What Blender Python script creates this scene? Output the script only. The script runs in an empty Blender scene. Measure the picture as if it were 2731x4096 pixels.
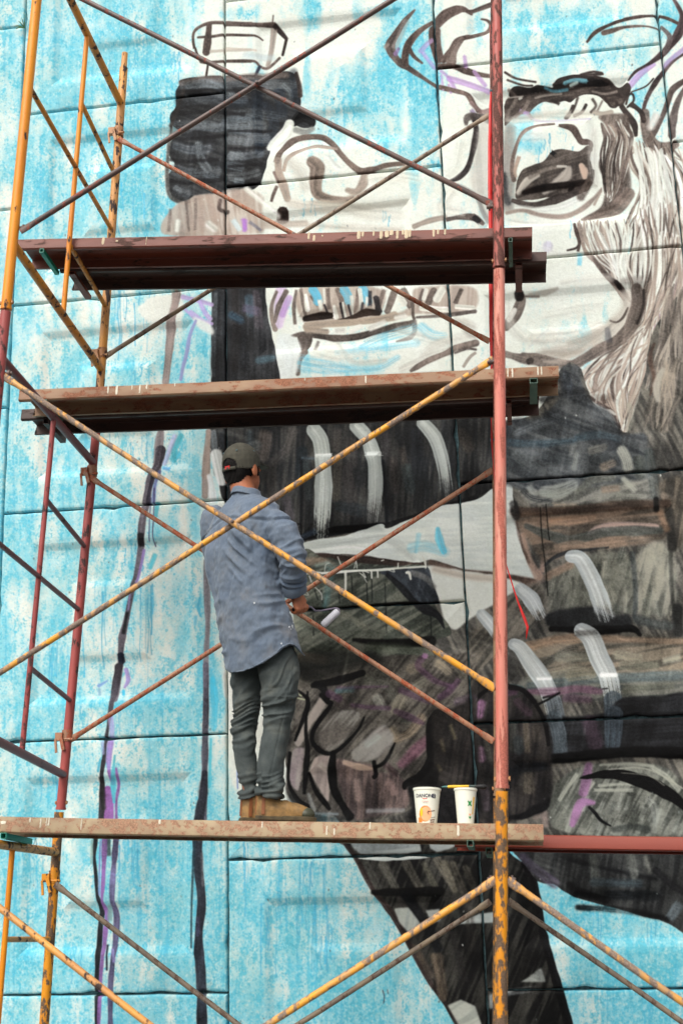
import bpy, bmesh, math, random
import numpy as np
from mathutils import Vector, Matrix
rnd = random.Random(7)
nrs = np.random.RandomState(11)
SC = bpy.context.scene
COL = SC.collection

# ---------------------------------------------------------------- camera
F_PX, YAW, PITCH, ROLL = 4866.0, -0.13893, 0.25649, -0.028237   # solved from the joints of the wall panels
CX, CY = 1365.5, 2048.0
EYE = 1.75                                                     # eye height over the pavement
def cam_axes():
    fwd = np.array([math.sin(YAW)*math.cos(PITCH), math.cos(YAW)*math.cos(PITCH), math.sin(PITCH)])
    right = np.array([math.cos(YAW), -math.sin(YAW), 0.0])
    up = np.cross(right, fwd)
    r2 = right*math.cos(ROLL)+up*math.sin(ROLL)
    u2 = -right*math.sin(ROLL)+up*math.cos(ROLL)
    return r2, u2, fwd
AX_R, AX_U, AX_F = cam_axes()
cam_d = bpy.data.cameras.new('camera')
cam = bpy.data.objects.new('camera', cam_d); COL.objects.link(cam)
cam.matrix_world = Matrix(((AX_R[0], AX_U[0], -AX_F[0], 0), (AX_R[1], AX_U[1], -AX_F[1], 0), (AX_R[2], AX_U[2], -AX_F[2], EYE), (0, 0, 0, 1)))
cam_d.sensor_fit = 'HORIZONTAL'; cam_d.sensor_width = 36.0; cam_d.lens = F_PX/2731.0*36.0
cam_d.clip_start = 0.05; cam_d.clip_end = 500
cam_d.dof.use_dof = True; cam_d.dof.focus_distance = 7.3; cam_d.dof.aperture_fstop = 4.5
SC.camera = cam

# ---------------------------------------------------------------- light
SUN_EL, SUN_ROT = math.radians(48), math.radians(200)
world = bpy.data.worlds.new('World'); SC.world = world; world.use_nodes = True
wn = world.node_tree; wn.nodes.clear()
sky = wn.nodes.new('ShaderNodeTexSky'); sky.sky_type = 'NISHITA'; sky.sun_disc = False
sky.sun_elevation = SUN_EL; sky.sun_rotation = SUN_ROT; sky.air_density = 1.3; sky.dust_density = 5.0
hs = wn.nodes.new('ShaderNodeHueSaturation'); hs.inputs['Saturation'].default_value = 0.32   # thin overcast greys the sky
bg = wn.nodes.new('ShaderNodeBackground'); bg.inputs['Strength'].default_value = 0.15
wo = wn.nodes.new('ShaderNodeOutputWorld')
wn.links.new(sky.outputs[0], hs.inputs['Color']); wn.links.new(hs.outputs[0], bg.inputs['Color']); wn.links.new(bg.outputs[0], wo.inputs['Surface'])
sun_d = bpy.data.lights.new('sun', 'SUN'); sun_d.energy = 1.0; sun_d.angle = math.radians(30); sun_d.color = (1.0, 0.95, 0.87)
sun = bpy.data.objects.new('sun', sun_d); COL.objects.link(sun)
# SUN_ROT measured so that the lamp and the sky's bright side agree: direction towards the sun
sd = Vector((math.sin(SUN_ROT)*math.cos(SUN_EL), math.cos(SUN_ROT)*math.cos(SUN_EL), math.sin(SUN_EL)))
sun.rotation_euler = sd.to_track_quat('Z', 'Y').to_euler(); sun.location = (0, 0, 20)
SC.view_settings.view_transform = 'Standard'; SC.view_settings.look = 'None'
SC.view_settings.gamma = 1.0; SC.view_settings.use_curve_mapping = False
SC.view_settings.exposure = 0.42
SC.render.engine = 'CYCLES'
SC.cycles.max_bounces = 6; SC.cycles.diffuse_bounces = 3; SC.cycles.glossy_bounces = 2
SC.cycles.use_denoising = True

# ---------------------------------------------------------------- helpers
K = 0.63776
CROPS = dict(A=(0, 0), B=(900, 0), C=(1731, 0), D=(0, 900), E=(900, 900), F=(1731, 900), G=(0, 1800), H=(900, 1800), I=(1731, 1800),
             J=(0, 2600), K=(900, 2600), L=(1731, 2600), M=(0, 3096), N=(900, 3096), O=(1731, 3096))
def ray(x, y):                                   # direction with Y = 1, full-size photo pixels
    d = AX_F+(x-CX)/F_PX*AX_R-(y-CY)/F_PX*AX_U
    return d/d[1]
def at(x, y, Y):                                 # world point where that line of sight crosses the plane at depth Y
    d = ray(x, y)*Y
    return Vector((d[0], d[1], d[2]+EYE))
DS = 1.7418
def atd(x, y, Y): return at(x*DS, y*DS, Y)

def srgb(r, g, b):
    f = lambda c: (c/255/12.92) if c/255 <= 0.04045 else ((c/255+0.055)/1.055)**2.4
    return (f(r), f(g), f(b), 1.0)

def link(o, parent=None):
    COL.objects.link(o)
    if parent is not None: o.parent = parent
    return o
def tag(o, label=None, cat=None, group=None, kind=None):
    if label: o['label'] = label
    if cat: o['category'] = cat
    if group: o['group'] = group
    if kind: o['kind'] = kind
    return o
def thing(name, label, cat, loc=(0, 0, 0), group=None):
    o = bpy.data.objects.new(name, None); o.location = loc; o.empty_display_size = 0.1
    COL.objects.link(o); return tag(o, label, cat, group)

class MB:                                        # a small mesh collector
    def __init__(s): s.v = []; s.f = []; s.m = []; s.uv = None
    def add(s, vs, fs, mi=0):
        n = len(s.v); s.v += [tuple(v) for v in vs]; s.f += [tuple(i+n for i in f) for f in fs]; s.m += [mi]*len(fs)
    def box(s, c, ax, ay, az, hx, hy, hz, mi=0):
        c = Vector(c); ax, ay, az = Vector(ax)*hx, Vector(ay)*hy, Vector(az)*hz
        vs = [c+i*ax+j*ay+k*az for k in (-1, 1) for j in (-1, 1) for i in (-1, 1)]
        s.add(vs, [(0, 2, 3, 1), (4, 5, 7, 6), (0, 1, 5, 4), (2, 6, 7, 3), (0, 4, 6, 2), (1, 3, 7, 5)], mi)
    def tube(s, pts, rad, n=14, cap=True, mi=0):
        pts = [Vector(p) for p in pts]
        rs = rad if isinstance(rad, (list, tuple)) else [rad]*len(pts)
        prev = None; rings = []
        for i, p in enumerate(pts):
            t = (pts[min(i+1, len(pts)-1)]-pts[max(i-1, 0)]).normalized()
            if prev is None:
                a = t.cross(Vector((0, 0, 1)))
                if a.length < 0.1: a = t.cross(Vector((1, 0, 0)))
                a.normalize()
            else:
                a = (prev-t*prev.dot(t)).normalized()
            prev = a; b = t.cross(a)
            r = rs[i]; ra, rb = r if isinstance(r, (tuple, list)) else (r, r)
            rings.append([p+a*ra*math.cos(k*2*math.pi/n)+b*rb*math.sin(k*2*math.pi/n) for k in range(n)])
        vs = [v for r in rings for v in r]; fs = []
        for i in range(len(pts)-1):
            for k in range(n):
                k2 = (k+1) % n
                fs.append((i*n+k, i*n+k2, (i+1)*n+k2, (i+1)*n+k))
        if cap:
            fs.append(tuple(range(n-1, -1, -1))); fs.append(tuple((len(pts)-1)*n+k for k in range(n)))
        s.add(vs, fs, mi)
    def lathe(s, prof, c, n=32, mi=0, axis=(0, 0, 1), closed=False):
        c = Vector(c); q = Vector((0, 0, 1)).rotation_difference(Vector(axis).normalized())
        vs = []
        for r, z in prof:
            for k in range(n):
                a = k*2*math.pi/n; vs.append(c+q @ Vector((r*math.cos(a), r*math.sin(a), z)))
        fs = []
        for i in range(len(prof)-1):
            for k in range(n):
                k2 = (k+1) % n; fs.append((i*n+k, i*n+k2, (i+1)*n+k2, (i+1)*n+k))
        s.add(vs, fs, mi)
    def build(s, name, mats, parent=None, smooth=35, origin=None):
        org = Vector(origin) if origin is not None else (Vector(parent_loc(parent)) if parent is not None else Vector((0, 0, 0)))
        me = bpy.data.meshes.new(name)
        me.from_pydata([(v[0]-org.x, v[1]-org.y, v[2]-org.z) for v in s.v], [], s.f)
        for m in (mats if isinstance(mats, (list, tuple)) else [mats]): me.materials.append(m)
        me.polygons.foreach_set('material_index', s.m)
        me.update()
        if smooth:
            me.polygons.foreach_set('use_smooth', [True]*len(me.polygons))
            try: me.set_sharp_from_angle(angle=math.radians(smooth))
            except Exception: pass
        o = bpy.data.objects.new(name, me)
        if parent is None: o.location = org
        return link(o, parent)
def parent_loc(p):
    l = Vector(p.location)
    return l+parent_loc(p.parent) if p.parent is not None else l

# ---------------------------------------------------------------- materials
def new_mat(name):
    m = bpy.data.materials.new(name); m.use_nodes = True
    nt = m.node_tree; b = nt.nodes['Principled BSDF']
    return m, nt, b
def N(nt, t, **kw):
    n = nt.nodes.new(t)
    for k, v in kw.items():
        if k.startswith('i_'): n.inputs[k[2:].replace('_', ' ')].default_value = v
        else: setattr(n, k, v)
    return n
def ramp(nt, src, stops):
    r = nt.nodes.new('ShaderNodeValToRGB')
    while len(r.color_ramp.elements) < len(stops): r.color_ramp.elements.new(0.5)
    for e, (p, c) in zip(r.color_ramp.elements, stops): e.position = p; e.color = c
    nt.links.new(src, r.inputs[0]); return r
def mixc(nt, fac, a, b):
    m = nt.nodes.new('ShaderNodeMix'); m.data_type = 'RGBA'
    for k, v in ((0, fac), (6, a), (7, b)):
        if hasattr(v, 'is_linked'): nt.links.new(v, m.inputs[k])
        else: m.inputs[k].default_value = v
    return m.outputs[2]
G0, G1 = (0, 0, 0, 1), (1, 1, 1, 1)
def obj_coords(nt, scale=(1, 1, 1)):
    tc = N(nt, 'ShaderNodeTexCoord'); mp = N(nt, 'ShaderNodeMapping'); mp.inputs['Scale'].default_value = scale
    nt.links.new(tc.outputs['Object'], mp.inputs['Vector']); return mp.outputs[0]
def noise(nt, vec, scale, detail=4, rough=0.6, dist=0.0):
    n = N(nt, 'ShaderNodeTexNoise'); n.inputs['Scale'].default_value = scale; n.inputs['Detail'].default_value = detail
    n.inputs['Roughness'].default_value = rough; n.inputs['Distortion'].default_value = dist
    nt.links.new(vec, n.inputs['Vector']); return n.outputs[0]
def bump(nt, b, h, dist=0.002, strength=0.6):
    bp = N(nt, 'ShaderNodeBump'); bp.inputs['Distance'].default_value = dist; bp.inputs['Strength'].default_value = strength
    nt.links.new(h, bp.inputs['Height']); nt.links.new(bp.outputs[0], b.inputs['Normal'])

def chipped(name, paint, paint2, under, amount, scale=26, rough=0.45, metal_rough=0.85, stretch=(1, 1, 0.45), spots=0.5):
    """old gloss paint, two tones, flaked down to the rusty steel"""
    m, nt, b = new_mat(name)
    v = obj_coords(nt, stretch)
    n1 = noise(nt, v, scale, 6, 0.62); n2 = noise(nt, v, scale*0.28, 3, 0.55); n3 = noise(nt, obj_coords(nt), 170, 3, 0.7)
    base = mixc(nt, ramp(nt, n2, [(0.38, G0), (0.62, G1)]).outputs[0], paint, paint2)
    und = mixc(nt, ramp(nt, n3, [(0.4, G0), (0.65, G1)]).outputs[0], under, tuple(c*1.9+0.01 for c in under[:3])+(1,))
    ad = N(nt, 'ShaderNodeMath', operation='MULTIPLY_ADD'); nt.links.new(n2, ad.inputs[0]); ad.inputs[1].default_value = 0.45; nt.links.new(n1, ad.inputs[2])
    t = 0.98-amount*0.36
    mask = ramp(nt, ad.outputs[0], [(t-0.02, G0), (t+0.02, G1)]).outputs[0]
    sp = ramp(nt, n3, [(0.70-0.06*spots, G0), (0.73-0.05*spots, G1)]).outputs[0]
    mx = N(nt, 'ShaderNodeMath', operation='MAXIMUM'); nt.links.new(mask, mx.inputs[0]); nt.links.new(sp, mx.inputs[1])
    c = mixc(nt, mx.outputs[0], base, und)
    nt.links.new(c, b.inputs['Base Color'])
    rr = N(nt, 'ShaderNodeMapRange'); nt.links.new(mx.outputs[0], rr.inputs[0]); rr.inputs[3].default_value = rough; rr.inputs[4].default_value = metal_rough
    nt.links.new(rr.outputs[0], b.inputs['Roughness'])
    inv = N(nt, 'ShaderNodeMath', operation='MULTIPLY_ADD'); nt.links.new(mx.outputs[0], inv.inputs[0]); inv.inputs[1].default_value = -1.0
    nt.links.new(n3, inv.inputs[2])
    bump(nt, b, inv.outputs[0], 0.0012, 0.5)
    return m

RUST = srgb(70, 44, 34); DARKRUST = srgb(52, 40, 36)
M_YEL = chipped('yellow_tube_paint', srgb(238, 150, 12), srgb(222, 132, 14), DARKRUST, 0.30)
M_YEL_W = chipped('worn_yellow_tube_paint', srgb(220, 142, 30), srgb(190, 124, 44), DARKRUST, 0.46, scale=34, stretch=(1, 1, 1))
M_YEL_PALE = chipped('faded_yellow_tube_paint', srgb(224, 158, 74), srgb(196, 140, 84), DARKRUST, 0.5, scale=30)
M_YEL_BAD = chipped('flaked_yellow_tube_paint', srgb(224, 146, 20), srgb(200, 126, 24), srgb(84, 66, 50), 0.72, scale=30, stretch=(1.2, 1.2, 0.6))
M_RED = chipped('red_tube_paint', srgb(168, 78, 72), srgb(150, 66, 62), srgb(62, 40, 38), 0.42)
M_REDRAIL = chipped('dark_red_rail_paint', srgb(122, 58, 58), srgb(112, 58, 60), srgb(60, 44, 42), 0.30)
M_SALMON = chipped('salmon_tube_paint', srgb(204, 100, 86), srgb(212, 148, 128), srgb(150, 84, 70), 0.66, scale=20, stretch=(1.8, 1.8, 0.2))
M_RUSTRED = chipped('flaked_red_tube_paint', srgb(178, 86, 76), srgb(150, 84, 70), srgb(82, 48, 40), 0.74, scale=34, stretch=(1.5, 1.5, 0.4))
M_BRACE_DK = chipped('dark_brace_steel', srgb(104, 82, 74), srgb(82, 70, 66), srgb(120, 66, 54), 0.45, scale=40)
M_BRACE_RU = chipped('rusty_brace_steel', srgb(170, 122, 92), srgb(146, 106, 82), srgb(140, 72, 46), 0.62, scale=60)
M_BRACE_YL = chipped('yellow_brace_paint', srgb(232, 160, 40), srgb(176, 140, 100), srgb(112, 96, 84), 0.70, scale=34)
M_BRACE_GY = chipped('grey_brace_steel', srgb(140, 122, 98), srgb(116, 102, 90), srgb(84, 66, 54), 0.5, scale=40)
M_CLIP = chipped('ochre_clip_paint', srgb(176, 122, 76), srgb(190, 142, 96), srgb(80, 56, 44), 0.55, scale=50)
M_CLIP_Y = chipped('yellow_clip_paint', srgb(222, 146, 24), srgb(196, 126, 40), DARKRUST, 0.6, scale=50)
M_PL_BROWN = chipped('brown_plank_paint', srgb(122, 66, 50), srgb(104, 56, 44), srgb(66, 42, 34), 0.46, scale=20, stretch=(0.3, 1, 1), rough=0.55)
M_PL_TAN = chipped('worn_tan_plank_paint', srgb(150, 120, 90), srgb(132, 94, 68), srgb(118, 76, 54), 0.60, scale=26, stretch=(0.5, 1, 1), rough=0.6)
M_PL_TANB = chipped('worn_buff_plank_paint', srgb(164, 144, 112), srgb(146, 120, 92), srgb(132, 100, 78), 0.66, scale=40, stretch=(0.8, 1, 1), rough=0.6)
M_PL_DARK = chipped('old_brown_plank_paint', srgb(78, 50, 40), srgb(58, 42, 36), srgb(46, 34, 30), 0.5, scale=14, stretch=(0.4, 1, 1), rough=0.6)
M_PL_RED = chipped('oxide_red_plank_paint', srgb(142, 58, 38), srgb(130, 52, 36), srgb(96, 50, 40), 0.22, scale=14, stretch=(0.3, 1, 1), rough=0.55)
M_GREEN = chipped('green_bracket_paint', srgb(24, 150, 128), srgb(30, 132, 112), srgb(70, 70, 60), 0.22)
M_GREEN_DK = chipped('dull_green_bracket_paint', srgb(70, 104, 88), srgb(90, 120, 104), srgb(70, 60, 50), 0.35)
def plain(name, col, rough=0.6, var=0.12, scale=30, bumpd=0.0):
    m, nt, b = new_mat(name)
    n = noise(nt, obj_coords(nt), scale, 4, 0.6)
    c = mixc(nt, ramp(nt, n, [(0.3, G0), (0.7, G1)]).outputs[0], tuple(x*(1-var) for x in col[:3])+(1,), tuple(min(1, x*(1+var)) for x in col[:3])+(1,))
    nt.links.new(c, b.inputs['Base Color']); b.inputs['Roughness'].default_value = rough
    if bumpd: bump(nt, b, n, bumpd, 0.5)
    return m
M_DRIP = plain('dried_white_paint', srgb(226, 220, 200), 0.5)
M_CREAM = plain('dried_cream_paint', srgb(206, 188, 156), 0.6)
# ---------------------------------------------------------------- the mural: real paint on the panels, brushed here stroke by stroke
CS, MARG = 0.5, 300                                 # canvas pixels per photo pixel, margin in photo pixels
CW, CHT = int((2731+2*MARG)*CS), int((4096+2*MARG)*CS)
def fnoise(h, w, sx, sy, seed, ang=0.0):
    r = np.random.RandomState(seed).randn(h, w).astype(np.float32)
    fy = np.fft.fftfreq(h)[:, None]; fx = np.fft.rfftfreq(w)[None, :]
    c, s_ = math.cos(ang), math.sin(ang)
    u = fx*c+fy*s_; v = -fx*s_+fy*c
    g = np.exp(-2*(math.pi**2)*((u*sx)**2+(v*sy)**2))
    o = np.fft.irfft2(np.fft.rfft2(r)*g, s=(h, w)).astype(np.float32)
    return o/(o.std()+1e-9)
def sstep(a, b, x):
    t = np.clip((x-a)/(b-a), 0, 1); return t*t*(3-2*t)
TEX = fnoise(512, 512, 14, 0.9, 3)                  # brush hairs: long along x, fine along y
TEX2 = fnoise(512, 512, 40, 2.2, 4)
IMG = np.zeros((CHT, CW, 3), np.float32)
def cv(crop, x, y):
    if crop == 'D0': return ((x*DS+MARG)*CS, (y*DS+MARG)*CS)
    ox, oy = CROPS[crop]; return ((ox+x*K+MARG)*CS, (oy+y*K+MARG)*CS)
def wscale(crop): return DS*CS if crop == 'D0' else K*CS
def parse(s_):
    if isinstance(s_, str): return [tuple(float(q) for q in t.split(',')) for t in s_.split()]
    return list(s_)
def crom(P, closed=False, step=3.0):
    P = np.array(P, float); n = len(P)
    if n < 3 and not closed:
        d = np.linalg.norm(P[-1]-P[0]); m = max(2, int(d/step)+1); t = np.linspace(0, 1, m)[:, None]
        return P[:1]*(1-t)+P[-1:]*t, np.linspace(0, n-1, m)
    out, idx = [], []
    rng = range(n) if closed else range(n-1)
    for i in rng:
        g = (lambda j: P[j % n]) if closed else (lambda j: P[min(max(j, 0), n-1)])
        p0, p1, p2, p3 = g(i-1), g(i), g(i+1), g(i+2)
        m = max(2, int(np.linalg.norm(p2-p1)/step)+1)
        for k in range(m):
            t = k/m
            out.append(0.5*(2*p1+(p2-p0)*t+(2*p0-5*p1+4*p2-p3)*t*t+(3*p1-p0-3*p2+p3)*t**3)); idx.append(i+t)
    if not closed: out.append(P[-1]); idx.append(n-1)
    return np.array(out), np.array(idx)
def blend(x0, y0, mask, col):
    h, w = mask.shape; v = IMG[y0:y0+h, x0:x0+w]
    v += (np.asarray(col, np.float32)-v)*mask[..., None]
def s(crop, pts, w, col, a=1.0, soft=1.9, dry=0.0, wob=0.10, flat=None, fade=0.0):
    """one brush stroke along a smoothed path"""
    P = [cv(crop, x, y) for x, y in parse(pts)]
    Q, idx = crom(P)
    ws = np.array(w if isinstance(w, (list, tuple)) else [w]*len(P), float)*wscale(crop)*0.5
    R_ = np.interp(idx, np.linspace(0, len(P)-1, len(ws)), ws)
    R_ = R_*(1+wob*min(1.0, 7.0/max(R_.max(), .1))*np.interp(np.arange(len(Q)), np.arange(0, len(Q)+6, 6), nrs.randn(len(np.arange(0, len(Q)+6, 6)))))
    R_ = np.maximum(R_, 0.35)
    mr = R_.max()+soft+2
    x0, y0 = np.floor(Q.min(0)-mr).astype(int); x1, y1 = np.ceil(Q.max(0)+mr).astype(int)
    x0, y0 = max(x0, 0), max(y0, 0); x1, y1 = min(x1, CW), min(y1, CHT)
    if x1 <= x0 or y1 <= y0: return
    best = np.full((y1-y0, x1-x0), 1e9, np.float32); arc = np.zeros_like(best); lat = np.zeros_like(best)
    L = 0.0; sd0 = nrs.randint(0, 512)
    if flat is None: flat = R_.max() > 3.0
    for i in range(len(Q)-1):
        a0, b0 = Q[i], Q[i+1]; d = b0-a0; l = math.hypot(*d)
        if l < 1e-6: continue
        r = max(R_[i], R_[i+1])+soft+2
        bx0, bx1 = max(int(min(a0[0], b0[0])-r), x0), min(int(max(a0[0], b0[0])+r)+1, x1)
        by0, by1 = max(int(min(a0[1], b0[1])-r), y0), min(int(max(a0[1], b0[1])+r)+1, y1)
        if bx1 <= bx0 or by1 <= by0: L += l; continue
        X = np.arange(bx0, bx1)[None, :]-a0[0]; Y = np.arange(by0, by1)[:, None]-a0[1]
        tr = (X*d[0]+Y*d[1])/(l*l); t = np.clip(tr, 0, 1)
        ex, ey = X-t*d[0], Y-t*d[1]
        dist = np.sqrt(ex*ex+ey*ey)-(R_[i]*(1-t)+R_[i+1]*t)
        if flat and (i == 0 or i == len(Q)-2):        # bristle marks instead of a round end
            la = (d[0]*Y-d[1]*X)/l
            over = ((-tr if i == 0 else tr-1)*l)+R_[i]*(.35*TEX[(np.abs(la*2.2).astype(int)+sd0) % 512, 7]+.10)
            beyond = (tr < 0) if i == 0 else (tr > 1)
            dist = np.where(beyond, np.maximum(np.abs(la)-R_[i], over), dist)
        sl = (slice(by0-y0, by1-y0), slice(bx0-x0, bx1-x0))
        bb = best[sl]; m = dist < bb
        bb[m] = dist[m]; arc[sl][m] = (L+t*l)[m]; lat[sl][m] = ((d[0]*ey-d[1]*ex)/l)[m]
        L += l
    mask = 1-sstep(-soft*0.5, soft*0.5+0.3, best)
    seed = nrs.randint(0, 512)
    if dry > 0:
        tx = TEX[(np.abs(lat*2.6).astype(int)+seed) % 512, (arc*0.8).astype(int) % 512]
        mask = mask*np.clip(1-dry*sstep(-0.5, 1.0, tx+0.6*(arc/max(L, 1)-0.5)), 0, 1)
    if fade > 0:
        hair = TEX[(np.abs(lat*2.6).astype(int)+seed) % 512, (arc*0.6).astype(int) % 512]
        mask = mask*np.clip(1-sstep(1-fade, 1.02, arc/max(L, 1)+0.10*hair)*1.05, 0, 1)
    sh = TEX2[((lat*1.7).astype(int)+seed) % 512, (arc*0.5).astype(int) % 512]
    c = np.asarray(col, np.float32)*(1+0.06*np.clip(sh, -2, 2))[..., None]
    v = IMG[y0:y1, x0:x1]; v += (np.clip(c, 0, 255)-v)*(mask*a)[..., None]
def fillmask(Q):
    Q = np.asarray(Q)*1.0; SSY = 3
    x0, y0 = np.floor(Q.min(0)).astype(int)-3; x1, y1 = np.ceil(Q.max(0)).astype(int)+4
    x0, y0 = max(x0, 0), max(y0, 0); x1, y1 = min(x1, CW), min(y1, CHT)
    if x1 <= x0 or y1 <= y0: return None
    w = x1-x0; H2 = (y1-y0)*SSY
    acc = np.zeros((H2, w+2), np.float32)
    A = Q; B = np.roll(Q, -1, 0)
    for (ax, ay), (bx, by) in zip(A, B):
        if ay == by: continue
        sg = 1.0
        if ay > by: ax, ay, bx, by = bx, by, ax, ay; sg = -1.0
        r0 = max(int(math.ceil((ay-y0)*SSY-0.5)), 0); r1 = min(int(math.ceil((by-y0)*SSY-0.5)), H2)
        if r1 <= r0: continue
        rows = np.arange(r0, r1); yy = (rows+0.5)/SSY+y0
        xx = np.clip(ax+(yy-ay)/(by-ay)*(bx-ax)-x0, 0, w)
        xi = xx.astype(int); fr = xx-xi
        np.add.at(acc, (rows, xi), sg*(1-fr)); np.add.at(acc, (rows, xi+1), sg*fr)
    m = np.abs(np.cumsum(acc, 1))[:, :w].clip(0, 1)
    return x0, y0, m.reshape(y1-y0, SSY, w).mean(1)
def boxblur(m, r):
    r = int(r)
    if r < 1: return m
    for ax in (0, 1):
        pad = [(0, 0), (0, 0)]; pad[ax] = (r+1, r)
        c = np.cumsum(np.pad(m, pad, mode='edge'), ax, dtype=np.float64)
        m = ((c[2*r+1:, :]-c[:-2*r-1, :]) if ax == 0 else (c[:, 2*r+1:]-c[:, :-2*r-1]))/(2*r+1)
    return m.astype(np.float32)
def p(crop, pts, col, a=1.0, soft=0, col2=None, ang=90, amt=0.6, scale=1.0, smooth=True, edge=1.2):
    """a filled shape; col2 is brushed into col in streaks along ang degrees"""
    P = np.array([cv(crop, x, y) for x, y in parse(pts)])
    Q = crom(P, True, 4.0)[0] if smooth else P
    if edge:                                        # hand-painted edge wobble
        Q = Q+np.stack([np.interp(np.arange(len(Q)), np.arange(0, len(Q)+4, 4), nrs.randn(len(np.arange(0, len(Q)+4, 4)))) for _ in (0, 1)], 1)*edge*0.6
    r = fillmask(Q)
    if r is None: return
    x0, y0, m = r
    if soft:
        pd = int(soft*2)+1
        X0, Y0 = max(x0-pd, 0), max(y0-pd, 0); X1, Y1 = min(x0+m.shape[1]+pd, CW), min(y0+m.shape[0]+pd, CHT)
        mm = np.zeros((Y1-Y0, X1-X0), np.float32); mm[y0-Y0:y0-Y0+m.shape[0], x0-X0:x0-X0+m.shape[1]] = m
        m = boxblur(boxblur(mm, soft), max(1, soft*0.6)); x0, y0 = X0, Y0
    h, w = m.shape
    C = np.ones((h, w, 3), np.float32)*np.asarray(col, np.float32)
    if col2 is not None:
        t = streak(x0, y0, h, w, ang, scale)
        C += (np.asarray(col2, np.float32)-C)*np.clip(0.5+amt*t, 0, 1)[..., None]
    v = IMG[y0:y0+h, x0:x0+w]; v += (C-v)*(m*a)[..., None]
_ST = {}
def streak(x0, y0, h, w, ang, scale):
    k = (ang, scale)
    if k not in _ST:
        _ST[k] = fnoise(640, 640, 26*scale, 2.0*scale, int(ang*7+scale*31) % 9973, math.radians(ang))*0.75+fnoise(640, 640, 18*scale, 9*scale, int(ang*3+17) % 9973, math.radians(ang))*0.6
    t = _ST[k]
    return t[(np.arange(y0, y0+h)[:, None]) % 640, (np.arange(x0, x0+w)[None, :]) % 640]

WH = (238, 244, 236); BR = (100, 84, 77); DB = (64, 50, 46); TP = (152, 136, 125); LT = (202, 192, 180); BK = (20, 21, 23); CHC = (44, 46, 48)
SL = (72, 78, 84); BG = (104, 120, 132); PU = (168, 112, 204); LP = (206, 186, 230); MA = (112, 66, 108); CYN = (64, 186, 230); OLV = (92, 94, 82)
TAN = (164, 136, 112); NV = (52, 60, 76); GRY = (134, 138, 132)

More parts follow.
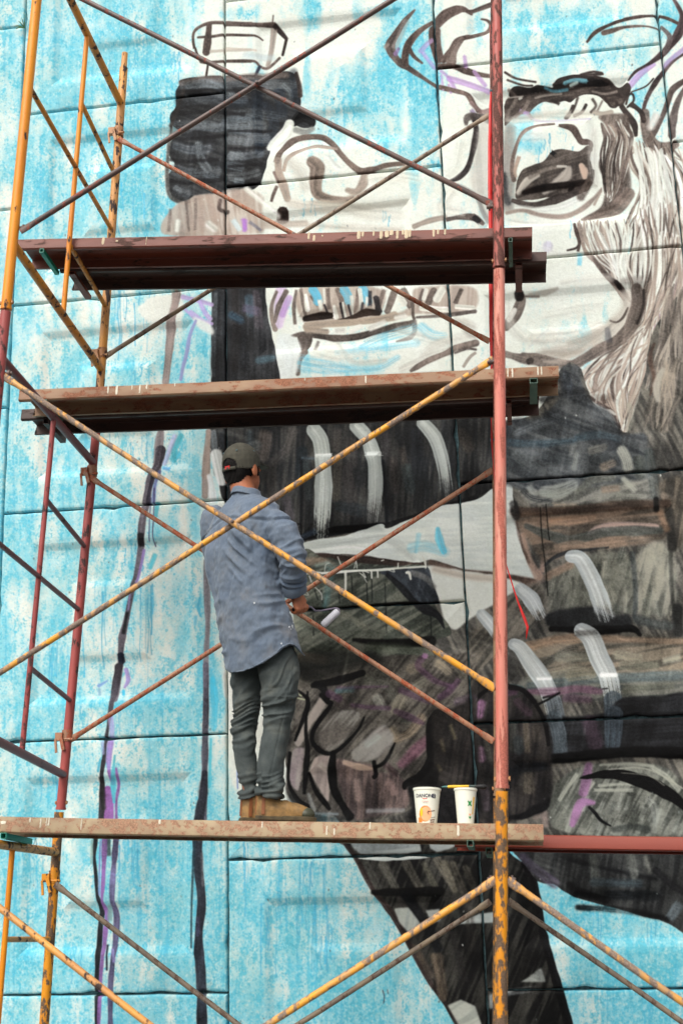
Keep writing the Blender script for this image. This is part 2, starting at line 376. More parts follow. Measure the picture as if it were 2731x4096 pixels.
# ---- ground coat: white with sky blue sprayed and dragged over the rough render
yy, xx = np.mgrid[0:CHT, 0:CW].astype(np.float32)
SX, SY = xx/CS-MARG, yy/CS-MARG
cf = np.where((SX < 860) | (SY > 3200), 0.44, 0.09).astype(np.float32)
cf += 0.13*np.clip((SY-2300)/1500, 0, 1)*((SX < 860) | (SY > 3200))
cf = boxblur(boxblur(cf, 22), 22)
def cb(crop, x, y, rx, ry, v, wt=1.0):
    global cf
    ox, oy = CROPS[crop]; X, Y = ox+x*K, oy+y*K
    g = wt*np.exp(-(((SX-X)/(rx*K))**2+((SY-Y)/(ry*K))**2))
    cf += (v-cf)*g
for a_ in [('A', 60, 250, 150, 260, .62), ('A', 420, 150, 250, 130, .46), ('A', 1000, 520, 170, 330, .80), ('A', 1000, 100, 60, 260, .78), ('A', 350, 1050, 260, 190, .66), ('A', 800, 1150, 200, 260, .78), ('A', 60, 1260, 120, 70, .22),
           ('A', 1340, 250, 190, 320, .06), ('A', 1230, 900, 110, 500, .08), ('A', 480, 450, 100, 90, .34), ('A', 700, 850, 300, 60, .7),
           ('B', 120, 90, 130, 50, .66), ('B', 540, 70, 80, 110, .78), ('B', 300, 250, 200, 160, .05), ('B', 750, 250, 200, 200, .03), ('B', 1020, 450, 130, 300, .92), ('B', 1210, 620, 130, 340, .9), ('B', 820, 620, 190, 190, .8), ('B', 1220, 80, 120, 90, .75), ('B', 900, 900, 260, 130, .62), ('B', 1000, 60, 120, 50, .8),
           ('B', 1260, 300, 90, 120, .72), ('B', 600, 1000, 300, 120, .03), ('B', 1120, 780, 40, 160, .25), ('B', 1330, 1030, 60, 40, .9),
           ('C', 0, 700, 40, 300, .8), ('C', 800, 160, 470, 190, .72), ('C', 1000, 340, 420, 90, .5), ('C', 1480, 120, 70, 120, .8), ('C', 600, 340, 140, 70, .6), ('C', 680, 680, 90, 60, .45), ('C', 600, 910, 90, 40, .5), ('C', 1290, 600, 70, 100, .6), ('C', 1400, 700, 80, 200, .36), ('C', 310, 150, 50, 60, .6), ('C', 150, 900, 120, 260, .12),
           ('D', 120, 250, 130, 180, .62), ('D', 300, 760, 210, 160, .40), ('D', 400, 860, 90, 140, .66), ('D', 850, 900, 200, 100, .72), ('D', 60, 1000, 60, 400, .5), ('D', 180, 1200, 170, 190, .5), ('D', 1000, 520, 110, 90, .03), ('D', 1280, 700, 80, 170, .55), ('D', 980, 1450, 180, 110, .6), ('D', 1240, 1400, 60, 140, .2),
           ('G', 130, 600, 160, 380, .56), ('G', 760, 450, 300, 130, .64), ('G', 650, 240, 300, 80, .6), ('G', 700, 700, 250, 120, .5), ('G', 330, 900, 130, 400, .34), ('G', 330, 1400, 60, 200, .66), ('G', 1100, 900, 170, 500, .42), ('G', 1230, 1200, 70, 300, .5), ('G', 600, 1100, 160, 260, .36),
           ('J', 100, 900, 120, 400, .52), ('J', 260, 900, 110, 300, .6), ('J', 650, 340, 330, 30, .9), ('J', 1000, 330, 200, 26, .84), ('J', 1000, 700, 260, 300, .5), ('J', 500, 950, 110, 260, .34), ('J', 1380, 300, 60, 260, .62), ('J', 1330, 1000, 110, 260, .5),
           ('M', 110, 700, 140, 400, .66), ('M', 480, 600, 90, 300, .26), ('M', 160, 1150, 90, 130, .86), ('M', 900, 700, 260, 260, .56), ('M', 1080, 1110, 190, 34, .92), ('M', 480, 1130, 160, 40, .72), ('M', 1000, 1300, 260, 130, .46), ('M', 1360, 800, 90, 500, .66),
           ('N', 300, 650, 380, 200, .42), ('N', 620, 900, 200, 220, .58), ('N', 250, 1000, 130, 260, .64), ('N', 700, 1290, 220, 160, .84), ('N', 800, 1480, 300, 120, .86), ('N', 230, 1450, 200, 140, .66), ('N', 1000, 900, 130, 220, .36), ('N', 1230, 1320, 150, 220, .34), ('N', 40, 1100, 70, 500, .62),
           ('O', 1000, 1000, 520, 350, .76), ('O', 800, 1150, 130, 210, .44), ('O', 1300, 980, 200, 60, .40), ('O', 1350, 1300, 260, 260, .94), ('O', 900, 1480, 130, 110, .50), ('O', 970, 880, 110, 100, .92), ('O', 1400, 1500, 200, 120, .85)]:
    cb(*a_)
sp = fnoise(CHT, CW, 0.95, 1.25, 21)*0.80+fnoise(CHT, CW, 2.3, 2.9, 22)*0.5
sp2 = fnoise(CHT, CW, 0.8, 1.0, 27)*0.7+fnoise(CHT, CW, 3.2, 6.5, 28)*0.7
stv = fnoise(CHT, CW, 1.3, 46, 23); stb = fnoise(CHT, CW, 6.0, 70, 24); blo = fnoise(CHT, CW, 40, 46, 25)
tone = cf+0.05*stb+0.05*blo
a1 = sstep(0.08, 0.74, tone+0.06*sp2+0.13*fnoise(CHT, CW, 9, 26, 29)*(tone > .15))                                          # thin blue wash
IMG[:] = np.array(WH, np.float32)
IMG += (np.array((144, 218, 233), np.float32)-IMG)*(0.96*a1)[..., None]
thr = 2.05-2.45*tone
a2 = sstep(thr-0.75, thr+0.75, sp2+0.4*stv*np.clip(tone*1.4, 0, 1))             # blue caught in the rough texture
IMG += (np.array((72, 192, 222), np.float32)-IMG)*(0.52*a2*np.clip(tone*2.0, 0, 1))[..., None]
thr = 2.75-2.3*tone
a4 = sstep(thr-0.35, thr+0.45, sp)
IMG += (np.array((42, 170, 206), np.float32)-IMG)*(0.54*a4*np.clip(tone*2.0, 0, 1))[..., None]
a3 = sstep(0.7, 1.8, -sp)*np.clip(tone*1.5, 0, 0.55)
IMG += (np.array((226, 242, 240), np.float32)-IMG)*a3[..., None]
dr = sstep(1.5, 2.1, stv+0.5*blo)*np.clip(tone*1.6-0.25, 0, 1)                 # thin vertical runs
IMG += (np.array((64, 170, 214), np.float32)-IMG)*(0.26*dr)[..., None]
del SX, SY, a1, a2, a3, a4, dr, thr, xx, yy, sp, sp2
def drips(crop, x0, x1, y, lmin, lmax, n, col=(52, 168, 216), w=6, a=0.7):
    for _ in range(n):
        x = rnd.uniform(x0, x1); l = rnd.uniform(lmin, lmax)*rnd.uniform(.4, 1); yy_ = y+rnd.uniform(-60, 60); ww = w*rnd.uniform(.5, 1.5)
        s(crop, [(x, yy_)]+[(x+rnd.uniform(-6, 6), yy_+l*t) for t in (.25, .5, .75, 1)], [ww*1.3, ww*.7, ww*.8, ww*.7, ww*1.1], col, a*rnd.uniform(.35, 1), 1.2)
for q in [('A', 780, 1130, 300, 120, 330, 16), ('A', 700, 960, 1180, 120, 300, 12), ('D', 690, 1020, 440, 200, 520, 14), ('D', 690, 960, 890, 60, 130, 10), ('D', 680, 960, 1330, 120, 260, 12), ('G', 500, 960, 880, 300, 700, 18), ('G', 300, 420, 1250, 150, 400, 10), ('G', 560, 900, 600, 80, 240, 9), ('J', 480, 900, 350, 60, 220, 12), ('J', 180, 420, 820, 100, 300, 10),
          ('M', 100, 330, 420, 200, 500, 8), ('M', 740, 930, 420, 100, 420, 8), ('M', 420, 620, 1130, 60, 230, 8), ('N', 90, 140, 420, 300, 520, 5), ('N', 330, 640, 560, 150, 330, 14), ('N', 200, 640, 850, 200, 600, 22), ('N', 560, 700, 1000, 200, 500, 8), ('O', 900, 1060, 900, 100, 330, 9), ('O', 1300, 1420, 900, 60, 220, 5), ('B', 470, 640, 1300, 40, 90, 6), ('C', 650, 900, 860, 60, 180, 8), ('C', 820, 1250, 1420, 100, 200, 6), ('B', 980, 1140, 1330, 30, 110, 4)]:
    drips(*q)
# ---- what the painter has drawn so far
# jar and lamp outline, smoke
p('B', '-10,160 310,160 375,230 350,330 330,360 265,400 210,400 170,375 -10,375', WH, .75)
s('A', '1215,300 1212,200 1300,145 1420,140 1575,148', [14, 20, 24, 20, 24], BR)
s('B', '-5,150 160,152 310,150', 26, BR); s('B', '310,155 345,190 380,230', [30, 28, 20], DB); s('B', '378,235 365,290 355,330', 16, DB); s('B', '295,140 300,95', 8, BR)
s('B', '-5,218 180,220 230,238', [10, 13, 9], BR); s('A', '1240,232 1330,226 1410,216 1575,220', 15, BR)
s('A', '1310,150 1302,240 1290,330', [40, 40, 46], BR); s('A', '1250,370 1275,390 1410,382 1575,382', 17, BR)
s('B', '-5,381 170,380 215,406 265,412 335,350', 16, BR); s('A', '1222,300 1235,340 1262,386', 14, BR)
s('B', '300,180 285,300 262,400', [34, 30, 26], TP, .8, 3); s('A', '1302,398 1290,480', 12, DB); s('B', '212,410 198,445 185,480', 17, NV)
s('B', '-5,300 190,312', 14, LT, .8); s('A', '1320,320 1400,315 1568,310', 16, LT, .8, 3); s('B', '120,345 300,350', 40, (190, 206, 210), .6, 8)
p('D0', '412,190 414,184 450,177 520,173 600,170 638,160 658,158 672,164 682,180 688,205 690,232 688,248 700,258 718,272 716,286 696,291 676,284 664,284 640,305 622,335 616,360 610,385 600,414 588,430 570,438 540,440 510,444 478,450 460,458 440,463 420,464 404,460 392,448 384,432 381,412 384,398 394,384 398,372 388,358 384,342 386,328 396,312 412,304 410,297 398,290 390,276 391,262 402,250 406,240 403,226 404,210', (56, 58, 60), .97, 0, (34, 36, 40), 20, .5, .8)
s('D0', '415,190 470,180 520,180 600,172 660,166', 14, (112, 96, 88), .7, 5)
for q in ['1180,540 1300,520 1400,560', '1430,560 1470,620', '1230,780 1350,800 1400,790', '1450,740 1560,745', '1430,820 1568,830', '1240,900 1260,1000 1300,1060', '1440,960 1520,990', '1280,1100 1370,1120', '1090,1160 1130,1190']:
    s('A', q, rnd.uniform(30, 60), rnd.choice([BG, (120, 132, 138), (84, 96, 106)]), .75, 6, .6)
for q in ['0,760 140,740 170,770', '20,800 150,790', '10,880 160,890', '30,980 100,970', '10,1030 100,1050', '60,1130 110,1140', '360,520 400,560 410,600', '170,560 250,560']:
    s('B', q, rnd.uniform(26, 60), rnd.choice([BG, (128, 138, 142), (96, 108, 116)]), .75, 5, .6)
for q in ['190,540 200,800 210,960', '420,440 440,600 440,650', '250,640 300,760 240,900', '330,560 350,700', '0,640 180,650']:
    s('B', q, rnd.uniform(40, 70), (30, 42, 56), .6, 8, .3)
for q, w, c_ in [('420,196 500,190 600,188 680,190', 20, (104, 112, 118)), ('410,232 480,226 560,228', 22, (92, 102, 112)), ('400,290 470,286 560,290 600,284', 24, (108, 116, 122)), ('400,330 450,344 480,340', 20, (86, 96, 106)), ('395,385 440,396 500,392', 24, (110, 120, 128)), ('530,262 590,258 650,266', 20, (96, 106, 114)), ('525,320 570,318 610,312', 22, (112, 120, 126)), ('525,360 560,358 600,352', 18, (100, 110, 118)), ('530,405 560,404 590,396', 20, (118, 126, 130)), ('400,430 430,442', 20, (112, 120, 128))]: s('D0', q, w, c_, .55, 6, .5)
for q, w in [('405,212 470,206 560,208 640,212', 7), ('398,262 470,256 560,262', 8), ('392,312 450,316 520,310', 8), ('388,362 440,368 500,366', 8), ('388,410 440,418 510,412', 8), ('524,300 580,300 620,296', 6), ('524,340 570,340 612,334', 6), ('524,382 600,376', 6), ('520,425 580,424', 6)]: s('D0', q, w, (28, 28, 32), .7, 4)
s('B', '440,450 462,530 468,600', 26, DB, .9, 3); s('B', '420,760 470,720 530,740 540,770', [40, 70, 60, 30], BK); s('B', '430,800 500,815 545,790', 34, (120, 124, 120), .8, 5)
s('A', '1075,780 1050,900 1040,1100 1060,1220 1150,1265', [10, 22, 26, 26, 20], (92, 92, 88), .9, 4); s('A', '1150,560 1110,680 1065,790', 22, (70, 62, 58), .8, 5)
s('B', '400,760 370,830 300,890 270,920', [60, 80, 60, 30], WH, .9, 3)
p('A', '1030,1460 1080,1290 1230,1225 1420,1215 1575,1195 1575,1460', (158, 138, 126), .9, 1, (196, 182, 170), 80, .6)
p('B', '-10,1200 220,1215 235,1300 225,1450 -10,1450', (168, 150, 138), .85, 2, (214, 206, 196), 85, .6)
for q in ['1160,1250 1180,1440', '1225,1240 1222,1440', '1060,1300 1050,1440']: s('A', q, 20, BR, .6, 4)
s('A', '1110,1370 1100,1440', 34, WH, .8, 6); s('A', '1380,1250 1375,1310 1430,1330', 26, DB, .8, 4); s('A', '1300,1400 1350,1440', 50, WH, .7, 8)
s('A', '1535,1375 1530,1450', 26, PU, .7, 4); s('B', '110,1370 125,1440', 26, PU, .6, 5); s('B', '50,1380 90,1440', 34, (196, 214, 220), .8, 4); s('B', '150,1390 220,1440', 20, (90, 90, 110), .7, 3)
# nose
s('B', '322,1010 345,950 400,885 460,856 540,845 610,852 665,890 715,955 780,1025 850,1072 920,1062 1010,1035 1130,1022', [34, 38, 40, 36, 36, 42, 44, 40, 36, 40, 36, 28, 26], (112, 94, 84), 1, 1.6)
s('B', '365,1070 385,1000 440,955 550,912 620,916 700,932', [16, 22, 24, 26, 28, 18], (152, 134, 120), .9, 2)
s('B', '330,1000 336,1090 366,1170 390,1250', [42, 48, 52, 40], (158, 140, 126), .9, 3)
s('B', '540,1010 575,1050 565,1140 580,1215 650,1245 740,1255 800,1240', [66, 96, 84, 66, 54, 42, 26], (136, 116, 102), .95, 4)
s('B', '870,1100 862,1150 820,1200 760,1190', [40, 56, 46, 30], (150, 132, 118), .85, 5); s('B', '540,1270 640,1265 760,1250 860,1170', 30, (170, 154, 140), .6, 8)
s('B', '640,980 690,1040 720,1060', [20, 34, 14], (220, 226, 222), .9, 6); s('B', '360,1320 355,1370', 66, (62, 44, 38)); s('B', '322,1168 300,1220 288,1262', 18, BR); s('B', '305,1080 332,1140', 16, BR)
s('B', '240,1400 360,1395 500,1390', 46, (190, 178, 166), .8, 6); s('B', '400,1270 520,1290 700,1300', 50, (206, 198, 186), .6, 10); s('B', '1180,1420 1270,1385 1380,1360', 34, (160, 146, 134), .9, 3)
s('B', '130,1180 260,1290 330,1350', 30, WH, .8, 8); s('B', '600,1270 900,1290 1130,1260', 30, (206, 204, 190), .5, 10)
# left horn
s('B', '1188,58 1130,120 1075,190 1030,270 1060,345 1120,405 1230,480 1335,545 1440,570 1530,600 1580,690', [10, 30, 46, 60, 44, 44, 26, 20, 24, 26, 16], (94, 76, 70), .95, 1.6)
s('B', '1315,130 1220,190 1150,270 1125,350 1135,410', [20, 36, 46, 50, 30], (104, 84, 77)); s('B', '1150,300 1180,350 1235,395', [30, 26, 12], (104, 84, 77)); s('B', '1085,290 1060,330', 26, (120, 90, 150), .8, 3)
s('B', '1060,280 1100,200 1130,130', 44, (150, 140, 134), .5, 6); s('B', '990,285 1020,260', 20, TP, .6, 4)
s('C', '8,190 10,260 36,370', [70, 76, 56], (98, 80, 74)); s('C', '20,150 80,90 170,55 240,75', [60, 66, 40, 20], (100, 82, 76)); s('C', '210,70 290,40 370,10', [18, 26, 30], (90, 74, 70))
s('C', '60,380 110,310 150,250 250,222 330,195 360,150 340,115 296,104', [40, 30, 24, 30, 26, 26, 18, 10], (98, 80, 74)); s('C', '110,385 130,300 180,240', [60, 50, 30], (118, 98, 90), .9, 2)
s('C', '30,415 120,412 200,440 270,462 375,478', [34, 36, 44, 30, 24], (96, 78, 72))
for q, w in [('45,440 100,490 130,550 150,570', 22), ('95,490 200,520 350,572', 34), ('50,470 62,560', 10), ('95,530 110,580', 14), ('205,420 195,350', 24), ('250,440 330,540', 24)]: s('C', q, w, (178, 136, 206), .62, 3)
s('B', '1222,322 1258,280 1300,245', 30, (180, 144, 208), .6, 3); s('B', '1238,330 1275,380 1310,425', 24, (180, 144, 208), .6, 3)
s('C', '-5,528 100,555 200,585 245,640 300,690', [16, 20, 26, 26, 14], (104, 84, 76)); s('C', '235,640 300,690 350,680', [26, 30, 30], (140, 112, 108), .9, 3)
s('C', '240,690 262,720', 30, (110, 84, 140), .6, 4)
# right horn
s('C', '962,262 1010,205 1090,160 1200,120 1340,98 1450,108 1545,150', [16, 24, 20, 22, 16, 16, 22], (66, 54, 50)); s('C', '1062,205 1120,190 1200,168 1330,162 1420,185', [30, 30, 16, 12, 10], (90, 76, 70))
s('C', '1505,-10 1545,60 1560,110 1535,210 1450,320 1350,400 1270,445 1222,500', [20, 26, 34, 54, 40, 24, 18, 12], (74, 60, 62)); s('C', '1425,165 1475,215 1480,260 1445,330', [18, 30, 34, 30], (92, 80, 80), .9, 2)
s('C', '1225,545 1300,460 1390,400', [34, 36, 18], (176, 138, 204), .65, 3); s('C', '1240,575 1330,540 1380,490', [8, 10, 7], DB)
s('C', '1580,330 1500,385 1450,440 1390,520 1340,610 1315,690', [16, 20, 26, 30, 28, 18], (80, 66, 66)); s('C', '1580,300 1500,360 1450,410', 30, (150, 120, 190), .6, 4)
s('C', '1580,500 1500,560 1470,640 1430,740 1370,850 1345,880', [26, 40, 30, 30, 44, 30], (86, 74, 70)); s('C', '1580,540 1530,640 1500,760 1495,850', [20, 36, 50, 40], (92, 78, 74), .9, 2)
s('C', '1330,700 1330,800 1370,900 1440,930 1520,900', [50, 60, 80, 80, 50], (104, 88, 80), .9, 3); s('C', '1400,720 1360,800', 50, (210, 206, 200), .8, 8)
# brow, curls
p('C', '448,640 500,588 640,570 760,556 900,538 1050,512 1120,520 1168,540 1222,515 1236,570 1180,650 1100,640 1040,590 960,580 900,600 860,630 820,620 760,640 700,625 640,660 600,700 540,705 500,740 448,775', (84, 72, 66), .97, 0, (56, 46, 42), 170, .5, .7)
p('C', '484,596 505,545 610,548 660,530 745,545 770,500 860,470 960,470 1040,485 1110,522 900,544 640,574', (26, 22, 22), .97, 0, (44, 36, 34), 170, .5)
p('C', '680,650 770,630 840,640 800,690 690,705', WH, .9, 2)
for q, w in [('450,452 520,490 640,512', 14), ('465,500 560,532 620,535', 12), ('755,530 800,495 880,480 930,470 1060,462', 16), ('925,465 1000,448 1056,455', 14), ('1010,480 1090,500 1140,540', 22), ('590,690 620,735', 22), ('880,650 862,690 830,730', 26), ('960,640 930,690 880,715', 20), ('560,660 530,700 480,720', 16),
             ('1080,600 1110,650 1145,655 1150,625 1110,618', 14), ('1210,640 1225,590 1250,590 1255,630 1220,660', 14), ('1150,580 1200,590 1225,560', 22), ('1180,650 1225,720 1260,780 1270,850', [30, 40, 36, 26]), ('1240,650 1300,700 1320,760', 30)]:
    s('C', q, w, (58, 47, 44), .95)
s('C', '560,690 660,745 820,745 980,735', 14, (190, 178, 226), .7, 3); s('C', '540,680 600,700', 20, (186, 160, 220), .6, 3); s('C', '500,740 760,700 1000,700', 40, (206, 202, 190), .6, 8)
for q, w, c_ in [('470,560 520,600 500,660', 20, (92, 80, 74)), ('520,610 480,680 455,740', 26, (110, 98, 90)), ('600,620 560,680 510,720', 20, (120, 106, 98)), ('640,600 700,585 800,575', 14, (150, 138, 128)), ('700,545 760,560 840,550', 14, (70, 150, 176)), ('820,520 880,500 960,505', 22, (92, 170, 190)), ('860,530 900,515', 16, (190, 214, 210)), ('1000,560 1080,575 1150,560', 14, (134, 120, 112)), ('905,600 890,650 870,690', 14, (60, 50, 46)), ('1000,610 1020,650 990,690', 16, (84, 72, 66)), ('1060,620 1030,680', 12, (96, 84, 78)), ('1120,690 1060,700 1010,690', 30, (176, 164, 152)), ('740,610 790,640', 20, (60, 50, 46)), ('470,600 560,590', 8, (180, 170, 160)), ('540,605 550,600', 14, (200, 200, 192)), ('1180,560 1200,600 1180,650', 22, (66, 56, 52))]: s('C', q, w, c_, .85, 3)
# eye
s('C', '480,790 470,950 465,1120 470,1290', [60, 80, 90, 60], (122, 116, 110), .75, 14); s('C', '440,1080 450,1200 470,1260', 40, (60, 62, 66), .8, 8)
s('C', '760,770 640,785 560,830 515,920 492,1030 505,1120', [16, 20, 22, 22, 26, 30], (104, 88, 80)); s('C', '535,980 510,1060 520,1100', [26, 22, 10], (160, 136, 120), .9, 3)
s('C', '790,782 870,800 905,850 930,885 985,890 985,930', [16, 44, 44, 40, 30, 26], (96, 80, 74))
p('C', '518,1230 540,1085 620,1035 690,1010 745,950 800,932 900,945 970,910 995,920 985,985 1000,1060 995,1130 960,1190 870,1200 720,1230 600,1245', (96, 85, 78), .97, 0, (72, 63, 58), 160, .5, .7)
s('C', '530,1200 590,1130 660,1095', [30, 44, 20], (200, 194, 184), .9, 4); s('C', '690,1195 770,1150 830,1100 850,1050', [30, 56, 70, 30], (186, 178, 168), .9, 6); s('C', '600,1110 700,1060 800,1040', 26, (130, 118, 108), .8, 4)
s('C', '925,1030 945,1070 950,1120', [30, 46, 20], (208, 182, 164), .9, 4); s('C', '560,1200 700,1170 860,1150 985,1135', [20, 40, 36, 30], (34, 25, 22), .9, 4); s('C', '740,950 760,965', 26, BK)
s('C', '780,1040 830,1040', 14, (200, 196, 188), .9, 2); s('C', '870,1150 862,1190', 40, (34, 25, 22), .9, 3)
s('C', '495,1245 620,1275 760,1242 880,1200 980,1140 1000,1060', [26, 44, 50, 40, 32, 20], (72, 62, 58), .95, 2.5); s('C', '520,1290 650,1300 800,1285 930,1230', 30, (214, 218, 214), .8, 6)
s('C', '455,1325 560,1308 680,1338 820,1346 930,1300 1010,1230 1060,1170', [24, 22, 26, 28, 30, 24, 16], (140, 122, 112), .9, 4); s('C', '920,1230 980,1130', 46, (92, 78, 70), .8, 6)
s('C', '1010,1270 1050,1190', 16, TP, .8, 2)
# hair to the right of the eye
p('C', '1036,1010 1085,930 1108,850 1080,770 1036,722 1140,698 1222,722 1242,900 1236,1050 1246,1200 1165,1285 1060,1345 935,1372 1050,1290 1082,1190 1060,1100', (112, 98, 90), .95, 1, (84, 72, 66), 100, .6, .7)
def strands(crop, ga, gb, n, wlo, whi, cols, a=.9, jit=10):
    A, B = parse(ga), parse(gb)
    for i in range(n):
        t = (i+rnd.uniform(-.35, .35))/(n-1); t = min(max(t, 0), 1)
        P = [(x0*(1-t)+x1*t+rnd.uniform(-jit, jit), y0*(1-t)+y1*t+rnd.uniform(-jit, jit)) for (x0, y0), (x1, y1) in zip(A, B)]
        PA = np.array(P); ii = np.linspace(0, len(P)-1, 10); PA = np.stack([np.interp(ii, np.arange(len(P)), PA[:, c_]) for c_ in (0, 1)], 1)
        ph = t*9+rnd.uniform(-.8, .8); wig = jit*.75*np.sin(ph+np.linspace(0, 6.5, 10))
        dv = np.gradient(PA, axis=0); dv /= np.linalg.norm(dv, axis=1)[:, None]+1e-6
        P = [tuple(q) for q in PA+np.stack([-dv[:, 1], dv[:, 0]], 1)*wig[:, None]]
        w = rnd.uniform(wlo, whi); s(crop, P, [w*.35]+[w]*(len(P)-2)+[w*.3], rnd.choice(cols), a, 1.4)
WHS = [WH, (222, 222, 214), (232, 236, 230)]; BRS = [(88, 74, 68), (112, 96, 88), (136, 120, 108), (74, 62, 57)]
strands('C', '1060,800 1100,860 1060,960 1050,1050 1070,1180', '1180,740 1240,880 1200,1040 1190,1140 1120,1250', 13, 9, 20, WHS, .9, 12)
strands('C', '1050,760 1090,850 1050,960 1045,1060 1075,1190', '1200,740 1240,860 1215,1010 1200,1150 1150,1270', 16, 8, 16, BRS, .9, 10)
p('C', '1250,880 1330,960 1480,960 1575,1010 1575,1520 930,1440 900,1400 1080,1360 1230,1250', WH, .7, 6)
strands('C', '1250,890 1250,1000 1290,1150 1250,1300 1230,1420', '1510,930 1570,1060 1590,1250 1580,1420 1560,1560', 40, 5, 18, BRS+[(150, 134, 122), (176, 162, 150)], .85, 26)
strands('C', '1270,900 1290,1050 1300,1200 1270,1350 1250,1450', '1500,960 1560,1100 1570,1300 1550,1450 1530,1560', 26, 8, 24, WHS, .85, 24)
s('C', '930,1370 1050,1330 1150,1290 1230,1200', [16, 60, 90, 70], (112, 96, 88), .9, 3)
strands('F', '895,-20 925,80 980,190 1080,310 1190,410', '1560,-20 1530,140 1470,290 1390,440 1320,560', 46, 6, 22, BRS+[(160, 144, 132), (180, 166, 154)], .85, 22)
strands('F', '940,-20 970,80 1030,190 1110,290 1200,390', '1540,-20 1500,140 1440,290 1360,420 1300,540', 26, 8, 22, WHS, .85, 22)
s('F', '885,-10 895,50 915,100 900,140 840,158', [16, 18, 18, 14, 10], (70, 58, 54)); s('C', '880,1400 900,1460 915,1530 905,1575', 18, (70, 58, 54))
s('F', '990,190 1040,260 1100,330 1180,390 1215,440', [22, 30, 36, 30, 20], (98, 84, 78)); s('F', '1140,350 1175,390', 26, (40, 32, 30), .9); s('F', '1180,350 1260,342 1340,330', [30, 44, 26], (96, 84, 78), .4, 9)
s('F', '920,180 915,250', 26, CYN, .5, 3); s('F', '720,120 715,150', 60, (208, 206, 226), .8, 6)
# whisker
p('F', '1575,60 1575,480 1490,520 1440,640 1390,760 1350,900 1290,1080 1230,1290 1195,1310 1160,1210 1060,1130 960,1060 918,980 950,895 1120,800 1230,700 1330,560 1440,380', (236, 234, 226), .96, 1, (214, 206, 196), 60, .5)
strands('F', '1400,330 1310,600 1150,780 1000,880 940,960 980,1060 1090,1150 1180,1290', '1575,180 1500,500 1420,700 1370,840 1330,960 1290,1060 1250,1180 1215,1300', 30, 6, 17, [(126, 110, 100), (150, 132, 120), (96, 82, 76), (176, 160, 148), (214, 196, 180)], .9, 9)
strands('F', '1540,200 1470,420 1400,600 1330,720', '1590,330 1560,520 1500,640 1460,760', 12, 8, 18, [(170, 130, 190), (160, 140, 126), (120, 104, 96)], .6, 14)
s('F', '960,1060 1050,1120 1130,1170 1180,1300', [12, 22, 16, 10], (80, 64, 58), .9, 2); s('F', '940,980 990,900 1040,840', 14, BR, .9); s('F', '1060,1060 1075,1110', 24, (86, 68, 60), .8, 2)
# long loose locks running from the temple into the whisker
LOCK = [(126, 110, 100), (150, 132, 120), (100, 86, 78), (176, 160, 148), (196, 182, 168)]
for ga, gb, n in [('1330,-120 1350,60 1340,240 1300,420 1240,560', '1560,-140 1550,80 1500,300 1420,500 1330,660', 20), ('1420,60 1420,260 1380,460 1300,640 1190,800', '1580,100 1560,340 1490,560 1400,740 1330,900', 22),
                  ('1240,640 1140,760 1030,840 950,930 930,1000', '1330,640 1240,780 1150,900 1080,1020 1060,1110', 12), ('1320,700 1250,820 1180,960 1150,1080 1180,1200', '1420,660 1390,800 1330,980 1280,1120 1235,1290', 14), ('1440,560 1430,720 1400,880 1370,1010 1340,1150', '1540,520 1530,700 1500,900 1460,1060 1420,1220', 14)]:
    strands('F', ga, gb, n, 9, 26, WHS, .8, 30); strands('F', ga, gb, n, 5, 15, LOCK, .85, 30)
s('F', '1330,960 1290,1080 1260,1200 1225,1300', [10, 30, 26, 8], (92, 92, 86), .7, 5); s('F', '930,990 900,960 905,920', [10, 16, 8], (236, 238, 230), .9, 3); s('F', '1140,1180 1110,1160 1060,1150', [14, 18, 6], (226, 224, 216), .9, 3)
# cheek and jaw
s('F', '1225,420 1215,520 1150,610 1060,690 900,770 700,800', [60, 80, 100, 110, 90, 60], (206, 198, 188), .75, 16)
s('F', '1275,390 1290,470 1265,570 1230,640 1150,720 1040,780 940,840 860,868 740,850 640,830 560,820', [70, 90, 96, 80, 70, 70, 60, 44, 50, 60, 60], (112, 98, 90), .95, 3)
s('F', '1320,400 1318,500 1280,610', [16, 18, 12], (48, 40, 38), .8, 2); s('F', '1110,590 1150,600 1190,570 1220,510', [10, 14, 16, 10], (78, 66, 60), .9); s('F', '1090,640 1100,720', [30, 46], (76, 76, 84), .6, 5)
s('F', '650,870 780,850 900,800 1000,730', 40, (196, 186, 174), .55, 12); s('F', '450,800 560,830 640,850 700,880 880,890 940,870', [40, 56, 50, 30, 18, 14], (118, 106, 98), .9, 3); s('F', '590,850 620,840', 40, (52, 46, 44), .8, 4)
s('F', '450,630 510,560 545,480 550,440', [56, 66, 60, 50], (104, 92, 84), .95, 2); s('F', '470,590 500,540 510,520', 26, (226, 226, 220), .9, 3); s('F', '535,420 540,450', 60, (34, 30, 30), .9, 3)
s('F', '600,430 700,420 780,395', [10, 34, 14], (150, 142, 132), .6, 5); s('F', '580,440 660,440', 12, (96, 84, 76), .8, 3); s('F', '720,650 600,760', 14, (200, 206, 210), .5, 5)
s('C', '240,720 268,800 250,930 215,1050 160,1110 100,1135', [20, 34, 36, 34, 30, 12], (60, 52, 52), .95, 2); s('C', '205,780 215,735 290,722 350,740', [16, 40, 40, 50], (92, 82, 78), .9, 3)
p('C', '290,770 345,740 360,1400 310,1310 230,1130 265,950', (206, 202, 194), .6, 4); s('C', '90,1135 190,1175 270,1230 310,1320 350,1380', [8, 20, 24, 30, 30], (120, 118, 116), .7, 5); s('C', '85,1375 170,1360 250,1362 310,1395', [26, 30, 44, 30], (100, 88, 82)); s('C', '255,1362 285,1385', 34, (40, 38, 42), .9)
s('C', '180,900 150,1050 100,1100', 50, (214, 218, 208), .6, 12)
